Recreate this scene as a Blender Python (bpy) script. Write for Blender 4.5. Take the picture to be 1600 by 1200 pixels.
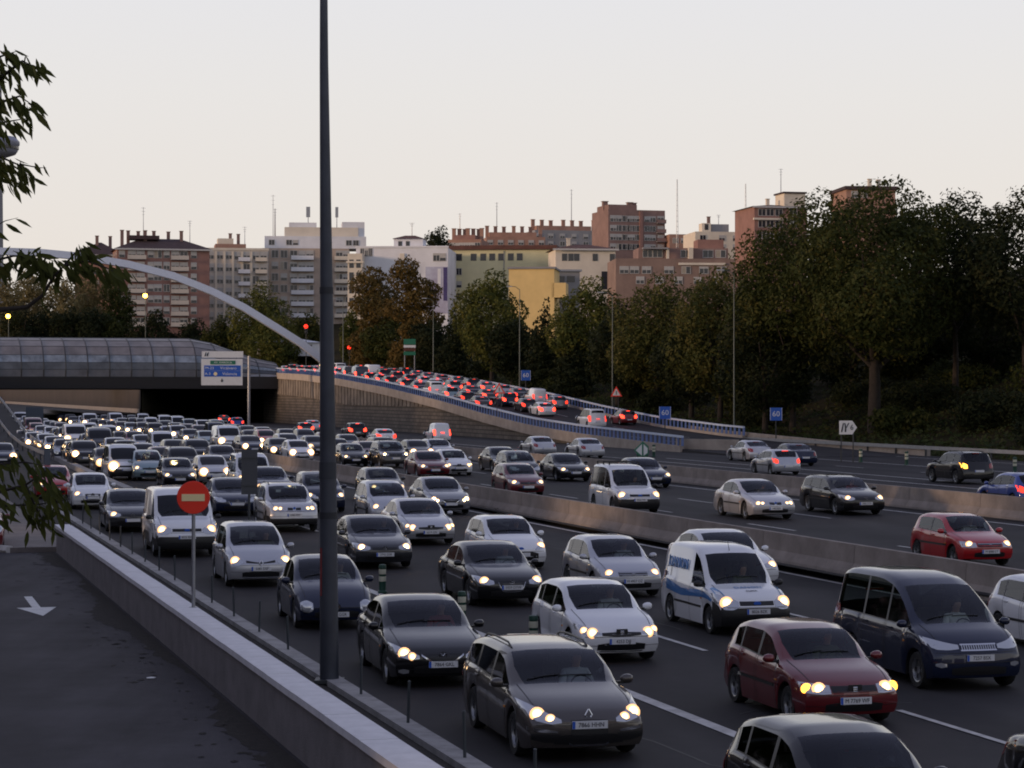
import bpy, bmesh, math, random
from mathutils import Vector, Matrix
from mathutils.bvhtree import BVHTree
R = math.radians
for o in list(bpy.data.objects): bpy.data.objects.remove(o)
SC = bpy.context.scene
COL = SC.collection

# ------------------------------------------------------------------ camera, sky, sun, exposure
FPX, HORIZON, CAMH = 3500.0, 615.0, 4.6          # focal length in px of a 1600 px wide frame, horizon row, eye height
cd = bpy.data.cameras.new('camera'); cam = bpy.data.objects.new('camera', cd); COL.objects.link(cam)
cd.sensor_width = 36.0; cd.lens = FPX / 1600 * 36.0
cd.clip_start = 0.5; cd.clip_end = 6000
cam.location = (0, 0, CAMH)
cam.rotation_euler = (R(90) + math.atan((HORIZON - 600) / FPX), 0, 0)
SC.camera = cam

W = bpy.data.worlds.new('World'); SC.world = W; W.use_nodes = True
nt = W.node_tree; nt.nodes.clear()
SUN_EL, SUN_AZ = R(7), R(-112)                    # low sun, to the left and a little behind the camera
out = nt.nodes.new('ShaderNodeOutputWorld'); bg = nt.nodes.new('ShaderNodeBackground')
sky = nt.nodes.new('ShaderNodeTexSky'); sky.sky_type = 'NISHITA'; sky.sun_disc = False
sky.sun_elevation = SUN_EL; sky.sun_rotation = SUN_AZ; sky.air_density = 1.0; sky.dust_density = 3.0
tc = nt.nodes.new('ShaderNodeTexCoord'); sep = nt.nodes.new('ShaderNodeSeparateXYZ')
ramp = nt.nodes.new('ShaderNodeValToRGB')
mr = nt.nodes.new('ShaderNodeMapRange'); mr.inputs[1].default_value = -0.1; mr.inputs[2].default_value = 1.0
cr = ramp.color_ramp
cr.elements[0].position = 0.0; cr.elements[0].color = (0.30, 0.28, 0.26, 1)
cr.elements[1].position = 1.0; cr.elements[1].color = (0.26, 0.28, 0.43, 1)
for p, c in ((0.09, (0.88, 0.80, 0.73)), (0.15, (0.90, 0.835, 0.775)), (0.21, (0.89, 0.86, 0.84)),
             (0.27, (0.86, 0.86, 0.90)), (0.40, (0.52, 0.54, 0.68)), (0.65, (0.30, 0.32, 0.47))):
    e = cr.elements.new(p); e.color = (*c, 1)
mul = nt.nodes.new('ShaderNodeMix'); mul.data_type = 'RGBA'; mul.blend_type = 'MULTIPLY'; mul.inputs[0].default_value = 1
mul.inputs[7].default_value = (0.07, 0.07, 0.07, 1)
mix = nt.nodes.new('ShaderNodeMix'); mix.data_type = 'RGBA'; mix.inputs[0].default_value = 0.9
L = nt.links.new
L(tc.outputs['Generated'], sep.inputs[0]); L(sep.outputs[2], mr.inputs[0]); L(mr.outputs[0], ramp.inputs[0])
L(sky.outputs[0], mul.inputs[6]); L(mul.outputs[2], mix.inputs[6]); L(ramp.outputs[0], mix.inputs[7])
L(mix.outputs[2], bg.inputs[0]); L(bg.outputs[0], out.inputs[0]); bg.inputs[1].default_value = 1.0
sl = bpy.data.lights.new('sun', 'SUN'); so = bpy.data.objects.new('sun', sl); COL.objects.link(so)
sl.energy = 2.0; sl.angle = R(8); sl.color = (1.0, 0.66, 0.42)
sdir = Vector((math.sin(SUN_AZ) * math.cos(SUN_EL), math.cos(SUN_AZ) * math.cos(SUN_EL), math.sin(SUN_EL)))
so.rotation_euler = sdir.to_track_quat('Z', 'Y').to_euler()
vs = SC.view_settings
SC.display_settings.display_device = 'sRGB'; vs.view_transform = 'Standard'; vs.look = 'None'
vs.exposure = 0.0; vs.gamma = 1.0; vs.use_curve_mapping = False
SC.render.engine = 'CYCLES'
cy = SC.cycles
cy.use_denoising = True; cy.max_bounces = 5; cy.diffuse_bounces = 2; cy.glossy_bounces = 3
cy.transmission_bounces = 3; cy.transparent_max_bounces = 8; cy.caustics_reflective = False; cy.caustics_refractive = False
cy.sample_clamp_indirect = 4.0; cy.filter_width = 1.9
try: cy.denoising_prefilter = 'ACCURATE'
except Exception: pass

# ------------------------------------------------------------------ frames: photo -> place, road -> place
CA, SA = math.cos(R(16)), math.sin(R(16))
def sm(x):
    x = max(0, min(1, x)); return x * x * (3 - 2 * x)
def dip(s, t):                                    # the jammed carriageway lies lower near the camera, and fans out a little
    w = sm((t - 5.7) / 1.0) if t < 23 else 1 - .72 * sm((t - 23.2) / 1.6) if t < 30 else .28 * (1 - sm((t - 30) / 12))
    return 1 + .145 * w * (1 - sm((s - 15) / 115))
def P(s, t, z=0.0):                               # s metres along the motorway, t metres to the right of it
    k = dip(s, t)
    return Vector(((t * CA - s * SA) * k, (t * SA + s * CA) * k, z - 4.6 * (k - 1)))
def at(x, y, Y):                                  # a photo pixel at depth Y
    return Vector(((x - 800) / FPX * Y, Y, CAMH - (y - HORIZON) / FPX * Y))
def st(X, Y): return (-X * SA + Y * CA, X * CA + Y * SA)
def pl(pts, x):                                   # piecewise linear
    if x <= pts[0][0]: return pts[0][1]
    for (a, b), (c, d) in zip(pts, pts[1:]):
        if x <= c: return b + (d - b) * (x - a) / (c - a)
    return pts[-1][1]
def sm(x):
    x = max(0, min(1, x)); return x * x * (3 - 2 * x)

# ------------------------------------------------------------------ materials
MATS = {}
def mat(name, col=(0.5, 0.5, 0.5), rough=0.6, metal=0.0, noise=0.0, nscale=3.0, bump=0.0, bscale=20.0, coat=0.0,
        emit=None, es=0.0, col2=None, spec=None, coords='Object', detail=6.0):
    if name in MATS: return MATS[name]
    m = bpy.data.materials.new(name); m.use_nodes = True
    t = m.node_tree; b = t.nodes['Principled BSDF']
    b.inputs['Base Color'].default_value = (*col, 1); b.inputs['Roughness'].default_value = rough
    b.inputs['Metallic'].default_value = metal
    if spec is not None: b.inputs['Specular IOR Level'].default_value = spec
    if coat: b.inputs['Coat Weight'].default_value = coat; b.inputs['Coat Roughness'].default_value = 0.04
    if emit: b.inputs['Emission Color'].default_value = (*emit, 1); b.inputs['Emission Strength'].default_value = es
    if noise or bump:
        c = t.nodes.new('ShaderNodeTexCoord')
    if noise:
        n = t.nodes.new('ShaderNodeTexNoise'); n.inputs['Scale'].default_value = nscale; n.inputs['Detail'].default_value = detail
        n.inputs['Roughness'].default_value = 0.65
        r = t.nodes.new('ShaderNodeMapRange'); r.inputs[1].default_value = 0.3; r.inputs[2].default_value = 0.7
        mx = t.nodes.new('ShaderNodeMix'); mx.data_type = 'RGBA'
        k = col2 or tuple(v * (1 + noise) for v in col)
        mx.inputs[6].default_value = (*[v * (1 - noise) for v in col], 1) if not col2 else (*col, 1)
        mx.inputs[7].default_value = (*k, 1)
        t.links.new(c.outputs[coords], n.inputs['Vector']); t.links.new(n.outputs[0], r.inputs[0])
        t.links.new(r.outputs[0], mx.inputs[0]); t.links.new(mx.outputs[2], b.inputs['Base Color'])
    if bump:
        n2 = t.nodes.new('ShaderNodeTexNoise'); n2.inputs['Scale'].default_value = bscale; n2.inputs['Detail'].default_value = 4
        bp = t.nodes.new('ShaderNodeBump'); bp.inputs['Strength'].default_value = bump; bp.inputs['Distance'].default_value = 0.02
        t.links.new(c.outputs[coords], n2.inputs['Vector']); t.links.new(n2.outputs[0], bp.inputs['Height'])
        t.links.new(bp.outputs[0], b.inputs['Normal'])
    MATS[name] = m
    return m

def asphalt(name, c0, c1, rough=0.55):
    m = mat(name, c0, max(rough, .75), spec=0.10)
    t = m.node_tree; b = t.nodes['Principled BSDF']
    c = t.nodes.new('ShaderNodeTexCoord')
    mp = t.nodes.new('ShaderNodeMapping'); mp.inputs['Rotation'].default_value = (0, 0, R(-16)); mp.inputs['Scale'].default_value = (1, 0.12, 1)
    n = t.nodes.new('ShaderNodeTexNoise'); n.inputs['Scale'].default_value = 0.55; n.inputs['Detail'].default_value = 7; n.inputs['Roughness'].default_value = 0.6
    n2 = t.nodes.new('ShaderNodeTexNoise'); n2.inputs['Scale'].default_value = 0.35; n2.inputs['Detail'].default_value = 8; n2.inputs['Roughness'].default_value = 0.7
    n3 = t.nodes.new('ShaderNodeTexNoise'); n3.inputs['Scale'].default_value = 45; n3.inputs['Detail'].default_value = 3
    a = t.nodes.new('ShaderNodeMath'); a.operation = 'ADD'
    a2 = t.nodes.new('ShaderNodeMath'); a2.operation = 'MULTIPLY_ADD'; a2.inputs[1].default_value = 0.35
    r = t.nodes.new('ShaderNodeMapRange'); r.inputs[1].default_value = 0.85; r.inputs[2].default_value = 1.5
    mx = t.nodes.new('ShaderNodeMix'); mx.data_type = 'RGBA'; mx.inputs[6].default_value = (*c0, 1); mx.inputs[7].default_value = (*c1, 1)
    bp = t.nodes.new('ShaderNodeBump'); bp.inputs['Strength'].default_value = 0.5; bp.inputs['Distance'].default_value = 0.01
    k = t.links.new
    k(c.outputs['Object'], mp.inputs[0]); k(mp.outputs[0], n.inputs[0]); k(c.outputs['Object'], n2.inputs[0]); k(c.outputs['Object'], n3.inputs[0])
    k(n.outputs[0], a.inputs[0]); k(n2.outputs[0], a.inputs[1]); k(n3.outputs[0], a2.inputs[0]); k(a.outputs[0], a2.inputs[2])
    # oil darkened lane centres, broken up by the stretched noise
    m1 = t.nodes.new('ShaderNodeMapping'); m1.inputs['Rotation'].default_value = (0, 0, R(-16)); s1 = t.nodes.new('ShaderNodeSeparateXYZ')
    f1 = t.nodes.new('ShaderNodeMath'); f1.operation = 'MULTIPLY_ADD'; f1.inputs[1].default_value = 6.2832 / 3.78; f1.inputs[2].default_value = -11.2 * 6.2832 / 3.78
    c1_ = t.nodes.new('ShaderNodeMath'); c1_.operation = 'COSINE'
    g1 = t.nodes.new('ShaderNodeMapRange'); g1.inputs[1].default_value = -1; g1.inputs[2].default_value = .2; g1.inputs[3].default_value = .62; g1.inputs[4].default_value = 1.0
    g2 = t.nodes.new('ShaderNodeMapRange'); g2.inputs[1].default_value = .35; g2.inputs[2].default_value = .65; x1 = t.nodes.new('ShaderNodeMix'); x1.inputs[2].default_value = 1.0
    q1 = t.nodes.new('ShaderNodeMix'); q1.data_type = 'RGBA'; q1.blend_type = 'MULTIPLY'; q1.inputs[0].default_value = 1
    k(c.outputs['Object'], m1.inputs[0]); k(m1.outputs[0], s1.inputs[0]); k(s1.outputs[0], f1.inputs[0]); k(f1.outputs[0], c1_.inputs[0]); k(c1_.outputs[0], g1.inputs[0])
    k(n.outputs[0], g2.inputs[0]); k(g2.outputs[0], x1.inputs[0]); k(g1.outputs[0], x1.inputs[3])
    k(a2.outputs[0], r.inputs[0]); k(r.outputs[0], mx.inputs[0]); k(mx.outputs[2], q1.inputs[6]); k(x1.outputs[0], q1.inputs[7]); k(q1.outputs[2], b.inputs['Base Color'])
    k(n3.outputs[0], bp.inputs['Height']); k(bp.outputs[0], b.inputs['Normal'])
    return m

def foliage(name, c1, c2, c3):
    m = bpy.data.materials.new(name); m.use_nodes = True; t = m.node_tree; b = t.nodes['Principled BSDF']
    g = t.nodes.new('ShaderNodeNewGeometry'); r = t.nodes.new('ShaderNodeValToRGB')
    r.color_ramp.elements[0].color = (*c1, 1); r.color_ramp.elements[1].color = (*c3, 1)
    e = r.color_ramp.elements.new(0.55); e.color = (*c2, 1)
    c = t.nodes.new('ShaderNodeTexCoord'); n = t.nodes.new('ShaderNodeTexNoise'); n.inputs['Scale'].default_value = 0.35; n.inputs['Detail'].default_value = 3
    mth = t.nodes.new('ShaderNodeMath'); mth.operation = 'MULTIPLY_ADD'; mth.inputs[1].default_value = 0.5
    m2 = t.nodes.new('ShaderNodeMath'); m2.operation = 'MULTIPLY_ADD'; m2.inputs[1].default_value = 1.5; m2.inputs[2].default_value = -0.55
    t.links.new(c.outputs['Object'], n.inputs[0]); t.links.new(n.outputs[0], m2.inputs[0])
    t.links.new(g.outputs['Random Per Island'], mth.inputs[0]); t.links.new(m2.outputs[0], mth.inputs[2])
    t.links.new(mth.outputs[0], r.inputs[0]); t.links.new(r.outputs[0], b.inputs['Base Color'])
    b.inputs['Roughness'].default_value = 0.65; b.inputs['Specular IOR Level'].default_value = 0.08
    tr = t.nodes.new('ShaderNodeBsdfTranslucent'); mx = t.nodes.new('ShaderNodeMixShader'); mx.inputs[0].default_value = 0.33
    t.links.new(r.outputs[0], tr.inputs[0]); t.links.new(b.outputs[0], mx.inputs[1]); t.links.new(tr.outputs[0], mx.inputs[2])
    t.links.new(mx.outputs[0], t.nodes['Material Output'].inputs[0])
    MATS[name] = m
    return m

def brickmat(name, c1, c2, mortar, sw, sh, msize=0.03, rough=0.85):
    # coursed stone/brick: UV-free, uses the object's own (length, height) coordinates
    m = mat(name, c1, rough); t = m.node_tree; b = t.nodes['Principled BSDF']
    c = t.nodes.new('ShaderNodeTexCoord'); s = t.nodes.new('ShaderNodeSeparateXYZ'); k = t.nodes.new('ShaderNodeCombineXYZ')
    br = t.nodes.new('ShaderNodeTexBrick'); br.inputs['Scale'].default_value = 1.0
    br.inputs['Color1'].default_value = (*c1, 1); br.inputs['Color2'].default_value = (*c2, 1); br.inputs['Mortar'].default_value = (*mortar, 1)
    br.inputs['Brick Width'].default_value = sw; br.inputs['Row Height'].default_value = sh; br.inputs['Mortar Size'].default_value = msize
    n = t.nodes.new('ShaderNodeTexNoise'); n.inputs['Scale'].default_value = 0.4; n.inputs['Detail'].default_value = 6
    mx = t.nodes.new('ShaderNodeMix'); mx.data_type = 'RGBA'; mx.blend_type = 'MULTIPLY'; mx.inputs[0].default_value = 0.7
    t.links.new(c.outputs['Object'], s.inputs[0])
    ad = t.nodes.new('ShaderNodeMath'); ad.operation = 'ADD'; t.links.new(s.outputs[0], ad.inputs[0]); t.links.new(s.outputs[1], ad.inputs[1])
    t.links.new(ad.outputs[0], k.inputs[0]); t.links.new(s.outputs[2], k.inputs[1]); t.links.new(k.outputs[0], br.inputs[0])
    t.links.new(c.outputs['Object'], n.inputs[0])
    t.links.new(br.outputs[0], mx.inputs[6]); t.links.new(n.outputs[0], mx.inputs[7]); t.links.new(mx.outputs[2], b.inputs['Base Color'])
    bp = t.nodes.new('ShaderNodeBump'); bp.inputs['Strength'].default_value = 0.6; bp.inputs['Distance'].default_value = 0.03; bp.invert = True
    t.links.new(br.outputs['Fac'], bp.inputs['Height']); t.links.new(bp.outputs[0], b.inputs['Normal'])
    return m

# ------------------------------------------------------------------ mesh helpers
class MB:
    def __init__(self): self.v = []; self.f = []; self.m = []
    def add(self, vs, fs, mi=0):
        n = len(self.v); self.v += [tuple(v) for v in vs]
        for f in fs: self.f.append(tuple(i + n for i in f)); self.m.append(mi)
        return self
    def box(self, c, s, mi=0, rz=0.0, M=None):
        x, y, z = s[0] / 2, s[1] / 2, s[2] / 2
        vs = [Vector((a * x, b * y, d * z)) for d in (-1, 1) for b in (-1, 1) for a in (-1, 1)]
        if M is not None: vs = [M @ v for v in vs]
        if rz:
            q = Matrix.Rotation(rz, 3, 'Z'); vs = [q @ v for v in vs]
        c = Vector(c)
        return self.add([v + c for v in vs], [(0, 2, 3, 1), (4, 5, 7, 6), (0, 1, 5, 4), (2, 6, 7, 3), (0, 4, 6, 2), (1, 3, 7, 5)], mi)
    def cyl(self, p0, p1, r0, r1=None, n=8, mi=0, caps=True):
        return self.tube([p0, p1], [r0, r0 if r1 is None else r1], n, mi, caps)
    def tube(self, pts, rad, n=8, mi=0, caps=True):
        pts = [Vector(p) for p in pts]
        if not isinstance(rad, (list, tuple)): rad = [rad] * len(pts)
        vs, fs = [], []
        ref = None
        for i, p in enumerate(pts):
            d = (pts[min(i + 1, len(pts) - 1)] - pts[max(i - 1, 0)]).normalized()
            if ref is None:
                ref = Vector((1, 0, 0)) if abs(d.x) < 0.8 else Vector((0, 1, 0))
            a = (ref - d * ref.dot(d)).normalized(); b = d.cross(a); ref = a
            for k in range(n):
                an = 2 * math.pi * k / n
                vs.append(p + (a * math.cos(an) + b * math.sin(an)) * rad[i])
        for i in range(len(pts) - 1):
            for k in range(n):
                k2 = (k + 1) % n
                fs.append((i * n + k, i * n + k2, (i + 1) * n + k2, (i + 1) * n + k))
        if caps:
            fs.append(tuple(range(n - 1, -1, -1))); fs.append(tuple((len(pts) - 1) * n + k for k in range(n)))
        return self.add(vs, fs, mi)
    def prism(self, poly, d, origin, ux, uy, mi=0):          # polygon in (ux,uy), extruded along ux x uy by d
        ux, uy, o = Vector(ux), Vector(uy), Vector(origin); n = ux.cross(uy).normalized() * d
        a = [o + ux * p[0] + uy * p[1] for p in poly]; k = len(poly)
        fs = [tuple(range(k - 1, -1, -1)), tuple(range(k, 2 * k))] + [(i, (i + 1) % k, k + (i + 1) % k, k + i) for i in range(k)]
        return self.add(a + [p + n for p in a], fs, mi)
    def lathe(self, prof, n=16, mi=0, axis='z', c=(0, 0, 0)):
        vs, fs = [], []; c = Vector(c)
        for r, h in prof:
            for k in range(n):
                an = 2 * math.pi * k / n; a, b = r * math.cos(an), r * math.sin(an)
                vs.append(c + (Vector((a, b, h)) if axis == 'z' else Vector((h, a, b)) if axis == 'x' else Vector((a, h, b))))
        for i in range(len(prof) - 1):
            for k in range(n):
                k2 = (k + 1) % n; fs.append((i * n + k, i * n + k2, (i + 1) * n + k2, (i + 1) * n + k))
        return self.add(vs, fs, mi)
    def sweep(self, sect, path, mi=0, caps=True):            # sect: list of (dt, z) closed; path: list of (s, t, zoff)
        k = len(sect); vs, fs = [], []
        for s, t, z in path: vs += [P(s, t + a, z + b) for a, b in sect]
        for i in range(len(path) - 1):
            for j in range(k):
                j2 = (j + 1) % k; fs.append((i * k + j, i * k + j2, (i + 1) * k + j2, (i + 1) * k + j))
        if caps: fs.append(tuple(range(k))); fs.append(tuple((len(path) - 1) * k + j for j in range(k - 1, -1, -1)))
        return self.add(vs, fs, mi)
    def mesh(self, name, mats, smooth=None):
        me = bpy.data.meshes.new(name); me.from_pydata(self.v, [], self.f)
        for m in (mats if isinstance(mats, (list, tuple)) else [mats]): me.materials.append(m)
        if any(self.m): me.polygons.foreach_set('material_index', self.m)
        if smooth is not None:
            me.polygons.foreach_set('use_smooth', [True] * len(me.polygons))
            if smooth < 180: me.set_sharp_from_angle(angle=R(smooth))
        me.update()
        return me
    def obj(self, name, mats, parent=None, smooth=None, recenter=False):
        if recenter:
            return link(name, self.mesh(name, mats, smooth), parent)
        return link(name, self.mesh(name, mats, smooth), parent)

def link(name, data, parent=None, loc=None, rot=None):
    o = bpy.data.objects.new(name, data); COL.objects.link(o)
    if parent is not None: o.parent = parent
    if loc is not None: o.location = loc
    if rot is not None: o.rotation_euler = rot
    return o
def tag(o, label=None, cat=None, group=None, kind=None):
    if label: o['label'] = label
    if cat: o['category'] = cat
    if group: o['group'] = group
    if kind: o['kind'] = kind
    return o
def thing(name, label, cat, loc=(0, 0, 0), rz=0.0, group=None):
    return tag(link(name, None, None, loc, (0, 0, rz)), label, cat, group)
def text(body, size, m, parent, loc, rot, name='lettering', align='CENTER', ext=0.002, sx=1.0):
    c = bpy.data.curves.new(name, 'FONT'); c.body = body; c.size = size; c.align_x = align; c.align_y = 'CENTER'
    c.extrude = ext; c.resolution_u = 2; c.materials.append(m)
    k = bpy.data.objects.new('tmp', c); COL.objects.link(k)
    dg = bpy.context.evaluated_depsgraph_get(); dg.update()
    me = bpy.data.meshes.new_from_object(k.evaluated_get(dg)); bpy.data.objects.remove(k); bpy.data.curves.remove(c)
    o = link(name, me, parent, loc, rot); o.scale.x = sx
    return o

# shared materials
M_ASPH = asphalt('motorway_asphalt', (0.029, 0.028, 0.031), (0.060, 0.057, 0.058))
M_ASPH2 = asphalt('service_asphalt', (0.024, 0.022, 0.026), (0.088, 0.083, 0.092), 0.7)
M_LINE = mat('road_paint', (0.50, 0.49, 0.47), 0.7, noise=0.35, nscale=2.5, detail=9)
M_CONC = mat('barrier_concrete', (0.27, 0.23, 0.20), 0.9, noise=0.28, nscale=1.1, bump=0.3, bscale=30, detail=9)
M_CONC2 = mat('ramp_concrete', (0.36, 0.31, 0.265), 0.9, noise=0.22, nscale=0.8, bump=0.2, detail=9)
M_WALL = mat('parapet_render', (0.20, 0.185, 0.185), 0.95, noise=0.2, nscale=1.7, bump=0.4, bscale=40, detail=9)
M_COPE = mat('coping_stone', (0.70, 0.69, 0.70), 0.8, noise=0.12, nscale=3, bump=0.2, detail=9)
M_KERB = mat('kerb_stone', (0.30, 0.29, 0.28), 0.85, noise=0.3, nscale=2.0)
M_DIRT = mat('leaf_litter_dirt', (0.022, 0.018, 0.015), 1.0, noise=0.5, nscale=6, bump=0.8, bscale=25)
M_STEEL = mat('galvanised_steel', (0.33, 0.34, 0.36), 0.45, 0.6, noise=0.15, nscale=4)
M_DKSTEEL = mat('dark_steel', (0.06, 0.065, 0.07), 0.5, 0.5)
M_BLACK = mat('black_plastic', (0.012, 0.012, 0.013), 0.45)
M_RUB = mat('tyre_rubber', (0.012, 0.012, 0.012), 0.8)
def tinted_glass(name, tint):
    m = bpy.data.materials.new(name); m.use_nodes = True; t = m.node_tree; t.nodes.clear()
    o = t.nodes.new('ShaderNodeOutputMaterial'); g = t.nodes.new('ShaderNodeBsdfGlossy'); g.inputs['Roughness'].default_value = .03; g.inputs['Color'].default_value = (.9, .92, 1, 1)
    tr = t.nodes.new('ShaderNodeBsdfTransparent'); tr.inputs[0].default_value = (*tint, 1)
    f = t.nodes.new('ShaderNodeFresnel'); f.inputs[0].default_value = 1.45; x = t.nodes.new('ShaderNodeMixShader')
    t.links.new(f.outputs[0], x.inputs[0]); t.links.new(tr.outputs[0], x.inputs[1]); t.links.new(g.outputs[0], x.inputs[2]); t.links.new(x.outputs[0], o.inputs[0])
    return m
M_TINT = tinted_glass('tinted_car_glass', (.62, .68, .66))
M_GLASS = mat('car_glass', (0.006, 0.007, 0.010), 0.03, spec=0.42)
M_CHROME = mat('chrome', (0.65, 0.66, 0.68), 0.12, 1.0)
M_RIM = mat('alloy_rim', (0.30, 0.31, 0.32), 0.35, 0.7)
M_LENS = mat('headlamp_lens', (0.55, 0.57, 0.60), 0.08, 0.55, coat=1.0)
M_BEAM = mat('headlamp_beam', (1, 1, 1), 0.3, emit=(1.0, 0.64, 0.27), es=3.6)
M_BEAM2 = mat('headlamp_beam_bright', (1, 1, 1), 0.3, emit=(1.0, 0.66, 0.30), es=14)
M_GLOW = mat('headlamp_halo', (0.9, 0.7, 0.5), 0.2, emit=(1.0, 0.50, 0.18), es=1.5)  # warm glowing ring around each bulb, imitates headlamp bloom
M_AMBER = mat('amber_lens', (0.7, 0.25, 0.03), 0.2)
M_AMBERON = mat('amber_lamp_lit', (1, 0.4, 0.05), 0.3, emit=(1.0, 0.38, 0.04), es=5)
M_REDOFF = mat('tail_lens', (0.30, 0.012, 0.012), 0.15, coat=1.0)
M_REDON = mat('tail_lamp_lit', (0.8, 0.02, 0.02), 0.3, emit=(1.0, 0.05, 0.02), es=1.8)
M_REDBR = mat('brake_lamp_lit', (0.8, 0.02, 0.02), 0.3, emit=(1.0, 0.05, 0.02), es=4.2)
M_PLATE = mat('number_plate', (0.68, 0.69, 0.70), 0.5)
M_PLBLUE = mat('plate_blue', (0.02, 0.10, 0.50), 0.5)
M_INK = mat('plate_ink', (0.02, 0.02, 0.025), 0.6)
M_WHITE = mat('sign_white', (0.72, 0.73, 0.72), 0.5, noise=0.05)
M_SBLUE = mat('sign_blue', (0.015, 0.10, 0.48), 0.4)
M_SGREEN = mat('sign_green', (0.015, 0.16, 0.09), 0.4)
M_SRED = mat('sign_red', (0.93, 0.045, 0.02), 0.35)
M_SYEL = mat('sign_bar', (0.95, 0.78, 0.42), 0.35)
M_BGREEN = mat('bollard_green', (0.010, 0.055, 0.035), 0.5)
M_BBAND = mat('bollard_band', (0.50, 0.50, 0.38), 0.5)
# ------------------------------------------------------------------ levels of the ramps and the land
ZR = [(150, 0), (166, .25), (190, .75), (207, 1.3), (225, 2.35), (243, 3.6), (270, 5.1), (299, 6.4), (325, 7.2), (350, 7.65), (365, 7.7)]
ZS = [(160, 0), (176, .15), (190, .6), (205, 1.6), (225, 2.95), (260, 5.0), (300, 6.7), (345, 7.7)]
zr = lambda s: pl(ZR, s)
zs = lambda s: pl(ZS, s)
def land(s, t):
    if t <= 3.95:
        if t > -45 and s < 150: return -0.12
        return zs(s) - 0.12 + (0.04 * max(0, -45 - t) if s < 150 else 0)
    if t < 74.9 and s < 1180:
        return (-0.15 if s > 150 else -1.2) if (t < 61.5 or s < 366) else 7.5
    h = zr(min(s, 365)) - 0.1 + 6.2 * sm((t - 77) / 34) + 0.07 * max(0, t - 111)
    return h + 10 * sm((s - 430) / 250) + 0.02 * max(0, s - 500)
rng = random.Random(7)
ss = [-40 + 10 * i for i in range(14)] + [105 + 5 * i for i in range(57)] + [395, 410, 430, 460, 500, 540, 548, 600, 680, 800, 950, 1100, 1179, 1181, 1300, 1600, 2200, 3200]
ts = [-1500, -700, -300, -150, -90, -60, -46, -44, -30, -15, -5, 0, 3.9, 4.0, 20, 40, 61.45, 61.55, 74.85, 74.95, 77, 79.5, 82, 85, 88, 91, 94, 97, 100, 104, 108, 112, 118, 126, 140, 170, 220, 300, 450, 800, 1500]
g = MB(); vs_ = []
for s in ss:
    for t in ts:
        z = land(s, t)
        if t > 78 and s < 420: z += rng.uniform(-.35, .35) * min(1, (t - 77) / 6)
        vs_.append(P(s, t, z))
n = len(ts)
g.add(vs_, [(i * n + j, i * n + j + 1, (i + 1) * n + j + 1, (i + 1) * n + j) for i in range(len(ss) - 1) for j in range(n - 1)])
M_LAND = mat('bank_soil', (0.016, 0.019, 0.009), 1.0, noise=0.5, nscale=0.35, col2=(0.042, 0.032, 0.018), detail=10, bump=0.6, bscale=3, spec=0.02)
tag(g.obj('terrain', M_LAND, smooth=180), kind='structure')

def strip(name, t0, t1, s0, s1, z, m, parent=None, step=25):
    b = MB(); k = max(1, int((s1 - s0) / step)); v = []
    for i in range(k + 1):
        s = s0 + (s1 - s0) * i / k; v += [P(s, t0, z), P(s, t1, z)]
    b.add(v, [(2 * i, 2 * i + 1, 2 * i + 3, 2 * i + 2) for i in range(k)])
    return b.obj(name, m, parent)
gs_ = [-30 + 5 * i for i in range(37)] + [160, 180, 200, 250, 300, 400, 600, 900, 1179]; gt_ = [5.55, 5.7, 5.9, 6.1, 6.3, 6.5, 6.7, 7, 11, 15, 19, 23.2, 23.6, 24, 24.4, 24.8, 28, 30, 33, 36, 39, 42, 58, 75.2]
g = MB().add([P(s, t, 0) for s in gs_ for t in gt_], [(i * len(gt_) + j, i * len(gt_) + j + 1, (i + 1) * len(gt_) + j + 1, (i + 1) * len(gt_) + j) for i in range(len(gs_) - 1) for j in range(len(gt_) - 1)])
motorway = tag(g.obj('motorway', M_ASPH, smooth=180), kind='structure')
service = tag(strip('service_road', -42, 5.2, -30, 149, 0.0, M_ASPH2), kind='structure')
# lines
for t0, t1, a, b in ((11.10, 11.32, -20, 105), (22.5, 22.66, -20, 560), (25.5, 25.65, -20, 560), (38.45, 38.62, -20, 560),
                     (42.3, 42.46, -20, 560), (51.25, 51.45, -20, 360), (54.3, 54.5, -20, 150), (63.9, 64.1, -20, 150), (72.2, 72.35, -20, 150)):
    tag(strip('line_marking', t0, t1, a, b, 0.012, M_LINE, motorway, 5), kind='structure')
dash_me = MB().add([(-.065, 0, 0), (.065, 0, 0), (.065, 4.2, 0), (-.065, 4.2, 0)], [(0, 1, 2, 3)]).mesh('lane_dash', M_LINE)
far = MB()
for t, off in ((14.35, 1.5), (18.45, 5), (29.8, 9.5), (34.0, 4), (46.8, 3), (59, 7)):
    s = off - 12
    while s < (555 if t < 50 else 150):
        if s < 135: 
            p, q = P(s, t, .014), P(s + 4.2, t, .014); d = q - p; o = link('lane_dash', dash_me, motorway, p, (math.asin(d.z / d.length), 0, math.atan2(-d.x, d.y))); o.scale.y = d.length / 4.2
        else: far.add([P(s, t - .065, .006), P(s, t + .065, .006), P(s + 4.2, t + .065, .006), P(s + 4.2, t - .065, .006)], [(0, 1, 2, 3)])
        s += 12
tag(far.obj('lane_dashes', M_LINE, motorway), kind='stuff')
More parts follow.
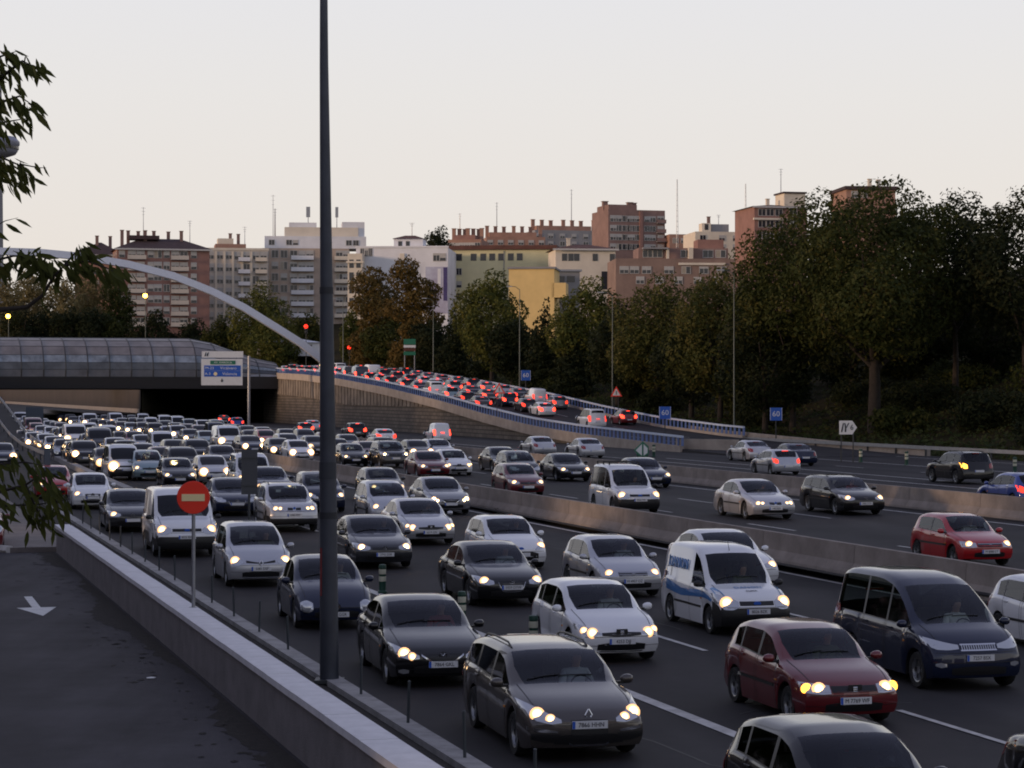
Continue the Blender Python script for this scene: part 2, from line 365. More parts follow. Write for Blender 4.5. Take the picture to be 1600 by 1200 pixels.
# sealed cracks wandering across the lanes
M_SEAL = mat('crack_seal', (.010, .010, .011), .6)
rr = random.Random(9)
for i, (s, t, hd, n_) in enumerate(((24, 10.2, 'a', 16), (41, 15.2, 'a', 18), (30, 12.0, 'x', 9), (55, 19.3, 'a', 22), (62, 27.0, 'a', 20), (70, 33, 'x', 10), (50, 17, 'x', 9), (85, 31.0, 'a', 22), (36, 20.6, 'a', 14), (95, 50, 'a', 30), (110, 44, 'x', 14))):
    b = MB(); v = []
    for k in range(n_):
        v += [P(s, t - .018, .005), P(s, t + .018, .005)] if hd == 'a' else [P(s - .02, t, .005), P(s + .02, t, .005)]
        if hd == 'a': s += rr.uniform(.5, .9); t += rr.gauss(0, .09)
        else: t += rr.uniform(.28, .45); s += rr.gauss(0, .08)
    b.add(v, [(2 * k, 2 * k + 1, 2 * k + 3, 2 * k + 2) for k in range(n_ - 1)]); b.obj('crack_seal', M_SEAL, motorway)
# white arrow on the service road
b = MB(); a = [(-.09, 1.6), (.09, 1.6), (.09, 4.6), (-.09, 4.6)]; h = [(-.42, 1.9), (0, 0), (.42, 1.9)]
b.add([(x, y, 0) for x, y in a], [(0, 1, 2, 3)]); b.add([(x, y, 0.0) for x, y in h], [(0, 1, 2)])
b.v[4:7] = [(x, y, .001) for x, y in h]
o = tag(b.obj('arrow_marking', mat('arrow_paint', (0.62, 0.62, 0.60), .7, noise=.2, nscale=4), service), kind='structure'); o.location = P(47.2, 3.45, .006); o.rotation_euler.z = R(16)
# litter strip, worn patches and scraps on the service road
b = MB(); v = []; rr = random.Random(3); w_ = .3
for i in range(260):
    s = 8 + i * .25; w_ = .75 * w_ + .25 * (.34 + .26 * math.sin(s * .31) + .16 * math.sin(s * .83 + 1)) ; v += [P(s, 5.14 - max(.06, w_ + rr.gauss(0, .055)), .004), P(s, 5.14, .004)]
b.add(v, [(2 * i, 2 * i + 1, 2 * i + 3, 2 * i + 2) for i in range(259)])
for _ in range(240):                              # loose leaves and grit around the strip
    s, t = rr.uniform(9, 70), 4.8 - abs(rr.gauss(0, .45)); r_ = rr.uniform(.02, .09); c = P(s, t, .005)
    b.add([c + Vector((r_ * math.cos(k * 1.26) * rr.uniform(.5, 1.2), r_ * 1.6 * math.sin(k * 1.26) * rr.uniform(.5, 1.2), 0)) for k in range(5)], [(0, 1, 2, 3, 4)])
tag(b.obj('dirt_strip', M_DIRT, service), kind='structure')
for i, (s, t) in enumerate(((36.3, 4.3), (27, 3.9))):
    b = MB().prism([(0, 0), (.10, .01), (.13, .07), (.05, .10), (-.02, .05)], .01, P(s, t, .012), (1, 0, 0), (0, 1, .08))
    tag(b.obj('paper_scrap', M_WHITE), ['white paper scrap in the dirt strip just short of the no-entry sign', 'white paper scrap in the dirt strip nearest the camera'][i], 'litter')

# ------------------------------------------------------------------ parapet wall by the service road
wall = thing('parapet_wall', 'long low grey rendered wall with pale coping beside the service road', 'wall', P(-20, 5.37, 0), R(16))
MB().box((0, 43, .35), (.34, 86, .74)).obj('wall_body', M_WALL, wall)
for i in range(43):
    o = MB().box((0, 0, 0), (.44, 1.988, .09)).mesh('coping_stone', M_COPE) if i == 0 else o
    link('coping_stone', o, wall, (0, 1 + 2 * i, .767 + .002 * (i % 3)))
kerb = MB()
tag(kerb.sweep([(-.16, -.1), (.16, -.1), (.16, .12), (.13, .15), (-.16, .15)], [(s, 7.02, 0) for s in range(-20, 100, 6)]).obj('kerb', M_KERB), kind='structure')
for a_, b_ in ((5.6, 5.9), (5.9, 6.2), (6.2, 6.5), (6.5, 6.86)): tag(strip('verge', a_, b_, -20, 94, 0.05, M_DIRT, None, 6), kind='structure')
me = MB().cyl((0, 0, 0), (0, 0, .64), .023, .023, 8).cyl((0, 0, .64), (0, 0, .655), .026, .015, 8).mesh('marker_post', mat('post_grey', (.06, .07, .075), .6, .2), 40)
for i in range(19):
    s = 23.6 + 3.02 * i
    where = 'nearest the camera' if i == 0 else 'farthest along the wall' if i == 18 else None
    o = link('marker_post', me, None, P(s, 7.03, .15)); o.rotation_euler = (R(random.Random(i).uniform(-2, 2)), R(random.Random(i + 50).uniform(-2, 2)), 0)
    tag(o, 'thin dark grey post standing on the kerb between wall and motorway', 'post', 'thin posts along the motorway kerb')
# kerb between slip lane and second lane, far left
tag(MB().sweep([(-.25, -.1), (.25, -.1), (.22, .28), (-.22, .28)], [(104, 11.45, 0), (120, 11.7, 0), (140, 12.1, 0), (168, 12.7, 0)]).obj('divider_kerb', M_KERB), kind='structure')

# ------------------------------------------------------------------ concrete barriers between the carriageways
sec = [(-.30, 0), (.30, 0), (.28, .10), (.13, .34), (.085, .84), (-.085, .84), (-.13, .34), (-.28, .10)]
seg = MB(); v = [(a, y, z) for y in (.012, 5.988) for a, z in sec]
seg.add(v, [tuple(range(7, -1, -1)), tuple(range(8, 16))] + [(i, (i + 1) % 8, 8 + (i + 1) % 8, 8 + i) for i in range(8)])
seg_me = seg.mesh('barrier_segment', M_CONC)
dirt_me = MB().box((0, 3, .012), (1.15, 6, .02)).mesh('gutter_dirt', mat('gutter_dirt', (.03, .027, .024), .95, noise=.5, nscale=3))
for t0, lab in ((24.0, 'long concrete barrier between the jammed lanes and the middle carriageway'), (40.2, 'long concrete barrier between the middle carriageway and the lanes driving away')):
    br = thing('concrete_barrier', lab, 'barrier')
    for i in range(97):
        p, q = P(-20 + 6 * i, t0), P(-14 + 6 * i, t0); d = q - p
        for nm_, me_ in (('barrier_segment', seg_me),) + ((('gutter_dirt', dirt_me),) if i < 40 else ()):
            o = link(nm_, me_, br, p, (math.asin(d.z / d.length), 0, math.atan2(-d.x, d.y))); o.scale.y = d.length / 6
# tufts of weeds at the foot of the near barrier
for i, s in enumerate((52.5, 59.5, 66, 71, 84)):
    b = MB(); q = random.Random(i)
    for k in range(26):
        a = q.uniform(0, 6.28); r = q.uniform(0, .12); h = q.uniform(.08, .22)
        b.add([(r * math.cos(a), r * math.sin(a), 0), (r * math.cos(a) + .03, r * math.sin(a), 0), (2.2 * r * math.cos(a), 2.2 * r * math.sin(a), h)], [(0, 1, 2)])
    o = b.obj('weed', mat('weed_green', (.03, .04, .015), .9)); o.location = P(s, 23.62, .0); o.scale = (2, 2, 1)
    tag(o, 'small dark weed tuft at the foot of the near concrete barrier', 'weed', 'weeds at the barrier foot')

# ------------------------------------------------------------------ ramp up to the bridge (right)
SR = list(range(150, 361, 5))
tag(MB().sweep([(61.2, -.35), (74.4, -.35), (74.4, 0), (61.2, 0)], [(s, 0, zr(s) + .02) for s in SR]).obj('ramp_road', M_ASPH), kind='structure')
for t0 in (65.3, 69.6):
    b = MB()
    for s in range(168, 350, 9): b.add([P(s, t0, zr(s) + .034), P(s, t0 + .12, zr(s) + .034), P(s + 4, t0 + .12, zr(s + 4) + .034), P(s + 4, t0, zr(s + 4) + .034)], [(0, 1, 2, 3)])
    tag(b.obj('ramp_marking', M_LINE), kind='structure')
M_RAILT = mat('rail_pale_blue', (.55, .64, .78), .4, noise=.1)
M_RAILB = mat('rail_blue', (.08, .15, .37), .4)
def parapet(label, t0, side, s0, s1):
    th = thing('ramp_parapet', label, 'parapet')
    S = [s for s in SR if s0 <= s <= s1]
    MB().sweep([(t0 - .16, -.66), (t0 + .16, -.66), (t0 + .16, .26), (t0 - .16, .26)], [(s, 0, zr(s)) for s in S]).obj('edge_beam', M_CONC2, th)
    MB().sweep([(t0 - .10, .90), (t0 + .10, .90), (t0 + .10, 1.06), (t0 - .10, 1.06)], [(s, 0, zr(s)) for s in S]).obj('top_rail', M_RAILT, th)
    b = MB(); s = s0
    while s < s1:
        z = zr(s) + .26
        b.box(P(s, t0, z + .33), (.06, .42, .66), 0, R(16)); s += 1.05
    tag(b.obj('railing_posts', M_RAILB, th), kind='stuff')
    return th
parapet('concrete ramp edge with blue railing nearest the motorway', 61.2, -1, 165, 352)
parapet('concrete ramp edge with blue railing on the wooded side', 74.4, 1, 185, 352)
rw = thing('retaining_wall', 'tall coursed stone retaining wall carrying the ramp', 'wall', P(165, 61.35, 0), R(16))
b = MB(); S = [s for s in SR if s >= 165]
v = []
for s in S: v += [(0, s - 165, -.1), (0, s - 165, zr(s) - .4), (.5, s - 165, -.1), (.5, s - 165, zr(s) - .4)]
f = []
for i in range(len(S) - 1):
    a, c = 4 * i, 4 * i + 4
    f += [(a, a + 1, c + 1, c), (a + 2, c + 2, c + 3, a + 3), (a + 1, a + 3, c + 3, c + 1)]
b.add(v, f); b.obj('stone_courses', brickmat('course_stone', (.24, .205, .17), (.17, .145, .12), (.07, .06, .05), 1.6, .42, .05), rw)
M_PIL = mat('stained_concrete', (.20, .17, .14), .95, noise=.5, nscale=.5, detail=10)
for i, s in enumerate([252 + 2.0 * k for k in range(49)]):
    z1 = zr(s) - .68; z0 = max(3.1, z1 - 2.4)
    if z1 - z0 > .3:
        MB().box((-.06, s - 165, (z0 + z1) / 2), (.12, 1.55, z1 - z0)).obj('concrete_pilaster', M_PIL, rw)
# low wall on the outer side of the ramp foot, facing the road
tag(MB().sweep([(74.75, -.1), (75.05, -.1), (75.05, .5), (74.75, .5)], [(s, 0, zr(s)) for s in range(150, 205, 5)]).obj('ramp_foot_wall', M_CONC2),
    'low concrete wall at the foot of the ramp by the trees', 'wall')

tag(MB().sweep([(-.15, -.1), (.15, -.1), (.15, 1.05), (-.15, 1.05)], [(166.2, 61.25, 0), (164, 62.4, 0), (161.2, 64.3, 0)]).obj('gore_wall', M_CONC2),
    'short plain concrete wall at the end of the blue railing in the gore', 'wall')
# guard rails
M_PALER = mat('pale_rail', (.50, .50, .50), .5, .2, noise=.1)
def guard_rail(label, path, zf, post_every=4.0):
    th = thing('guard_rail', label, 'guard rail')
    b = MB(); b.sweep([(-.04, .50), (.0, .56), (-.04, .62), (.0, .70), (-.04, .76), (-.07, .76), (-.07, .50)], path).obj('rail', M_STEEL if zf is None else zf, th)
    q = MB(); 
    for (s0, t0, z0), (s1, t1, z1) in zip(path, path[1:]):
        k = max(1, int((s1 - s0) / post_every))
        for i in range(k):
            u = i / k; q.box(P(s0 + (s1 - s0) * u, t0 + (t1 - t0) * u + .06, z0 + (z1 - z0) * u + .38), (.10, .12, .82), 0, R(16))
    tag(q.obj('posts', M_DKSTEEL, th), kind='stuff')
    return th
guard_rail('steel guard rail along the foot of the wooded bank', [(s, 74.6, 0) for s in range(-20, 191, 10)], None)
guard_rail('steel guard rail curving up the outer edge of the left slip road', [(s, 12.6 + .004 * max(0, s - 168), zs(s)) for s in range(168, 346, 6)], M_PALER)
guard_rail('inner steel guard rail beside the cars on the left slip road', [(s, 11.3 - .003 * max(0, s - 160), zs(s)) for s in range(152, 346, 6)], M_PALER)
tag(MB().sweep([(3.6, -.5), (12.9, -.5), (12.9, 0), (3.6, 0)], [(s, 0, zs(s) + .015) for s in range(150, 347, 5)]).obj('slip_road', M_ASPH), kind='structure')
tag(MB().sweep([(12.62, -.1), (12.86, -.1), (12.86, 0), (12.62, 0)], [(s, 0, 0) for s in (168, 170)]).obj('slip_wall_end', M_CONC2), kind='structure')
b = MB(); v = []
for s in range(165, 347, 6): v += [P(s, 12.88, -.1), P(s, 12.88, zs(s) - .3), P(s, 12.4, -.1), P(s, 12.4, zs(s) - .3)]
b.add(v, [q for i in range(30) for q in ((4*i, 4*i+4, 4*i+5, 4*i+1), (4*i+2, 4*i+3, 4*i+7, 4*i+6))])
tag(b.obj('slip_retaining_wall', M_PIL), 'dark retaining wall under the left slip road', 'wall')

# ------------------------------------------------------------------ the covered bridge
deck = thing('road_bridge', 'wide dark road bridge slab crossing over the whole motorway', 'bridge', P(346, 0, 0), R(16))
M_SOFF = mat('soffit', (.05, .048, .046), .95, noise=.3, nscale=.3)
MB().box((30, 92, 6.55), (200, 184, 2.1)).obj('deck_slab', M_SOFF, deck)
MB().box((30, 92, 7.68), (200, 183.6, .12)).obj('bridge_street', M_ASPH, deck)
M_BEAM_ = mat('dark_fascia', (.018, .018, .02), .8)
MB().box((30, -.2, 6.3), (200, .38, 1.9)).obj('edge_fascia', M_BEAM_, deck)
can = thing('bridge_canopy', 'curved grey panelled canopy running along the edge of the bridge', 'canopy', P(346, 0, 0), R(16))
prof = [(-.45, 7.15), (-.75, 8.25), (-.55, 9.35), (.25, 10.5), (2.0, 11.8), (4.6, 12.75), (8.0, 13.25)]
M_PAN = [mat('panel_pale', (.26, .27, .30), .35, .35, noise=.25, nscale=.5), mat('panel_dark', (.085, .09, .10), .35, .4, noise=.35, nscale=.5),
         mat('panel_window', (.24, .27, .29), .15, .3, noise=.6, nscale=.45), mat('panel_roof', (.21, .19, .18), .45, .35, noise=.35, nscale=.35),
         mat('panel_roof_b', (.24, .22, .21), .45, .35, noise=.35, nscale=.35), mat('panel_roof_c', (.19, .175, .17), .45, .35, noise=.3, nscale=.35)]
def cprof(t):
    k = 1 - .62 * sm((t - 48) / 14)
    return [(d * k + 3.2 * (1 - k) * (i / 6), 7.15 + (z - 7.15) * k) for i, (d, z) in enumerate(prof)]
NP = 32; TW = 3.3
for c in range(NP):
    t0 = -44 + c * TW; t1 = t0 + TW
    A, B = cprof(t0), cprof(t1)
    for r_ in range(6):
        g_ = .05
        q = [Vector((t0 + g_, *A[r_])), Vector((t1 - g_, *B[r_])), Vector((t1 - g_, *B[r_ + 1])), Vector((t0 + g_, *A[r_ + 1]))]
        up = (q[3] - q[0]).normalized() * .05
        q = [q[0] + up, q[1] + up, q[2] - up, q[3] - up]
        nrm = (q[1] - q[0]).cross(q[3] - q[0]).normalized() * .07
        MB().add(q + [p - nrm for p in q], [(0, 1, 2, 3), (7, 6, 5, 4), (0, 4, 5, 1), (1, 5, 6, 2), (2, 6, 7, 3), (3, 7, 4, 0)]).obj(
            'canopy_panel', M_PAN[r_] if r_ < 4 else M_PAN[3 + (r_ * 7 + c * 3) % 3], can)
    rib = [Vector((t0, d, z)) for d, z in A]
    MB().tube(rib, .10, 5).obj('canopy_rib', M_DKSTEEL, can)
for j in range(7):
    MB().tube([Vector((-44 + c * TW, cprof(-44 + c * TW)[j][0] + .12, cprof(-44 + c * TW)[j][1])) for c in range(NP + 1)], .085, 5).obj('canopy_rail', M_DKSTEEL, can)
MB().tube([Vector((-44 + c * TW, cprof(-44 + c * TW)[6][0] + .2, cprof(-44 + c * TW)[6][1] - .3)) for c in range(NP + 1)], .3, 6).obj('canopy_ridge', M_DKSTEEL, can)
b = MB()
b.add([Vector((-44 + c * TW, 8.6, z)) for c in range(NP + 1) for z in (7.7, cprof(-44 + c * TW)[6][1] - .3)], [(2 * c, 2 * c + 2, 2 * c + 3, 2 * c + 1) for c in range(NP)])
b.obj('back_screen', mat('back_screen', (.06, .06, .065), .6), can)
# white arch
arch = thing('bridge_arch', 'slender pale blue-grey steel arch rising over the bridge', 'arch')
pts = []
for x, y in ((520, 577), (498, 558), (470, 536), (430, 511), (380, 480), (330, 455), (270, 431), (200, 413), (130, 401), (60, 394.5), (-5, 392.5)):
    k = (x - 800) / FPX; Y = 358 / (CA - k * SA); pts.append((358, st(k * Y, Y)[1], CAMH - (y - HORIZON) / FPX * Y))
ta = pts[-1][1]
pts += [(s, 2 * ta - t, z) for s, t, z in reversed(pts[:-1])]
b = MB(); v = []
for i, (s, t, z) in enumerate(pts):
    p0, p1 = pts[max(0, i - 1)], pts[min(len(pts) - 1, i + 1)]
    d = Vector((p1[1] - p0[1], p1[2] - p0[2])).normalized(); nx, nz = -d.y, d.x
    for ds, h in ((-.75, -.56), (.75, -.56), (.75, .56), (-.75, .56)): v.append(P(s + ds, t + nx * h, z + nz * h))
b.add(v, [(4 * i + j, 4 * i + (j + 1) % 4, 4 * i + 4 + (j + 1) % 4, 4 * i + 4 + j) for i in range(len(pts) - 1) for j in range(4)] + [(0, 1, 2, 3)])
b.obj('arch_rib', mat('arch_paint', (.60, .66, .78), .35, noise=.06), arch, 50)

# wall of the cutting beyond the bridge, seen under the slab
fw = thing('cutting_wall', 'tan concrete wall lining the cutting beyond the bridge', 'wall', P(530, 61.2, 0), R(16))
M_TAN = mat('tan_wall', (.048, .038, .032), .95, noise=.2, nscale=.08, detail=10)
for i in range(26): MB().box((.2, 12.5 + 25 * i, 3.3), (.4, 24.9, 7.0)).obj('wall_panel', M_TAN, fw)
MB().box((-.05, 325, .5), (.4, 650, 1.0)).obj('wall_kerb', M_CONC2, fw)
tag(MB().box((0, 0, 4.5), (80, .6, 12)).obj('cutting_end_wall', M_TAN), 'pale wall closing the far end of the cutting', 'wall').location = P(1178, 36, 0)
bpy.data.objects['cutting_end_wall'].rotation_euler.z = R(16)
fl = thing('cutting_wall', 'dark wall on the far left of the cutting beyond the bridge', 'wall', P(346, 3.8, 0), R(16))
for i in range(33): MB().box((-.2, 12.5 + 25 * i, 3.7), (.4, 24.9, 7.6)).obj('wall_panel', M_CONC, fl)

# ------------------------------------------------------------------ pavement island and kerb at the end of the parapet wall
b = MB(); poly = [P(s, t, -.05) for s, t in ((66.2, 5.6), (66.2, 3.9), (69, 2.6), (76, 1.2), (90, .2), (110, .2), (110, 5.6))]
k = len(poly); b.add(poly + [p + Vector((0, 0, .2)) for p in poly], [tuple(range(k, 2 * k))] + [(i, (i + 1) % k, k + (i + 1) % k, k + i) for i in range(k)])
tag(b.obj('pavement', mat('pavement', (.17, .15, .14), .9, noise=.25, nscale=1.5)), kind='structure')
path = [Vector(p) + Vector((0, 0, .12)) for p in poly[1:6]]
tag(MB().tube(path, .14, 6).obj('island_kerb', mat('pale_kerb', (.55, .53, .50), .8, noise=.2)), kind='structure')
# ------------------------------------------------------------------ cars
def smooth_prof(pts, y):                          # monotone cubic through the profile points
    n = len(pts)
    if y <= pts[0][0]: return pts[0][1]
    if y >= pts[-1][0]: return pts[-1][1]
    d = [(pts[i + 1][1] - pts[i][1]) / (pts[i + 1][0] - pts[i][0]) for i in range(n - 1)]
    m = [d[0]] + [0 if d[i - 1] * d[i] <= 0 else 2 * d[i - 1] * d[i] / (d[i - 1] + d[i]) for i in range(1, n - 1)] + [d[-1]]
    for i in range(n - 1):
        if y <= pts[i + 1][0]:
            h = pts[i + 1][0] - pts[i][0]; u = (y - pts[i][0]) / h
            return (pts[i][1] * (2*u**3 - 3*u*u + 1) + h * m[i] * (u**3 - 2*u*u + u) + pts[i + 1][1] * (3*u*u - 2*u**3) + h * m[i + 1] * (u**3 - u*u))
SPEC = {
 'estate': dict(L=4.8, W=1.82, fo=.95, wb=2.76, rw=.325, gc=.17, cowl=1.28, wt=2.12, rt=4.3, rb=4.66,
    prof=[(0,.60),(.13,.73),(.6,.87),(1.28,.99),(1.7,1.23),(2.12,1.395),(2.6,1.45),(3.4,1.455),(4.3,1.38),(4.66,1.02),(4.76,.86),(4.8,.6)],
    belt=[(0,.56),(.13,.68),(.6,.80),(1.28,.91),(2.4,.945),(4.2,1.0),(4.66,.97),(4.8,.58)], win=[(1.42,2.5),(2.6,3.5),(3.6,4.28)], doors=2, rails=1),
 'saloon': dict(L=4.65, W=1.80, fo=.92, wb=2.72, rw=.325, gc=.17, cowl=1.32, wt=2.15, rt=3.5, rb=4.12,
    prof=[(0,.58),(.13,.70),(.6,.84),(1.32,.965),(1.75,1.22),(2.15,1.38),(2.6,1.445),(3.05,1.435),(3.5,1.33),(4.12,1.03),(4.5,.985),(4.6,.93),(4.65,.6)],
    belt=[(0,.54),(.13,.66),(.6,.78),(1.32,.90),(2.4,.93),(3.7,.97),(4.3,.95),(4.65,.58)], win=[(1.45,2.5),(2.6,3.5)], doors=2),
 'hatch': dict(L=3.98, W=1.70, fo=.80, wb=2.48, rw=.30, gc=.16, cowl=1.08, wt=1.85, rt=3.42, rb=3.82,
    prof=[(0,.58),(.12,.70),(.5,.84),(1.08,.97),(1.48,1.22),(1.85,1.385),(2.3,1.45),(2.9,1.45),(3.42,1.37),(3.82,1.02),(3.94,.86),(3.98,.58)],
    belt=[(0,.54),(.12,.66),(.5,.79),(1.08,.90),(2.0,.93),(3.3,.99),(3.8,.97),(3.98,.56)], win=[(1.2,2.12),(2.22,3.0),(3.06,3.34)], doors=2),
 'hatch3': dict(L=3.7, W=1.60, fo=.72, wb=2.40, rw=.275, gc=.17, cowl=1.0, wt=1.68, rt=3.2, rb=3.56,
    prof=[(0,.58),(.12,.69),(.5,.81),(1.0,.92),(1.36,1.17),(1.68,1.32),(2.1,1.375),(2.7,1.375),(3.2,1.31),(3.56,.95),(3.66,.82),(3.7,.56)],
    belt=[(0,.54),(.12,.65),(.5,.77),(1.0,.86),(1.9,.88),(3.1,.92),(3.55,.90),(3.7,.54)], win=[(1.12,2.15),(2.25,3.05)], doors=1),
 'mpv': dict(tum=0.26, L=4.0, W=1.74, fo=.78, wb=2.5, rw=.305, gc=.17, cowl=.93, wt=1.82, rt=3.5, rb=3.86,
    prof=[(0,.60),(.11,.75),(.45,.93),(.93,1.06),(1.4,1.36),(1.82,1.52),(2.3,1.60),(3.0,1.60),(3.5,1.51),(3.86,1.05),(3.96,.9),(4.0,.6)],
    belt=[(0,.56),(.11,.70),(.45,.85),(.93,.95),(2.0,.97),(3.4,1.02),(3.86,1.0),(4.0,.58)], win=[(1.05,2.1),(2.2,3.0),(3.07,3.45)], doors=2),
 'suv': dict(tum=0.26, L=4.5, W=1.84, fo=.88, wb=2.7, rw=.355, gc=.24, cowl=1.25, wt=2.0, rt=4.0, rb=4.36,
    prof=[(0,.72),(.10,.90),(.5,1.02),(1.25,1.12),(1.65,1.41),(2.0,1.58),(2.5,1.66),(3.3,1.665),(4.0,1.59),(4.36,1.15),(4.46,.98),(4.5,.66)],
    belt=[(0,.68),(.10,.86),(.5,.96),(1.25,1.05),(2.3,1.07),(4.0,1.12),(4.36,1.09),(4.5,.66)], win=[(1.4,2.35),(2.45,3.25),(3.33,3.95)], doors=2, lowblack=.52, rails=1),
 'beetle': dict(L=4.1, W=1.72, fo=.82, wb=2.51, rw=.315, gc=.17, cowl=1.12, wt=1.9, rt=3.0, rb=3.6,
    prof=[(0,.50),(.10,.64),(.35,.81),(.7,.93),(1.12,1.02),(1.5,1.27),(1.9,1.44),(2.4,1.50),(2.75,1.465),(3.0,1.39),(3.6,1.03),(3.95,.74),(4.1,.5)],
    belt=[(0,.46),(.10,.58),(.35,.72),(.7,.83),(1.12,.92),(2.0,.95),(3.0,.97),(3.6,.85),(4.1,.48)], win=[(1.28,2.3),(2.4,3.0)], doors=1),
 'smallvan': dict(tum=0.17, L=4.32, W=1.70, fo=.82, wb=2.72, rw=.30, gc=.17, cowl=.98, wt=1.72, rt=4.22, rb=4.26,
    prof=[(0,.62),(.12,.80),(.5,.95),(.98,1.06),(1.36,1.40),(1.72,1.67),(2.1,1.80),(2.6,1.835),(3.4,1.83),(4.1,1.79),(4.24,1.6),(4.29,1.0),(4.32,.6)],
    belt=[(0,.58),(.12,.75),(.5,.88),(.98,.97),(1.8,1.0),(2.2,1.02),(4.0,1.05),(4.25,1.0),(4.32,.58)], win=[(1.1,2.05)], doors=1, lowfront=.60),
 'connect': dict(tum=0.15, L=4.4, W=1.80, fo=.86, wb=2.66, rw=.32, gc=.18, cowl=1.02, wt=1.70, rt=4.3, rb=4.34,
    prof=[(0,.64),(.12,.84),(.5,.98),(1.02,1.09),(1.36,1.43),(1.70,1.70),(2.05,1.84),(2.6,1.89),(3.4,1.89),(4.2,1.85),(4.32,1.7),(4.37,1.0),(4.4,.6)],
    belt=[(0,.60),(.12,.78),(.5,.92),(1.02,1.0),(1.9,1.03),(4.1,1.06),(4.33,1.0),(4.4,.58)], win=[(1.15,2.05),(2.15,3.05),(3.15,4.05)], doors=2, lowfront=.60, rails=2),
 'minibus': dict(tum=0.21, L=4.78, W=1.84, fo=.72, wb=2.98, rw=.325, gc=.19, cowl=.82, wt=1.78, rt=4.55, rb=4.72,
    prof=[(0,.66),(.10,.84),(.4,1.0),(.82,1.13),(1.3,1.47),(1.78,1.74),(2.2,1.87),(2.8,1.93),(3.8,1.92),(4.55,1.85),(4.68,1.6),(4.74,1.0),(4.78,.6)],
    belt=[(0,.62),(.10,.79),(.4,.93),(.82,1.03),(1.9,1.07),(4.5,1.10),(4.7,1.0),(4.78,.58)], win=[(.98,2.0),(2.08,3.1),(3.18,4.5)], doors=2),
 'bigvan': dict(tum=0.09, L=5.1, W=1.97, fo=.95, wb=2.93, rw=.335, gc=.2, cowl=.90, wt=1.62, rt=5.0, rb=5.05,
    prof=[(0,.66),(.10,.90),(.45,1.08),(.90,1.22),(1.25,1.55),(1.62,1.84),(1.95,1.98),(2.5,2.04),(3.6,2.05),(4.9,2.0),(5.03,1.8),(5.07,1.0),(5.1,.6)],
    belt=[(0,.62),(.10,.84),(.45,1.0),(.90,1.1),(1.8,1.14),(4.9,1.16),(5.05,1.05),(5.1,.58)], win=[(1.05,1.95)], doors=1, lowfront=.62, lowblack=.5),
}
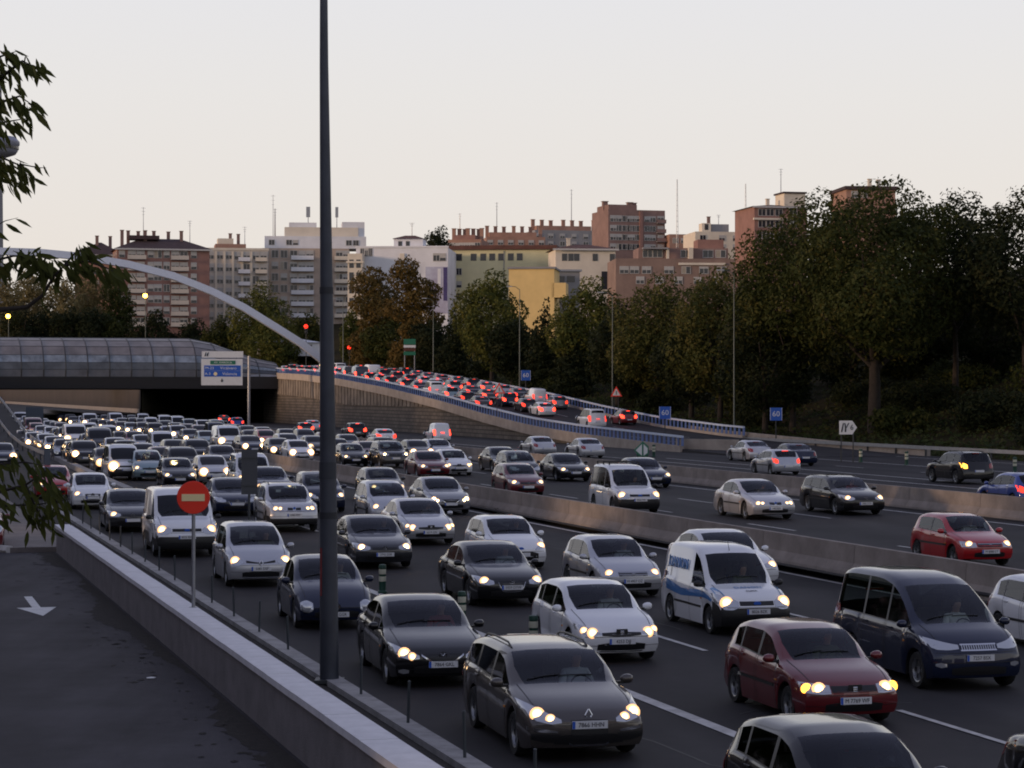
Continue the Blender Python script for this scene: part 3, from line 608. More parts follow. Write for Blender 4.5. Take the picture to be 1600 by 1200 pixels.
# face of each kind of car: lamp outline columns (share of half width, z below, z above) relative to the bonnet edge
FACE = {
 'std':   dict(lamp=[(.46,-.10,-.035),(.62,-.14,.015),(.82,-.13,.055),(.95,-.03,.075)], bulb=[(.72,-.05,.075)], grille=[(-.40,-.12,-.05),(0,-.14,-.045),(.40,-.12,-.05)], emblem='ring'),
 'swept': dict(lamp=[(.44,-.13,-.09),(.60,-.15,-.02),(.82,-.11,.08),(.96,.02,.13)], bulb=[(.78,-.02,.072),(.60,-.08,.05)], grille=[(-.30,-.30,-.10),(0,-.31,-.09),(.30,-.30,-.10)], emblem='diamond', plate=-.16),
 'wing':  dict(lamp=[(.46,-.15,-.10),(.62,-.17,-.03),(.84,-.12,.05),(.96,-.02,.09)], bulb=[(.74,-.06,.075),(.60,-.11,.048)], grille=[(-.40,-.17,-.07),(-.2,-.21,-.07),(0,-.24,-.065),(.2,-.21,-.07),(.40,-.17,-.07)], emblem='wing', chrome_v=1, fog=1),
 'round': dict(lamp=[(.60,-.20,-.06),(.66,-.24,-.02),(.75,-.26,0),(.84,-.24,-.02),(.90,-.20,-.06)], bulb=[], grille=[], emblem='ring', eb=-.13, plate=-.30),
 'square':dict(lamp=[(.48,-.13,-.02),(.60,-.14,-.01),(.92,-.13,.02)], bulb=[(.70,-.06,.07)], grille=[(-.44,-.13,-.03),(.44,-.13,-.03)], emblem='bar', slats=2),
 'amber':dict(lamp=[(.46,-.14,-.02),(.60,-.15,-.005),(.93,-.13,.02)], bulb=[(.66,-.07,.075),(.86,-.065,.055,'a')], grille=[(-.44,-.12,-.03),(.44,-.12,-.03)], emblem='shield', slats=0, eb=-.075),
 'kidney':dict(lamp=[(.40,-.13,-.03),(.60,-.14,-.01),(.93,-.12,.02)], bulb=[(.70,-.07,.062),(.53,-.07,.05)], grille=[], emblem='disc', kidneys=1),
 'shield':dict(lamp=[(.46,-.15,-.10),(.62,-.16,-.04),(.82,-.13,.03),(.95,-.04,.06)], bulb=[(.66,-.09,.072),(.83,-.05,.05)], grille=[(-.46,-.14,-.09),(-.2,-.16,-.08),(.2,-.16,-.08),(.46,-.14,-.09)], emblem='shield', lip=1),
 'frame': dict(lamp=[(.48,-.12,-.05),(.62,-.14,0),(.82,-.12,.05),(.95,-.03,.07)], bulb=[(.72,-.05,.078)], grille=[(-.36,-.22,-.05),(-.2,-.30,-.045),(.2,-.30,-.045),(.36,-.22,-.05)], emblem='ring', chrome_u=1, plate=-.20),
 'teeth': dict(lamp=[(.40,-.10,-.03),(.60,-.12,0),(.84,-.11,.06),(.96,-.02,.10)], bulb=[], grille=[(-.36,-.12,-.03),(.36,-.12,-.03)], emblem='none', teeth=1, fog=1),
 'vanface':dict(lamp=[(.48,-.16,-.04),(.64,-.22,.03),(.84,-.21,.08),(.96,-.08,.10)], bulb=[(.76,-.07,.095)], grille=[(-.45,-.13,-.04),(.45,-.13,-.04)], emblem='oval', slats=0),
 'arrows':dict(lamp=[(.50,-.10,-.05),(.64,-.17,.03),(.84,-.16,.09),(.96,-.03,.11)], bulb=[(.76,-.05,.085)], grille=[(-.44,-.10,-.04),(-.12,-.12,-.09),(.12,-.12,-.09),(.44,-.10,-.04)], emblem='diamond', lip=1, eb=-.12),
 'lion':  dict(lamp=[(.50,-.14,-.10),(.66,-.12,-.01),(.84,-.06,.09),(.96,.04,.15)], bulb=[(.76,-.01,.075)], grille=[(-.02,-.1,-.09),(.02,-.1,-.09)], emblem='oval', mouth=1),
}
PAINT = {}
def paint(name, c, metal=0.0, rough=0.32):
    PAINT[name] = mat('paint_' + name, c, rough, metal, coat=1.0, spec=0.5 if max(c) > .1 else 0.15)
    return PAINT[name]
paint('white', (.80, .81, .82)); paint('silver', (.50, .51, .54), .55, .38); paint('silver_grey', (.27, .275, .285), .5, .38)
paint('grey_brown', (.085, .075, .068), .5, .35); paint('black', (.007, .007, .008)); paint('dark_grey', (.04, .042, .047), .4)
paint('dark_blue', (.012, .018, .045), .2); paint('blue', (.02, .05, .26), .3); paint('maroon', (.13, .012, .018), .2); paint('red', (.42, .008, .012))
paint('dark_red', (.15, .010, .014), .2); paint('pale_blue', (.24, .33, .36), .4); paint('bronze', (.10, .065, .045), .5); paint('dark_green', (.012, .035, .026), .2); paint('beige', (.38, .33, .25), .4)
CNAME = {'silver_grey': 'grey', 'grey_brown': 'grey brown', 'dark_grey': 'dark grey', 'dark_blue': 'dark blue', 'dark_red': 'dark red', 'pale_blue': 'pale blue', 'dark_green': 'dark green'}

M_SEAT = mat('seat_cloth', (.035, .034, .036), .9)
_shape = {}
def car_shape(kind):
    if kind in _shape: return _shape[kind]
    S = SPEC[kind]; Lc, Wc = S['L'], S['W']; HW = Wc / 2; rw = S['rw']; Ra = rw + .055
    axles = (S['fo'], S['fo'] + S['wb'])
    key = {0, .04, .10, .18, .3, S['cowl'], S['cowl'] + .08, S['wt'] - .06, S['wt'], S['rt'], S['rb'], Lc - .3, Lc - .15, Lc - .06, Lc}
    for a, b in S['win']: key |= {a, b}
    for w in axles:
        key |= {w - Ra - .006, w + Ra + .006} | {w - Ra * math.cos(math.pi * k / 8) * .999 for k in range(9)}
    y = .42
    ext = []
    while y < Lc - .2: ext.append(y); y += .21
    ys = sorted(key)
    for e in ext:
        if min(abs(e - k) for k in ys) > .07: ys.append(e)
    ys = sorted(ys); ys = [y for i, y in enumerate(ys) if i == 0 or y - ys[i - 1] > .004]
    bowp = [(0, .20), (S['cowl'] * .6, .13), (S['cowl'], .14), (S['wt'], .07), (Lc * .6, 0), (S['rt'], -.03), (Lc, -.13)]
    def halfw(y):
        f = 1.0
        if y < .75: f -= .085 * (1 - y / .75) ** 2
        if y > Lc - .65: f -= .07 * (1 - (Lc - y) / .65) ** 2
        return HW * f
    rows = []
    for y in ys:
        hw = halfw(y); zt = smooth_prof(S['prof'], y); zs_ = min(smooth_prof(S['belt'], y), zt - .012)
        zb = S['gc'] + .05 * max(0, 1 - y / .3) + .06 * max(0, 1 - (Lc - y) / .4)
        for w in axles:
            if abs(y - w) <= Ra: zb = max(zb, rw + math.sqrt(max(0, Ra * Ra - (y - w) ** 2)))
        zb = min(zb, zs_ - .03)
        h = zt - zs_; a = max(0, min(1, (h - .04) / .28)); a = a * a * (3 - 2 * a)
        lr = lambda u: zb + (zs_ - zb) * u
        x6 = hw * .93
        z7g = zs_ + max(.004, h - .125); x7g = x6 - S.get('tum', .30) * (z7g - zs_)
        z7h = zs_ + h * .35; x7h = hw * .885
        x7, z7 = x7h + (x7g - x7h) * a, z7h + (z7g - z7h) * a
        G = [(x7 - .045, z7 + .055), (x7 - .105, zt - .032), (x7 * .52, zt - .007), (0, zt)]
        H = [(hw * .80, zs_ + h * .62), (hw * .68, zs_ + h * .8), (hw * .38, zs_ + h * .95), (0, zt)]
        top = [(g_[0] * a + h_[0] * (1 - a), g_[1] * a + h_[1] * (1 - a)) for g_, h_ in zip(G, H)]
        rows.append([(hw * .62, zb), (hw * .955, zb), (hw * .985, lr(.2)), (hw, lr(.5)), (hw * .992, lr(.8)), (hw * .962, lr(.95)), (x6, zs_), (x7, z7)] + top)
    def warp(x, y, z):
        b = pl(bowp, y); yy = y + b * (abs(x) / HW) ** 2.3
        if y < .5:                                 # chin tucked under, nose leaning back
            f = 1 - y / .5; yy += f * (.10 * max(0, (.36 - z) / .2) + .05 * max(0, (z - .5) / .3))
        if y > Lc - .5:
            f = 1 - (Lc - y) / .5; yy -= f * (.10 * max(0, (.36 - z) / .2) + .06 * max(0, (z - .55) / .35))
        return (x, yy - Lc / 2, z)
    K = len(rows[0])
    V = []; idx = {}
    for i, y in enumerate(ys):
        for k, (x, z) in enumerate(rows[i]):
            for sgn in ((1, -1) if k < K - 1 else (1,)):
                idx[(i, k, sgn)] = len(V); V.append(warp(sgn * x, y, z))
        idx[(i, K - 1, -1)] = idx[(i, K - 1, 1)]
    groups = {'body': [], 'windscreen': [], 'rear_window': []}
    matf = {}
    def region(i, k):
        y0, y1 = ys[i], ys[i + 1]; ym = (y0 + y1) / 2
        if k >= 9 - 1 and k >= 9:
            if S['cowl'] - .001 <= y0 and y1 <= S['wt'] + .001: return 'windscreen', 1
            if S['rt'] - .001 <= y0 and y1 <= S['rb'] + .001 and kind not in ('smallvan', 'bigvan'): return 'rear_window', 1
        if k == 6:
            for j, (a, b) in enumerate(S['win']):
                if a - .001 <= y0 and y1 <= b + .001: return 'window%d' % j, 1
            for (a, b), (c, d) in zip(S['win'], S['win'][1:]):
                if b - .001 <= y0 and y1 <= c + .001: return 'body', 2
        if k in (1, 2, 3, 4, 5) and kind not in ():
            for j in range(S['doors']):
                a, b = S['win'][j]
                if a - .001 <= y0 and y1 <= b + .001 and (rows[i][k][1] + rows[i][k + 1][1]) / 2 >= S.get('lowblack', 0): return 'door%d' % j, 0
        zc = (rows[i][k][1] + rows[i][k + 1][1] + rows[i + 1][k][1]) / 3
        if k == 0: return 'body', 2
        if zc < S.get('lowblack', 0): return 'body', 2
        if ym < S['fo'] - Ra + .03 and zc < S.get('lowfront', 0): return 'body', 2
        return 'body', 0
    for i in range(len(ys) - 1):
        for k in range(K - 1):
            r_, mi = region(i, k)
            for sgn in (1, -1):
                q = [idx[(i, k, sgn)], idx[(i + 1, k, sgn)], idx[(i + 1, k + 1, sgn)], idx[(i, k + 1, sgn)]]
                if sgn < 0: q.reverse()
                q = [v for n_, v in enumerate(q) if v not in q[:n_]]
                nm = r_ if r_ in ('body', 'windscreen', 'rear_window') else r_ + ('R' if sgn > 0 else 'L')
                groups.setdefault(nm, []).append((tuple(q), mi))
    for end, yv in ((0, ys[0]), (len(ys) - 1, ys[-1])):   # bumper faces
        fr = [-1, -.8, -.6, -.4, -.2, 0, .2, .4, .6, .8, 1]; prev = None
        for k in range(1, K):
            x, z = rows[end][k]; cur = []
            for f_ in fr:
                if abs(f_) == 1 and k < K - 1: cur.append(idx[(end, k, 1 if f_ > 0 else -1)])
                elif k == K - 1: cur.append(idx[(end, k, 1)])
                else:
                    cur.append(len(V)); V.append(warp(f_ * x, yv, z))
            if prev:
                zc = (z + rows[end][k - 1][1]) / 2
                mi = 2 if (end == 0 and zc < max(S.get('lowfront', 0), S.get('lowblack', 0))) or (end and zc < S.get('lowblack', 0)) else 0
                for j in range(10):
                    q = [prev[j], prev[j + 1], cur[j + 1], cur[j]]
                    if end: q.reverse()
                    q = [v for n_, v in enumerate(q) if v not in q[:n_]]
                    if len(q) > 2: groups['body'].append((tuple(q), mi))
            prev = cur
    allf = [f for g_ in groups.values() for f, _ in g_]
    bvh = BVHTree.FromPolygons([Vector(v) for v in V], allf)
    _shape[kind] = dict(V=V, groups=groups, bvh=bvh, rows=rows, ys=ys, idx=idx, K=K, HW=HW, S=S)
    return _shape[kind]

def ray(bvh, o, d, dist=9.0):
    h = bvh.ray_cast(Vector(o), Vector(d), dist)
    return h[0], h[1]
def front_patch(sh, cols, zref, off=.007, mi=0, mb=None, end=-1, rows=3, n=7):
    """a skin lying on the nose (end=-1) or tail (+1) over columns (share of half width, z below, z above)"""
    mb = mb or MB(); HW = sh['HW']; xs = []
    m = max(2, n); c0, c1 = cols[0][0], cols[-1][0]
    grid = []
    for i in range(m + 1):
        u = c0 + (c1 - c0) * i / m
        lo, hi = pl([(c[0], c[1]) for c in cols], u), pl([(c[0], c[2]) for c in cols], u)
        col_ = []
        for j in range(rows + 1):
            z = zref + lo + (hi - lo) * j / rows; x = u * HW
            p, nn = ray(sh['bvh'], (x, end * 6, z), (0, -end, 0))
            if p is None:
                p, nn = ray(sh['bvh'], (x * .94, end * 6, z), (0, -end, 0))
                if p is not None: p = Vector((x * .965, p.y - end * .03, z))
            col_.append((p, nn, x, z))
        grid.append(col_)
    vs, ok = [], None
    for c in grid:
        for j, (p, nn, x, z) in enumerate(c):
            if p is None: p = Vector((x, ok.y if ok else end * sh['S']['L'] / 2, z)); nn = Vector((0, end, 0))
            ok = p; nn = nn if nn.y * end > 0 else -nn
            vs.append(p + nn * off)
    r_ = rows + 1; fs = [(i * r_ + j, (i + 1) * r_ + j, (i + 1) * r_ + j + 1, i * r_ + j + 1) for i in range(m) for j in range(rows)]
    k = len(vs); back = [v + Vector((0, -end * .03, 0)) for v in vs]
    per = [i * r_ for i in range(m + 1)] + [m * r_ + j for j in range(1, r_)] + [i * r_ + r_ - 1 for i in range(m - 1, -1, -1)] + [j for j in range(r_ - 2, 0, -1)]
    fs += [(per[a], k + per[a], k + per[(a + 1) % len(per)], per[(a + 1) % len(per)]) for a in range(len(per))]
    if end > 0: fs = [tuple(reversed(f)) for f in fs]
    return mb.add(vs + back, fs, mi)

_parts = {}
def car_parts(kind, face, inside=True):
    """list of (name, mesh, parent index or None, tint) -- meshes shared by every copy"""
    if (kind, face, inside) in _parts: return _parts[(kind, face, inside)]
    sh = car_shape(kind); S, F = sh['S'], FACE[face]; Lc, HW, rw = S['L'], sh['HW'], S['rw']
    zn = smooth_prof(S['prof'], .10); out = []
    def put(name, mb, mats, parent=None, smooth=40, tint=None):
        me = mb.mesh(name, mats, smooth) if isinstance(mb, MB) else mb
        out.append((name, me, parent, tint)); return len(out) - 1
    P0 = PAINT['silver']
    cols = [P0, M_TINT if inside else M_GLASS, M_BLACK]
    def from_group(g_):
        used = {}; mb = MB()
        for f, mi in g_:
            q = []
            for v in f:
                if v not in used: used[v] = len(mb.v); mb.v.append(sh['V'][v])
                q.append(used[v])
            mb.f.append(tuple(q)); mb.m.append(mi)
        return mb
    G = sh['groups']
    put('body', from_group(G['body']), cols, None, 42, 'paint')
    put('windscreen', from_group(G['windscreen']), cols)
    if G['rear_window']: put('rear_window', from_group(G['rear_window']), cols)
    doors = {}
    for nm in sorted(G):
        if nm.startswith('door'): doors[nm[4:]] = put('door', from_group(G[nm]), cols, None, 42, 'paint')
    for nm in sorted(G):
        if nm.startswith('window'): put('side_window', from_group(G[nm]), cols, doors.get(nm[6:]), 42)
    # seams and handles lie on the doors
    for key_, di in doors.items():
        j, sgn = int(key_[0]), 1 if key_[1] == 'R' else -1
        a, b = S['win'][j]; mb = MB()
        for yy in (a, b):
            i = min(range(len(sh['ys'])), key=lambda q: abs(sh['ys'][q] - yy)); pr = [Vector(sh['V'][sh['idx'][(i, k, sgn)]]) for k in range(1, 7)]
            o_ = Vector((sgn * .003, 0, 0))
            for p, q in zip(pr, pr[1:]): mb.add([p + o_ + Vector((0, -.006, 0)), p + o_ + Vector((0, .006, 0)), q + o_ + Vector((0, .006, 0)), q + o_ + Vector((0, -.006, 0))], [(0, 1, 2, 3)])
        put('door_seam', mb, M_BLACK, di, None)
        zz = smooth_prof(S['belt'], b) - .10
        p, nn = ray(sh['bvh'], (sgn * 3, b - .16 - Lc / 2, zz), (-sgn, 0, 0))
        if p is not None: put('handle', MB().box(p + Vector((sgn * .012, 0, 0)), (.03, .17, .028)), [P0], di, None, 'paint')
    put('underbody', MB().box((0, 0, S['gc'] + .13), (HW * 1.1, Lc - .5, .22)).box((0, -Lc / 2 + S['fo'], S['gc'] + .25), (HW * 1.3, 1.0, .3)).box((0, -Lc / 2 + S['fo'] + S['wb'], S['gc'] + .25), (HW * 1.3, .9, .3)), M_BLACK)
    # wheels
    ty = MB().lathe([(rw * .66, -.09), (rw * .93, -.10), (rw, -.06), (rw, .06), (rw * .93, .10), (rw * .66, .09)], 22, 0, 'x')
    rm = MB().lathe([(0, .045), (rw * .16, .05), (rw * .18, .03), (rw * .55, .02), (rw * .60, .075), (rw * .67, .085)], 22, 0, 'x')
    for k in range(5):
        an = 2 * math.pi * k / 5
        pts = [(rw * r_, an + d) for r_, d in ((.22, .25), (.52, .34), (.52, .92), (.22, 1.0))]
        rm.add([(.052, r_ * math.cos(a_), r_ * math.sin(a_)) for r_, a_ in pts], [(0, 1, 2, 3)], 1)
    for x, y in ((-1, 0), (1, 0), (-1, 1), (1, 1)):
        lo = (x * (HW - .12), -Lc / 2 + S['fo'] + y * S['wb'], rw)
        T = Matrix.Translation(lo) @ (Matrix.Rotation(math.pi, 4, 'Z') if x < 0 else Matrix.Identity(4))
        a, b = ty.mesh('wheel', M_RUB, 40), rm.mesh('rim', [M_RIM, M_BLACK], 40); a.transform(T); b.transform(T)
        wi = put('wheel', a, None); put('rim', b, None, wi)
    # face
    for sgn in (1, -1):
        c = [(sgn * u, lo, hi) for u, lo, hi in F['lamp']]
        if sgn < 0: c.reverse()
        hl = put('headlight', front_patch(sh, c, zn, .008), M_LENS)
        for u, dz, r_, *am in F['bulb']:
            p, nn = ray(sh['bvh'], (sgn * u * HW, -6, zn + dz), (0, 1, 0))
            if p is None: continue
            if nn.y > 0: nn = -nn
            d = (nn + Vector((0, -1.2, 0))).normalized()
            mb = MB(); q = d.to_track_quat('Z', 'Y').to_matrix()
            mb.lathe([(0, .030), (r_ * .6, .026), (r_ * 1.0, .012)], 14); mb.lathe([(r_ * 1.0, .012), (r_ * 1.5, .002), (r_ * 1.55, -.05)], 14, 1)
            mb.v = [tuple(p + q @ Vector(v)) for v in mb.v]
            put('bulb', mb, [M_BEAM if not am else M_AMBERON, M_GLOW if not am else M_AMBERON], hl, 60, 'beam' if not am else None)
        if face == 'round':
            p, nn = ray(sh['bvh'], (sgn * .75 * HW, -6, zn - .13), (0, 1, 0)); mb = MB()
            q = Vector((0, -1, .25)).normalized().to_track_quat('Z', 'Y').to_matrix()
            mb.lathe([(0, .05), (.09, .045), (.12, .02), (.135, .0), (.135, -.05)], 18); mb.v = [tuple(p + q @ Vector(v)) for v in mb.v]
            put('lamp_glass', mb, M_LENS, hl)
        if F.get('fog'):
            put('fog_lamp', front_patch(sh, sorted([(sgn * .66, -.40, -.35), (sgn * .76, -.42, -.33), (sgn * .86, -.39, -.35)]), zn, .006, n=4), M_LENS)
        # mirrors
        yb = S['cowl'] + .28; zb = smooth_prof(S['belt'], yb) + .06
        mb = MB(); mb.lathe([(0, -.115), (.55, -.10), (.9, -.05), (1, 0), (.95, .06), (.7, .10), (0, .115)], 12, 0, 'x')
        mb.v = [(x * .85, y * .065, z * .072) for x, y, z in mb.v]; mb.v = [(x + sgn * (HW + .085), y + yb - Lc / 2, z + zb) for x, y, z in mb.v]
        mb.box((sgn * (HW - .02), yb - Lc / 2, zb - .05), (.14, .06, .04), 1)
        put('mirror', mb, [P0 if kind not in ('smallvan', 'connect', 'bigvan') else M_BLACK, M_BLACK], None, 60, 'paint' if kind not in ('smallvan', 'connect', 'bigvan') else None)
        # tail lamps
        zt_ = smooth_prof(S['belt'], S['rb'] - .15)
        c = sorted([(sgn * .66, -.30, -.12), (sgn * .80, -.32, -.05), (sgn * .95, -.26, -.02)])
        if kind in ('smallvan', 'bigvan', 'connect', 'minibus'): c = sorted([(sgn * .84, -.30, .10), (sgn * .96, -.30, .10)])
        put('tail_lamp', front_patch(sh, c, zt_, .010, end=1, n=4), M_REDOFF, None, 40, 'tail')
    yb_ = S['rt'] + .03
    pp, _ = ray(sh['bvh'], (0, S['rt'] - Lc / 2 + .02, 4), (0, 0, -1))
    if pp is not None: put('brake_lamp', MB().box(pp + Vector((0, .02, .0)), (.36, .07, .035)), M_REDOFF, None, None, 'tail')
    if F['grille'] and not F.get('mouth'):
        gi = put('grille', front_patch(sh, F['grille'], zn, .005, n=10), M_BLACK)
        for q in range(F.get('slats', 0)):
            dz = -.05 - .045 * q
            put('slat', front_patch(sh, [(-.43, dz - .006, dz + .006), (.43, dz - .006, dz + .006)], zn, .012, rows=1, n=8), M_CHROME if q == 0 else [P0], gi, 40, None if q == 0 else 'paint')
        if F.get('teeth'):
            for q in range(15):
                u = -.34 + .68 * q / 14
                put('slat', front_patch(sh, [(u - .009, -.115, -.035), (u + .009, -.115, -.035)], zn, .013, rows=2, n=2), M_CHROME, gi)
            for dz in (-.125, -.028): put('grille_trim', front_patch(sh, [(-.37, dz - .012, dz + .012), (.37, dz - .012, dz + .012)], zn, .014, rows=1, n=8), M_CHROME, gi)
    if F.get('kidneys'):
        for sgn in (-1, 1):
            gi = put('grille', front_patch(sh, sorted([(sgn * .03, -.14, -.03), (sgn * .10, -.15, -.015), (sgn * .27, -.145, -.02), (sgn * .31, -.12, -.04)]), zn, .012, n=8), M_CHROME)
            put('grille_opening', front_patch(sh, sorted([(sgn * .055, -.13, -.045), (sgn * .26, -.13, -.035)]), zn, .017, n=6), M_BLACK, gi)
    if F.get('chrome_u') or F.get('chrome_v'):
        w, d = (.37, .30) if F.get('chrome_u') else (.42, .245)
        cc = [(-w, -.08), (-w * .72, -d + .02), (0, -d), (w * .72, -d + .02), (w, -.08)] if F.get('chrome_u') else [(-w, -.09), (-.2, -.205), (0, -d), (.2, -.205), (w, -.09)]
        put('grille_trim', front_patch(sh, [(u, z - .016, z + .010) for u, z in cc], zn, .013, rows=1, n=16), M_CHROME)
    zl = S['gc'] + .06
    low = F.get('mouth')
    put('air_intake', front_patch(sh, [(-.56, .05, .16), (-.3, .04, .19), (.3, .04, .19), (.56, .05, .16)] if not low else [(-.62, .10, .24), (-.4, .05, .30), (.4, .05, .30), (.62, .10, .24)], zl, .006, n=10), M_BLACK)
    if F.get('lip') or face == 'swept':
        put('bumper_trim', front_patch(sh, [(-.5, .0, .018), (0, -.01, .008), (.5, .0, .018)] if face != 'swept' else [(-.32, .02, .05), (-.26, -.005, .015), (.26, -.005, .015), (.32, .02, .05)], zl + .02, .012, rows=1, n=12), M_CHROME)
    if face == 'swept':
        for sgn in (1, -1):
            put('day_lamp', front_patch(sh, sorted([(sgn * .50, -.27, -.245), (sgn * .70, -.265, -.215), (sgn * .93, -.24, -.19)]), zn, .011, n=6), M_CHROME)
            put('air_intake', front_patch(sh, sorted([(sgn * .46, -.40, -.285), (sgn * .70, -.41, -.285), (sgn * .90, -.36, -.28)]), zn, .007, n=6), M_BLACK)
    # number plates
    zp = zn + F.get('plate', -.25) - (.04 if kind in ('suv', 'bigvan') else 0)
    for end, z in ((-1, zp), (1, zp + (.06 if kind != 'saloon' else .12))):
        p, _ = ray(sh['bvh'], (0, end * 6, z), (0, -end, 0))
        if p is None: p = Vector((0, end * Lc / 2, z))
        y = p.y + end * .014
        mb = MB().box((0, y, z), (.52, .016, .11)); mb.box((end * -.235 * -1 if end > 0 else -.238, y + end * .002, z), (.042, .016, .104), 1)
        put('number_plate', mb, [M_PLATE, M_PLBLUE], None, None)
    # emblem
    ez = zn + F.get('eb', -.035 if face in ('swept',) else -.085)
    p, nn = ray(sh['bvh'], (0, -6, ez), (0, 1, 0))
    if p is not None and F['emblem'] != 'none':
        e = F['emblem']; mb = MB(); y = p.y - .012
        def ring(r0, r1, sx=1.0, mi=0):
            n_ = 20; vs = [(sx * r * math.cos(6.2832 * k / n_), y - d, ez + r * math.sin(6.2832 * k / n_)) for r, d in ((r0, 0), (r0, .012), (r1, .012), (r1, 0)) for k in range(n_)]
            mb.add(vs, [(a * n_ + k, a * n_ + (k + 1) % n_, (a + 1) * n_ + (k + 1) % n_, (a + 1) * n_ + k) for a in range(3) for k in range(n_)], mi)
        def bar(a, b, w=.010, mi=0): mb.tube([(a[0], y - .006, ez + a[1]), (b[0], y - .006, ez + b[1])], w / 2, 4, mi)
        if e == 'ring':
            mb.lathe([(0, -.004), (.062, -.004), (.062, .004)], 20, 1, 'y', (0, y, ez)); ring(.072, .060)
            for a, b in (((-.03, .05), (0, .012)), ((.03, .05), (0, .012)), ((-.05, .012), (-.02, -.05)), ((-.02, -.05), (0, -.01)), ((0, -.01), (.02, -.05)), ((.02, -.05), (.05, .012))): bar(a, b)
        elif e == 'diamond':
            for a, b in (((0, .085), (.05, 0)), ((.05, 0), (0, -.085)), ((0, -.085), (-.05, 0)), ((-.05, 0), (0, .085))): bar(a, b, .024)
        elif e == 'wing':
            ring(.058, .047, 1.25); 
            for a, b in (((-.062, .018), (-.035, .022)), ((-.035, .022), (0, -.02)), ((0, -.02), (.035, .022)), ((.035, .022), (.062, .018))): bar(a, b, .014)
        elif e == 'shield':
            mb.prism([(-.11, .07), (-.12, .0), (-.07, -.075), (.07, -.075), (.12, 0), (.11, .07)], .012, (0, y, ez), (1, 0, 0), (0, 0, 1), 1)
            y -= .012
            for a, b in (((.035, .03), (-.035, .03)), ((-.035, .03), (-.035, 0)), ((-.035, 0), (.035, 0)), ((.035, 0), (.035, -.032)), ((.035, -.032), (-.035, -.032))): bar(a, b, .018)
        elif e == 'disc':
            mb.lathe([(0, -.01), (.04, -.008), (.043, .01)], 16, 2, 'y', (0, y, ez + .04))
        elif e == 'oval':
            mb.lathe([(0, -.01), (.045, -.008), (.05, .01)], 16, 2, 'y', (0, y, ez)); mb.v = [(x * 1.7, yy, z) for x, yy, z in mb.v]
        elif e == 'bar': bar((-.04, .02), (.04, .02), .016); bar((.04, .02), (.04, -.02), .016); bar((-.04, -.02), (.04, -.02), .016)
        put('emblem', mb, [M_CHROME, M_BLACK, M_SBLUE], None, 40)
    # bonnet and bumper shut lines, trim under the side windows
    ys_, id_ = sh['ys'], sh['idx']
    def ribbon(path, w, n_=(0, 0, 1), off=.003):
        mb = MB(); vs = []
        for i, p in enumerate(path):
            d = (path[min(i + 1, len(path) - 1)] - path[max(i - 1, 0)]).normalized(); c = d.cross(Vector(n_)).normalized() * w / 2
            vs += [p + Vector(n_) * off - c, p + Vector(n_) * off + c]
        return mb.add(vs, [(2 * i, 2 * i + 1, 2 * i + 3, 2 * i + 2) for i in range(len(path) - 1)])
    for sgn in (1, -1):
        pa = [Vector(sh['V'][id_[(i, 8, sgn)]]) for i, y in enumerate(ys_) if .17 < y < S['cowl'] + .05]
        put('bonnet_seam', ribbon(pa, .014), M_BLACK, None, None)
        pa = [Vector(sh['V'][id_[(i, 6, sgn)]]) for i, y in enumerate(ys_) if S['win'][0][0] - .05 < y < S['win'][-1][1] + .05]
        put('window_trim', ribbon(pa, .022, (sgn * .9, 0, .4), .004), M_BLACK, None, None)
    for dz, u_ in ((-.165, .95), (-.335, .90)):
        put('bumper_seam', front_patch(sh, [(-u_, dz - .004, dz + .004), (u_, dz - .004, dz + .004)], zn, .004, rows=1, n=16), M_BLACK, None, None)
    if face in ('square', 'amber', 'kidney', 'std'):
        for sgn in (1, -1):
            mb = MB(); vs = []
            for q in range(11):
                yy = S['win'][0][0] + (S['win'][min(1, len(S['win']) - 1)][1] - S['win'][0][0]) * q / 10; zz = S['gc'] + .36
                for z_ in (zz, zz + .055):
                    p, _ = ray(sh['bvh'], (sgn * 3, yy - Lc / 2, z_), (-sgn, 0, 0)); vs.append((p if p is not None else Vector((sgn * HW, yy - Lc / 2, z_))) + Vector((sgn * .014, 0, 0)))
            put('side_moulding', mb.add(vs, [(2 * q, 2 * q + 2, 2 * q + 3, 2 * q + 1) for q in range(10)]), M_BLACK, None, None)
    # seats, dashboard, steering wheel
    if inside:
        zb_ = smooth_prof(S['belt'], S['cowl'] + .3)
        put('dashboard', MB().box((0, S['cowl'] + .42 - Lc / 2, zb_ - .12), (HW * 1.66, .42, .18)), M_SEAT, None, None)
        for r_, yy in enumerate((S['cowl'] + 1.28, S['cowl'] + 2.1)):
            if yy > S['rt'] - .35 or (r_ and kind in ('smallvan', 'bigvan')): continue
            for sgn in (1, -1):
                mb = MB(); T_ = Matrix.Rotation(R(-14), 3, 'X')
                mb.box((sgn * HW * .46, yy - Lc / 2, zb_ - .12), (.46, .12, .56), 0, 0, T_); mb.box((sgn * HW * .46, yy + .08 - Lc / 2, zb_ + .27), (.25, .09, .17), 0, 0, T_); mb.box((sgn * HW * .46, yy - .28 - Lc / 2, zb_ - .42), (.46, .5, .14))
                put('seat', mb, M_SEAT, None, None)
        sw = [Vector((HW * .46 + .17 * math.cos(a), S['cowl'] + .70 - Lc / 2 + .07 * math.sin(a), zb_ - .08 + .15 * math.sin(a))) for a in [6.2832 * k / 12 for k in range(13)]]
        put('steering_wheel', MB().tube(sw, .014, 5), M_BLACK, None, None)
        put('rear_view_mirror', MB().box((0, S['wt'] - .10 - Lc / 2, smooth_prof(S['prof'], S['wt']) - .13), (.22, .03, .07)), M_BLACK, None, None)
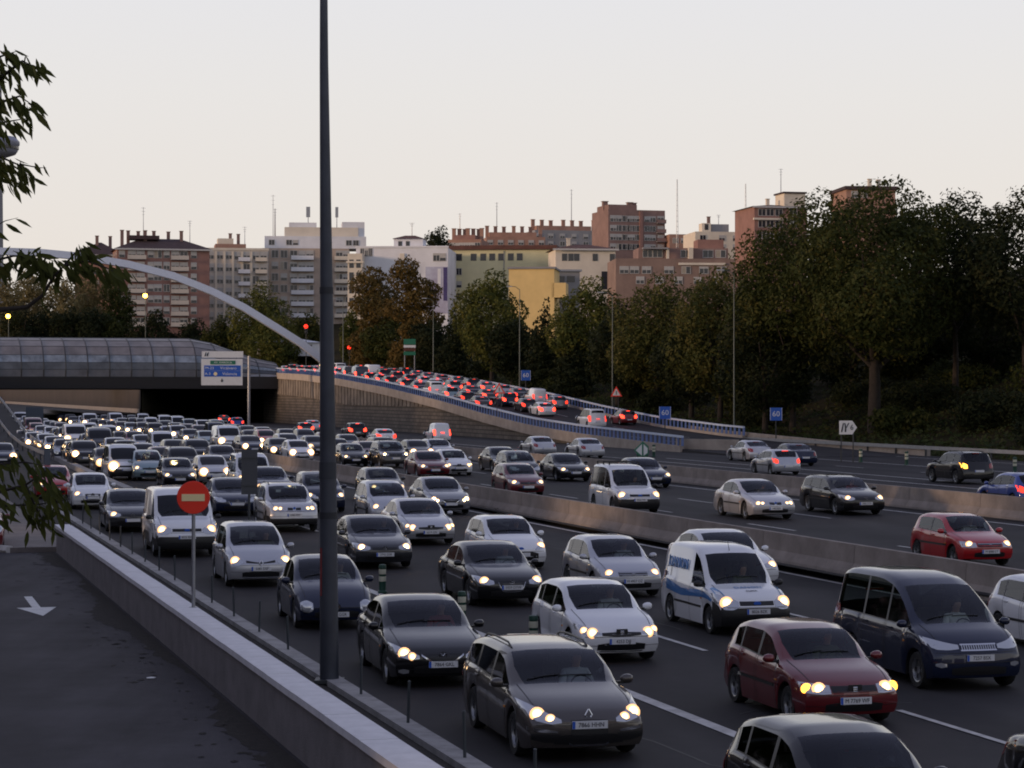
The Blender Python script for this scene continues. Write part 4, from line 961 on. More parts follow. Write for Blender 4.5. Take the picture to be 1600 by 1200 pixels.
    # wipers, roof bars, aerial
    for x0, x1 in ((-.10, .50), (-.66, -.06)):
        mb = MB(); pr = []
        for q in range(5):
            u = q / 4; yy = S['cowl'] + .13 + .03 * u
            pp, _ = ray(sh['bvh'], ((x0 + (x1 - x0) * u) * HW * .95, yy + .03 - Lc / 2, 4), (0, 0, -1))
            if pp is not None: pr.append(pp + Vector((0, -.004, .012)))
        if len(pr) > 2: put('wiper', mb.tube(pr, .009, 4), M_BLACK, None, None)
    if S.get('rails') == 1:
        for sgn in (1, -1):
            pr = []
            for q in range(9):
                yy = S['wt'] + .2 + (S['rt'] - S['wt'] - .35) * q / 8
                pp, _ = ray(sh['bvh'], (sgn * (HW * .93 - .26), yy - Lc / 2, 4), (0, 0, -1))
                if pp is not None: pr.append(pp + Vector((0, 0, .045 if 0 < q < 8 else 0)))
            put('roof_rail', MB().tube(pr, .017, 6), M_BLACK, None, None)
    if S.get('rails') == 2:
        for yy in (2.2, 3.0, 3.8):
            mb = MB().box((0, yy - Lc / 2, 1.96), (1.25, .04, .03))
            for sgn in (1, -1): mb.box((sgn * .6, yy - Lc / 2, 1.91), (.05, .06, .11))
            put('roof_bar', mb, M_BLACK, None, None)
    if kind in ('smallvan', 'bigvan'):
        pp, _ = ray(sh['bvh'], (0, S['wt'] + .1 - Lc / 2, 4), (0, 0, -1)); put('aerial', MB().cyl(pp, pp + Vector((0, .12, .22)), .008, .004, 5), M_BLACK, None, None)
    for yy, pn in ((S['fo'] * .92, None),):
        for sgn in (1, -1):
            p, _ = ray(sh['bvh'], (sgn * 3, S['fo'] + rw + .17 - Lc / 2, smooth_prof(S['belt'], S['fo']) - .22), (-sgn, 0, 0))
            if p is not None: put('indicator', MB().box(p + Vector((sgn * .004, 0, 0)), (.012, .07, .03)), M_AMBER, None, None)
    _parts[(kind, face, inside)] = out
    return out

def near_car(name, kind, face, col, s, t, label, cat='car', group=None, away=False, lights=1, tail='off', plate=None, yaw=0.0, z=0.0, amber=False):
    """s,t: middle of the bumper that faces the camera"""
    Lc = SPEC[kind]['L']; s_mid = s + Lc / 2
    th = thing(name, label, cat, P(s_mid, t, z), R(16 + yaw - (1.6 if not away else 0)) + (math.pi if away else 0), group)
    objs = []; nb = 0
    for nm, me, par, tint in car_parts(kind, face):
        o = link(nm, me, th if par is None else objs[par]); objs.append(o)
        if tint == 'paint': o.material_slots[0].link = 'OBJECT'; o.material_slots[0].material = PAINT[col]
        if tint == 'beam':
            nb += 1
            o.material_slots[0].link = 'OBJECT'; o.material_slots[0].material = (M_LENS if lights == 0 or (lights == 3 and o.data.vertices[0].co.x > 0) else M_BEAM2 if lights == 2 else M_BEAM)
            if lights == 0 or (lights == 3 and o.data.vertices[0].co.x > 0): o.material_slots[1].link = 'OBJECT'; o.material_slots[1].material = M_LENS
        if tint == 'tail' and tail != 'off':
            o.material_slots[0].link = 'OBJECT'; o.material_slots[0].material = {'on': M_REDON, 'brake': M_REDBR}[tail]
        if amber and nm == 'tail_lamp' and o.data.vertices[0].co.x > 0:
            o.material_slots[0].link = 'OBJECT'; o.material_slots[0].material = M_AMBERON
    if plate:
        for o in [q for q in objs if q.name.startswith('number_plate')][:1 if not away else 2]:
            c = sum((v.co for v in list(o.data.vertices)[:8]), Vector()) / 8 if True else None; fr = c.y < 0
            text(plate, .092, M_INK, o, (c.x + (.018 if fr else -.018), c.y + (-.012 if fr else .012), c.z - .002), (R(90), 0, 0 if fr else math.pi), 'plate_number', ext=.001, sx=.92)
    th['_k'] = kind
    S_ = SPEC[kind]; th['_seat'] = (S_['W'] / 2 * .46, S_['cowl'] + 1.06 - Lc / 2, smooth_prof(S_['belt'], S_['cowl'] + .3) - .34)
    return th, objs

_far = {}
def far_mesh(kind, face='std'):
    if kind in _far: return _far[kind]
    slots = [PAINT['silver'], M_GLASS, M_BLACK, M_BEAM, M_REDOFF, M_LENS, M_PLATE, M_RUB, M_RIM, M_CHROME, M_PLBLUE, M_GLOW]
    skip = ('bumper_seam', 'side_moulding', 'bonnet_seam', 'window_trim', 'door_seam', 'handle', 'wiper', 'emblem', 'indicator', 'plate_number', 'slat', 'grille_trim', 'bumper_trim', 'aerial')
    mb = MB()
    for nm, me, par, tint in car_parts(kind, face, False):
        if nm in skip: continue
        mm = []
        for m_ in me.materials:
            mm.append(0 if m_.name.startswith('paint_') else slots.index(m_) if m_ in slots else 2)
        pts_ = [v.co.copy() for v in me.vertices]
        if nm == 'bulb':  # bulb and its halo ring enlarged to imitate distant glow
            c_ = sum(pts_, Vector()) / len(pts_); pts_ = [c_ + (p - c_) * 2.1 + Vector((0, -.03, .015)) for p in pts_]
        if nm == 'tail_lamp':
            c_ = sum(pts_, Vector()) / len(pts_); pts_ = [c_ + (p - c_) * 1.35 + Vector((0, .015, 0)) for p in pts_]
        n_ = len(mb.v); mb.v += [tuple(v) for v in pts_]
        for p_ in me.polygons: mb.f.append(tuple(n_ + v for v in p_.vertices)); mb.m.append(mm[p_.material_index])
    me = mb.mesh('car', slots, 42); _far[kind] = me
    return me
def far_car(name, kind, col, s, t, label, group, cat='car', away=False, lights=1, tail='off', z=0.0, yaw=0.0, face='std', tilt=0.0):
    o = link(name, far_mesh(kind, face), None, P(s + SPEC[kind]['L'] / 2, t, z), (tilt, 0, R(16 + yaw) + (math.pi if away else 0)))
    o.rotation_mode = 'XYZ'
    def setm(i, m_): o.material_slots[i].link = 'OBJECT'; o.material_slots[i].material = m_
    setm(0, PAINT[col])
    if lights != 1: setm(3, M_LENS if lights == 0 else M_BEAM2)
    if lights == 0: setm(11, M_LENS)
    if tail != 'off': setm(4, {'on': M_REDON, 'brake': M_REDBR}[tail])
    tag(o, label, cat, group)
    return o
# ------------------------------------------------------------------ the cars one can tell apart, nearest first
JAM = 'cars queueing in the jammed lanes'; MID = 'cars coming up the middle carriageway'; AWAY = 'cars driving away on the far carriageway'; RAMP = 'cars queueing up the ramp'
NEAR = [
 # name, kind, face, colour, s, t, label, opts
 ('estate_car', 'estate', 'swept', 'grey_brown', 26.23, 8.71, 'grey brown estate car with roof rails and lit headlights beside the kerb posts', JAM, dict(plate='7866 HHN', yaw=-1.0)),
 ('hatchback', 'hatch', 'std', 'black', 18.75, 9.39, 'black hatchback cut off by the bottom edge, in front of the dark red hatchback', JAM, dict()),
 ('saloon_car', 'saloon', 'std', 'black', 18.16, 12.71, 'black saloon in the bottom right corner, only its left side in view', JAM, dict()),
 ('saloon_car', 'saloon', 'wing', 'black', 33.60, 8.71, 'black saloon with a V shaped chrome grille line, right behind the grey brown estate', JAM, dict(plate='7864 GKL', yaw=-1.5)),
 ('round_hatchback', 'beetle', 'round', 'dark_blue', 42.60, 8.83, 'dark rounded hatchback with unlit round headlamps behind the tall lamp post', JAM, dict(plate='8580 GGR', lights=0, yaw=-1)),
 ('people_carrier', 'mpv', 'arrows', 'silver', 52.56, 8.99, 'silver compact people carrier with lit headlights in front of the white work van', JAM, dict(plate='5081 DSP')),
 ('work_van', 'bigvan', 'vanface', 'white', 62.87, 8.66, 'white work van half hidden behind the round red sign', JAM, dict(plate='8026 BWX')),
 ('saloon_car', 'saloon', 'std', 'dark_grey', 74.68, 8.45, 'dark saloon with one lit headlight, between the white hatchback and the work van', JAM, dict(lights=3)),
 ('hatchback', 'hatch', 'frame', 'white', 89.94, 8.57, 'white hatchback in the kerb lane, in front of the red hatchback', JAM, dict(lights=3)),
 ('hatchback', 'hatch', 'std', 'red', 99.25, 7.80, 'red hatchback in the kerb lane behind the white hatchback', JAM, dict(lights=3)),
 ('hatchback', 'hatch', 'shield', 'white', 35.89, 12.36, 'white hatchback with a dark shield badge, beside the black V-grille saloon', JAM, dict(plate='4253 DJJ')),
 ('hatchback', 'hatch', 'amber', 'dark_red', 28.04, 13.07, 'dark red older hatchback with amber lit headlights in front of the black minibus', JAM, dict(plate='M 7769 WF', amber=False)),
 ('saloon_car', 'saloon', 'frame', 'black', 46.07, 13.35, 'black saloon with a chrome framed grille in front of the white curvy hatchback', JAM, dict(plate='5939 DTW')),
 ('saloon_car', 'saloon', 'std', 'dark_grey', 57.01, 13.02, 'dark saloon with bright round headlights just right of the tall lamp post', JAM, dict(plate='3742 DSR', lights=2)),
 ('off_roader', 'suv', 'kidney', 'silver', 73.24, 13.61, 'silver off-roader with twin dark grille openings left of the tall lamp post', JAM, dict(plate='0480 FMT')),
 ('saloon_car', 'saloon', 'frame', 'dark_blue', 83.55, 13.33, 'dark blue saloon behind the back of the grey road sign', JAM, dict(lights=0)),
 ('minibus', 'minibus', 'teeth', 'dark_blue', 30.97, 16.55, 'black minibus with a bright toothed grille and unlit lamps', JAM, dict(plate='7257 BSX', lights=0), 'van'),
 ('delivery_van', 'smallvan', 'vanface', 'white', 39.24, 16.23, 'white small delivery van with blue stripes and lettering', JAM, dict(plate='8026 BZK'), 'van'),
 ('hatchback', 'hatch', 'square', 'silver', 47.37, 16.54, 'silver five door hatchback behind the blue striped delivery van', JAM, dict(plate='M 4957 OZ')),
 ('hatchback', 'hatch', 'lion', 'white', 55.94, 16.40, 'white curvy hatchback with a large dark lower grille behind the black saloon', JAM, dict()),
 ('saloon_car', 'saloon', 'shield', 'silver', 65.74, 16.42, 'silver saloon ahead of the grey saloon in the third lane', JAM, dict(plate='6219 CFV')),
 ('people_carrier', 'mpv', 'std', 'silver', 76.04, 17.61, 'silver rounded people carrier behind the silver third lane saloon', JAM, dict()),
 ('people_carrier', 'mpv', 'std', 'dark_blue', 85.02, 17.00, 'dark blue people carrier partly hidden behind the tall lamp post', JAM, dict()),
 ('saloon_car', 'saloon', 'wing', 'silver_grey', 82.20, 21.27, 'grey saloon with one bright headlight beside the near concrete barrier', JAM, dict(lights=2)),
 ('hatchback', 'hatch', 'std', 'dark_grey', 93.03, 21.29, 'dark hatchback right behind the silver rounded people carrier', JAM, dict()),
 ('saloon_car', 'saloon', 'std', 'white', 48.69, 19.92, 'white saloon half hidden behind the blue striped delivery van', JAM, dict()),
 ('hatchback', 'hatch', 'std', 'white', 34.35, 20.81, 'white hatchback at the right edge behind the black minibus', JAM, dict(lights=0)),
 ('saloon_car', 'saloon', 'std', 'dark_blue', 95.36, 16.82, 'dark saloon directly behind the silver off-roader, left of the lamp post', JAM, dict()),
 ('delivery_van', 'connect', 'vanface', 'white', 101.51, 17.05, 'white windowed van straight behind the back of the grey road sign', JAM, dict(), 'van'),
 ('saloon_car', 'saloon', 'std', 'dark_grey', 135.23, 20.80, 'dark saloon in the fourth lane, left of and beyond the white windowed van', JAM, dict()),
 ('hatchback', 'hatch', 'std', 'black', 109.12, 14.58, 'black car in the second lane straight above the round red sign', JAM, dict(lights=1)),
 ('people_carrier', 'mpv', 'std', 'pale_blue', 118.48, 14.21, 'pale blue people carrier with one bright headlight in the second lane', JAM, dict(lights=3)),
 # middle carriageway
 ('delivery_van', 'connect', 'vanface', 'white', 80.33, 28.19, 'white windowed van with roof bars on the middle carriageway', MID, dict(plate='8046 FSX'), 'van'),
 ('hatchback', 'hatch', 'std', 'maroon', 95.93, 28.34, 'maroon hatchback behind the white windowed van', MID, dict(lights=1)),
 ('people_carrier', 'mpv', 'std', 'dark_grey', 111.73, 32.90, 'dark grey people carrier just behind the maroon hatchback', MID, dict(lights=0)),
 ('saloon_car', 'saloon', 'frame', 'black', 111.34, 35.49, 'black saloon with lit headlights left of the white windowed van', MID, dict()),
 ('saloon_car', 'saloon', 'std', 'dark_grey', 126.18, 36.13, 'dark saloon seen above the dark grey people carrier', MID, dict(lights=0)),
 ('saloon_car', 'saloon', 'frame', 'dark_blue', 102.66, 36.80, 'dark saloon with one headlight lit behind the white windowed van', MID, dict(lights=1)),
 ('saloon_car', 'saloon', 'kidney', 'silver', 75.62, 31.74, 'silver saloon driving alone with small twin grille on the middle carriageway', MID, dict(plate='1402 BLR')),
 ('estate_car', 'estate', 'std', 'black', 77.49, 36.18, 'black estate car with lit headlights alone beside the second barrier', MID, dict(plate='2950 DTM')),
 ('small_hatchback', 'hatch3', 'square', 'red', 53.50, 28.60, 'bright red three door hatchback behind the near concrete barrier', MID, dict(plate='M 8080 LT')),
 ('saloon_car', 'saloon', 'std', 'dark_red', 118.59, 29.74, 'dark red saloon beside the white hatchback in the middle carriageway queue', MID, dict()),
 ('hatchback', 'hatch', 'shield', 'white', 121.12, 31.73, 'white hatchback with a dark badge beside the dark red saloon', MID, dict()),
 ('estate_car', 'estate', 'std', 'silver', 149.60, 38.12, 'silver estate car behind the white badged hatchback', MID, dict(lights=0)),
 ('off_roader', 'suv', 'std', 'dark_grey', 134.71, 31.26, 'dark off-roader with two bright headlights right of the lamp post', MID, dict(lights=2)),
 ('hatchback', 'hatch', 'std', 'black', 137.84, 29.42, 'black hatchback next to the dark off-roader, nearer the lamp post', MID, dict()),
]
# a seated driver: one continuous skinned body, hair as a child
def person_mesh():
    V = [(0, 0, 0), (0, .02, .18), (0, .03, .36), (0, .02, .47), (0, -.005, .55), (0, -.02, .64), (0, -.015, .73),
         (.17, .03, .42), (.25, -.10, .20), (.15, -.36, .24), (.13, -.44, .27), (-.17, .03, .42), (-.25, -.10, .20), (-.15, -.36, .24), (-.13, -.44, .27),
         (.10, -.02, -.01), (.13, -.42, .04), (.12, -.55, -.32), (-.10, -.02, -.01), (-.13, -.42, .04), (-.12, -.55, -.32)]
    E = [(0, 1), (1, 2), (2, 3), (3, 4), (4, 5), (5, 6), (2, 7), (7, 8), (8, 9), (9, 10), (2, 11), (11, 12), (12, 13), (13, 14), (0, 15), (15, 16), (16, 17), (0, 18), (18, 19), (19, 20)]
    Rr = [.15, .145, .15, .07, .062, .098, .085, .075, .052, .038, .045, .075, .052, .038, .045, .10, .072, .05, .10, .072, .05]
    me = bpy.data.meshes.new('person'); me.from_pydata(V, E, []); o = bpy.data.objects.new('tmp', me); COL.objects.link(o)
    m = o.modifiers.new('s', 'SKIN'); 
    for v, r_ in zip(me.skin_vertices[0].data, Rr): v.radius = (r_, r_)
    me.skin_vertices[0].data[0].use_root = True
    o.modifiers.new('d', 'SUBSURF').levels = 2
    dg = bpy.context.evaluated_depsgraph_get(); dg.update(); k = bpy.data.meshes.new_from_object(o.evaluated_get(dg))
    bpy.data.objects.remove(o); k.materials.clear()
    k.materials.append(mat('shirt_base', (.3, .3, .3), .9)); k.materials.append(mat('skin', (.42, .25, .18), .6))
    for p in k.polygons:
        c = p.center; p.material_index = 1 if c.z > .50 or (c.y < -.37 and c.z > .15) else 0; p.use_smooth = True
    return k
PERSON = person_mesh()
HAIR = MB().lathe([(0, .105), (.055, .095), (.092, .055), (.105, 0), (.10, -.05), (.085, -.09)], 14).mesh('hair', mat('dark_hair', (.02, .014, .010), .7), 180)
SHIRTS = [mat('shirt_' + n_, c, .9) for n_, c in (('pale', (.50, .52, .56)), ('navy', (.03, .04, .09)), ('grey', (.16, .16, .17)), ('red', (.25, .03, .03)), ('white', (.62, .62, .6)), ('olive', (.09, .10, .05)))]
SNAME = ['pale', 'navy', 'grey', 'red', 'white', 'olive']
def driver(th, i, what):
    k = i % 6; bpy.context.view_layer.update()
    o = link('person', PERSON); o.matrix_world = th.matrix_basis @ Matrix.Translation(th['_seat'])
    o.material_slots[0].link = 'OBJECT'; o.material_slots[0].material = SHIRTS[k]
    h = link('hair', HAIR, o, (0, .012, .695)); h.rotation_euler.x = R(-12)
    tag(o, 'driver in a %s top sitting in the %s' % (SNAME[k], what), 'person')
WHO = {0: 'grey brown estate with roof rails', 3: 'black V-grille saloon', 4: 'dark rounded hatchback', 5: 'silver compact people carrier', 6: 'white work van', 10: 'white shield-badge hatchback', 11: 'dark red older hatchback',
       12: 'black chrome-framed saloon', 13: 'dark saloon right of the lamp post', 16: 'black minibus', 17: 'blue striped delivery van', 18: 'silver five door hatchback', 19: 'white curvy hatchback', 20: 'silver third lane saloon',
       32: 'white windowed van', 38: 'silver saloon driving alone', 39: 'black estate driving alone', 40: 'bright red three door hatchback'}
n_car = 0
CARS = []
for row in NEAR:
    nm, kind, face, col, s, t, lab, grp, opt = row[:9]
    th, ob = near_car(nm, kind, face, col, s, t, lab, row[9] if len(row) > 9 else 'van' if kind in ('bigvan',) else 'car', grp, **opt)
    CARS.append((s, t, SPEC[kind]['L'])); th.pop('_k', None)
    if n_car in WHO: driver(th, n_car, WHO[n_car])
    th.pop('_seat', None); n_car += 1
    if lab.startswith('white small delivery van'): COMBO = (th, ob)
    if lab.startswith('dark red older'): 
        for o in ob:
            if o.name.startswith('headlight') : pass
REAR = [
 ('saloon_car', 'saloon', 'silver', 158.07, 47.95, 'silver saloon seen from behind, left of another silver saloon near the ramp foot', 'off'),
 ('saloon_car', 'saloon', 'silver', 150.85, 49.31, 'silver saloon seen from behind nearest the green diamond board', 'off'),
 ('saloon_car', 'saloon', 'silver', 140.58, 57.85, 'silver car driving away farthest right of the ramp foot, ahead of the pale hatchback', 'off'),
 ('hatchback', 'hatch', 'silver', 117.09, 49.79, 'silver hatchback seen from behind with two red lamps beside the dark blue saloon', 'on'),
 ('saloon_car', 'saloon', 'dark_blue', 131.07, 56.92, 'dark blue saloon driving away beside the silver hatchback', 'off'),
 ('off_roader', 'suv', 'black', 102.57, 54.06, 'black off-roader driving away with its amber indicator lit', 'off'),
 ('hatchback', 'hatch', 'blue', 79.57, 44.56, 'bright blue hatchback at the right edge seen from behind', 'on'),
]
for nm, kind, col, s, t, lab, tl in REAR:
    th, ob = near_car(nm, kind, 'std', col, s, t, lab, 'car', AWAY, away=True, lights=0, tail=tl, plate=None); th.pop('_k', None); th.pop('_seat', None)
    if 'amber' in lab:
        for o in ob:
            if o.name.startswith('tail_lamp') and o.data.vertices[0].co.x < 0:
                pass
        tl_ = [o for o in ob if o.name.startswith('tail_lamp')]
        left = max(tl_, key=lambda o: o.data.vertices[0].co.x)
        left.material_slots[0].link = 'OBJECT'; left.material_slots[0].material = M_AMBERON
    CARS.append((s, t, SPEC[kind]['L']))
# parked red car at the left edge, on the service road
th, _ = near_car('hatchback', 'hatch', 'std', 'dark_red', 66.6, 3.0, 'dark red car parked at the left edge by the pavement end', 'car', None, lights=0); th.pop('_k', None); th.pop('_seat', None)
# livery of the small delivery van
M_LBLUE = mat('livery_blue', (.03, .20, .52), .35, coat=1.0); M_LSOFT = mat('livery_pale_blue', (.10, .30, .58), .35, coat=1.0)
th, ob = COMBO; sh = car_shape('smallvan'); Lc = SPEC['smallvan']['L']
def side_strip(sh, cols, sgn=-1, off=.006, n=14):
    vs, mb = [], MB()
    for i in range(n + 1):
        y = cols[0][0] + (cols[-1][0] - cols[0][0]) * i / n
        lo, hi = pl([(c[0], c[1]) for c in cols], y), pl([(c[0], c[2]) for c in cols], y)
        for z in (lo, (lo + hi) / 2, hi):
            p, nn = ray(sh['bvh'], (sgn * 3, y - Lc / 2, z), (-sgn, 0, 0))
            p = p if p is not None else Vector((sgn * sh['HW'], y - Lc / 2, z)); vs.append(p + Vector((sgn * off, 0, 0)))
    return mb.add(vs, [(3 * i + j, 3 * i + 3 + j, 3 * i + 4 + j, 3 * i + 1 + j) for i in range(n) for j in (0, 1)])
side_strip(sh, [(.62, .70, .76), (1.0, .76, .88), (1.6, .74, .90), (2.6, .68, .84), (3.6, .74, .98), (4.15, .86, 1.0)]).obj('stripe', M_LBLUE, th)
side_strip(sh, [(.62, .70, .76), (1.0, .76, .88), (1.6, .74, .90), (2.6, .68, .84), (3.6, .74, .98), (4.15, .86, 1.0)], 1).obj('stripe', M_LBLUE, th)
side_strip(sh, [(1.3, .52, .57), (3.2, .52, .57)]).obj('side_moulding', M_BLACK, th)
for sgn, rot in ((-1, (R(90), 0, R(-90))), (1, (R(90), 0, R(90)))):
    p, _ = ray(sh['bvh'], (sgn * 3, 3.05 - Lc / 2, 1.36), (-sgn, 0, 0))
    text('DANON', .34, M_LBLUE, th, p + Vector((sgn * .022, 0, 0)), (R(90 - 9 * 1), 0, rot[2]), ext=.012)
    MB().prism([(-.02, -.12), (.10, .16), (.16, .16), (.04, -.12)], .008, p + Vector((sgn * .02, (.72 if sgn < 0 else -.72), 0)), (0, -sgn * -1, 0), (0, 0, 1)).obj('logo_bar', M_LBLUE, th)
for sgn in (-1, 1):
    mb = MB()
    vs = []
    for i in range(9):
        u = i / 8
        for w in (0, .16):
            p, nn = ray(sh['bvh'], (sgn * (.78 - .0 * u - w * (1 - .5 * u)), .30 + .62 * u - Lc / 2, 4), (0, 0, -1))
            if p is None: p = Vector((sgn * .76, .30 + .62 * u - Lc / 2, .9))
            vs.append(p + Vector((0, 0, .007)))
    f = [(2 * i, 2 * i + 1, 2 * i + 3, 2 * i + 2) for i in range(8)]
    mb.add(vs, f).obj('bonnet_stripe', M_LSOFT, th)
for q, (body, size, y) in enumerate((('DANON', .17, .66), ('CLIMA', .09, .44))):
    p, nn = ray(sh['bvh'], (0, y - Lc / 2, 4), (0, 0, -1))
    tilt = math.atan2(-nn.y, nn.z)
    text(body, size, (M_LBLUE, M_INK)[q], th, p + Vector((0, -.004, .010)), (tilt, 0, 0), ext=.002)

# ------------------------------------------------------------------ the rest of the traffic, lane by lane
rq = random.Random(11)
COLS = ['silver'] * 4 + ['white'] * 4 + ['black'] * 8 + ['dark_grey'] * 5 + ['dark_blue'] * 5 + ['silver_grey'] * 2 + ['maroon', 'red', 'dark_red', 'blue', 'beige', 'pale_blue', 'dark_green']
KINDS = ['hatch'] * 5 + ['saloon'] * 4 + ['estate'] * 2 + ['mpv'] * 3 + ['suv', 'suv', 'smallvan', 'connect', 'bigvan']
KN = {'hatch': ('hatchback', 'hatchback'), 'saloon': ('saloon_car', 'saloon'), 'estate': ('estate_car', 'estate car'), 'mpv': ('people_carrier', 'people carrier'),
      'suv': ('off_roader', 'off-roader'), 'smallvan': ('delivery_van', 'delivery van'), 'connect': ('delivery_van', 'windowed van'), 'bigvan': ('work_van', 'work van')}
LANES = [  # t, s from, s to, gap, where, group, away, height fn
 (13.2, 119, 330, 4.2, 'second jammed lane', JAM, False, None),
 (16.8, 112, 330, 4.4, 'third jammed lane', JAM, False, None),
 (20.4, 142, 330, 4.4, 'fourth jammed lane', JAM, False, None),
 (27.8, 148, 345, 4.2, 'left lane of the middle carriageway', MID, False, None),
 (31.9, 143, 345, 4.6, 'centre lane of the middle carriageway', MID, False, None),
 (36.0, 147, 345, 4.8, 'right lane of the middle carriageway', MID, False, None),
 (8.0, 143, 330, 13, 'left slip road', JAM, False, zs),
 (63.4, 231, 345, 2.1, 'left lane of the ramp', RAMP, True, zr),
 (67.4, 213, 345, 2.4, 'middle lane of the ramp', RAMP, True, zr),
 (71.8, 231, 345, 2.3, 'right lane of the ramp', RAMP, True, zr),
]
rows = []
for li, (t0, s0, s1, gap, where, grp, away, zf) in enumerate(LANES):
    s = s0 + rq.uniform(0, 1.5); lane = []
    while s < s1:
        kind = rq.choice(KINDS); col = rq.choice(COLS)
        if li > 6 and rq.random() < .55: col = rq.choice(['black', 'dark_grey', 'dark_blue', 'maroon', 'silver_grey'])
        if kind in ('smallvan', 'connect', 'bigvan'): col = 'white' if rq.random() < .8 else col
        if s == s0 and False: pass
        lane.append([s, kind, col]); s += SPEC[kind]['L'] + gap * rq.uniform(.75, 1.6) + max(0, (s - 200) * (.012 if not away else .004))
    if li == 6: lane[0][1:] = ['saloon', 'dark_blue']
    if li == 7: lane[0][1:] = ['saloon', 'dark_grey']; lane[1][1:] = ['hatch', 'black']
    if li == 8: lane[0][0] = 205; lane[0][1:] = ['connect', 'white']; lane[1][1:] = ['saloon', 'white']
    for i, (s, kind, col) in enumerate(lane): rows.append((li, i, s, kind, col, lane))
# singles: the red car on the ramp, far cars on the away lanes
used = set()
def cn(c): return CNAME.get(c, c)
for li, i, s, kind, col, lane in rows:
    t0, s0, s1, gap, where, grp, away, zf = LANES[li]
    t = t0 + rq.uniform(-.25, .25); z = zf(s + 2) + (.03 if away or zf else 0) if zf else 0.0
    a = lane[i - 1] if i else None; b = lane[i + 1] if i + 1 < len(lane) else None
    me_ = '%s %s' % (cn(col), KN[kind][1])
    nb_ = lambda q: '%s %s' % (cn(q[2]), KN[q[1]][1])
    W_ = {0: 'second jammed lane', 1: 'third jammed lane', 2: 'fourth jammed lane', 3: 'left middle lane', 4: 'centre middle lane', 5: 'right middle lane', 6: 'left slip road', 7: 'left ramp lane', 8: 'middle ramp lane', 9: 'right ramp lane'}[li]
    opts = []
    if a: opts.append('%s in the %s, behind a %s' % (me_, W_, nb_(a)))
    else: opts.append('%s at the near end of the far %s queue' % (me_, W_))
    if a and b: opts.append('%s in the %s between %s and %s' % (me_, W_, nb_(a), nb_(b)))
    if b: opts.append('%s in the %s, just ahead of a %s' % (me_, W_, nb_(b)))
    opts.append('%s, number %d along the %s queue' % (me_, i + 1, W_))
    opts.append('%s, number %d from the near end of the %s' % (me_, i + 1, W_))
    good = [o for o in opts if o not in used and len(o.split()) <= 16]
    lab = good[0]; used.add(lab)
    tail = 'brake' if away and rq.random() < .5 else 'on' if away else 'off'
    lights = 0 if away else rq.choice([1, 2, 2, 2, 2, 2, 0])
    face = 'vanface' if kind in ('smallvan', 'connect', 'bigvan') else 'std'
    tilt = -math.atan((zf(s + 4) - zf(s)) / 4) * (1 if away else -1) if zf else 0
    far_car(KN[kind][0], kind, col, s, t, lab, grp, 'van' if 'van' in KN[kind][0] else 'car', away, lights, tail, z, rq.uniform(-1.2, 1.2), face, tilt)
for nm, kind, col, s, t, lab, tail, z in (
  ('hatchback', 'hatch', 'dark_red', 209, 72.0, 'dark red hatchback alone on the right lane of the ramp with red lamps lit', 'brake', zr(211)),
  ('delivery_van', 'smallvan', 'white', 205, 52.0, 'white van seen from behind at the foot of the retaining wall', 'brake', 0),
  ('saloon_car', 'saloon', 'white', 196, 44.6, 'white saloon seen from behind beyond the silver estate car', 'on', 0),
  ('off_roader', 'suv', 'black', 222, 47.5, 'black off-roader seen from behind near the foot of the retaining wall', 'brake', 0),
  ('hatchback', 'hatch', 'dark_grey', 243, 46.2, 'dark hatchback driving away toward the bridge ahead of the black off-roader', 'brake', 0),
  ('saloon_car', 'saloon', 'silver', 263, 51.0, 'silver saloon driving away beside the retaining wall close to the bridge', 'on', 0),
  ('hatchback', 'hatch', 'blue', 296, 47.0, 'blue hatchback driving away just short of the bridge', 'on', 0),
  ('saloon_car', 'saloon', 'black', 330, 50.5, 'black saloon with red lamps entering the shade under the bridge', 'brake', 0)):
    far_car(nm, kind, col, s, t, lab, AWAY if z == 0 else RAMP, 'van' if 'van' in nm else 'car', True, 0, tail, z)
# cars crossing on the bridge street
for kind, col, t, s, rot, lab in (('saloon', 'white', 55.5, 360, 106, 'white saloon seen side-on crossing the bridge street by the arch foot'),
                                  ('hatch', 'silver_grey', 49, 361, 106, 'grey hatchback crossing the bridge street left of the white saloon'),
                                  ('saloon', 'white', 66, 364, 20, 'white saloon waiting at the top of the ramp')):
    o = far_car(KN[kind][0], kind, col, s, t, lab, None, 'car', True, 0, 'on', 7.76); o.rotation_euler = (0, 0, R(rot if rot > 90 else 196)); 
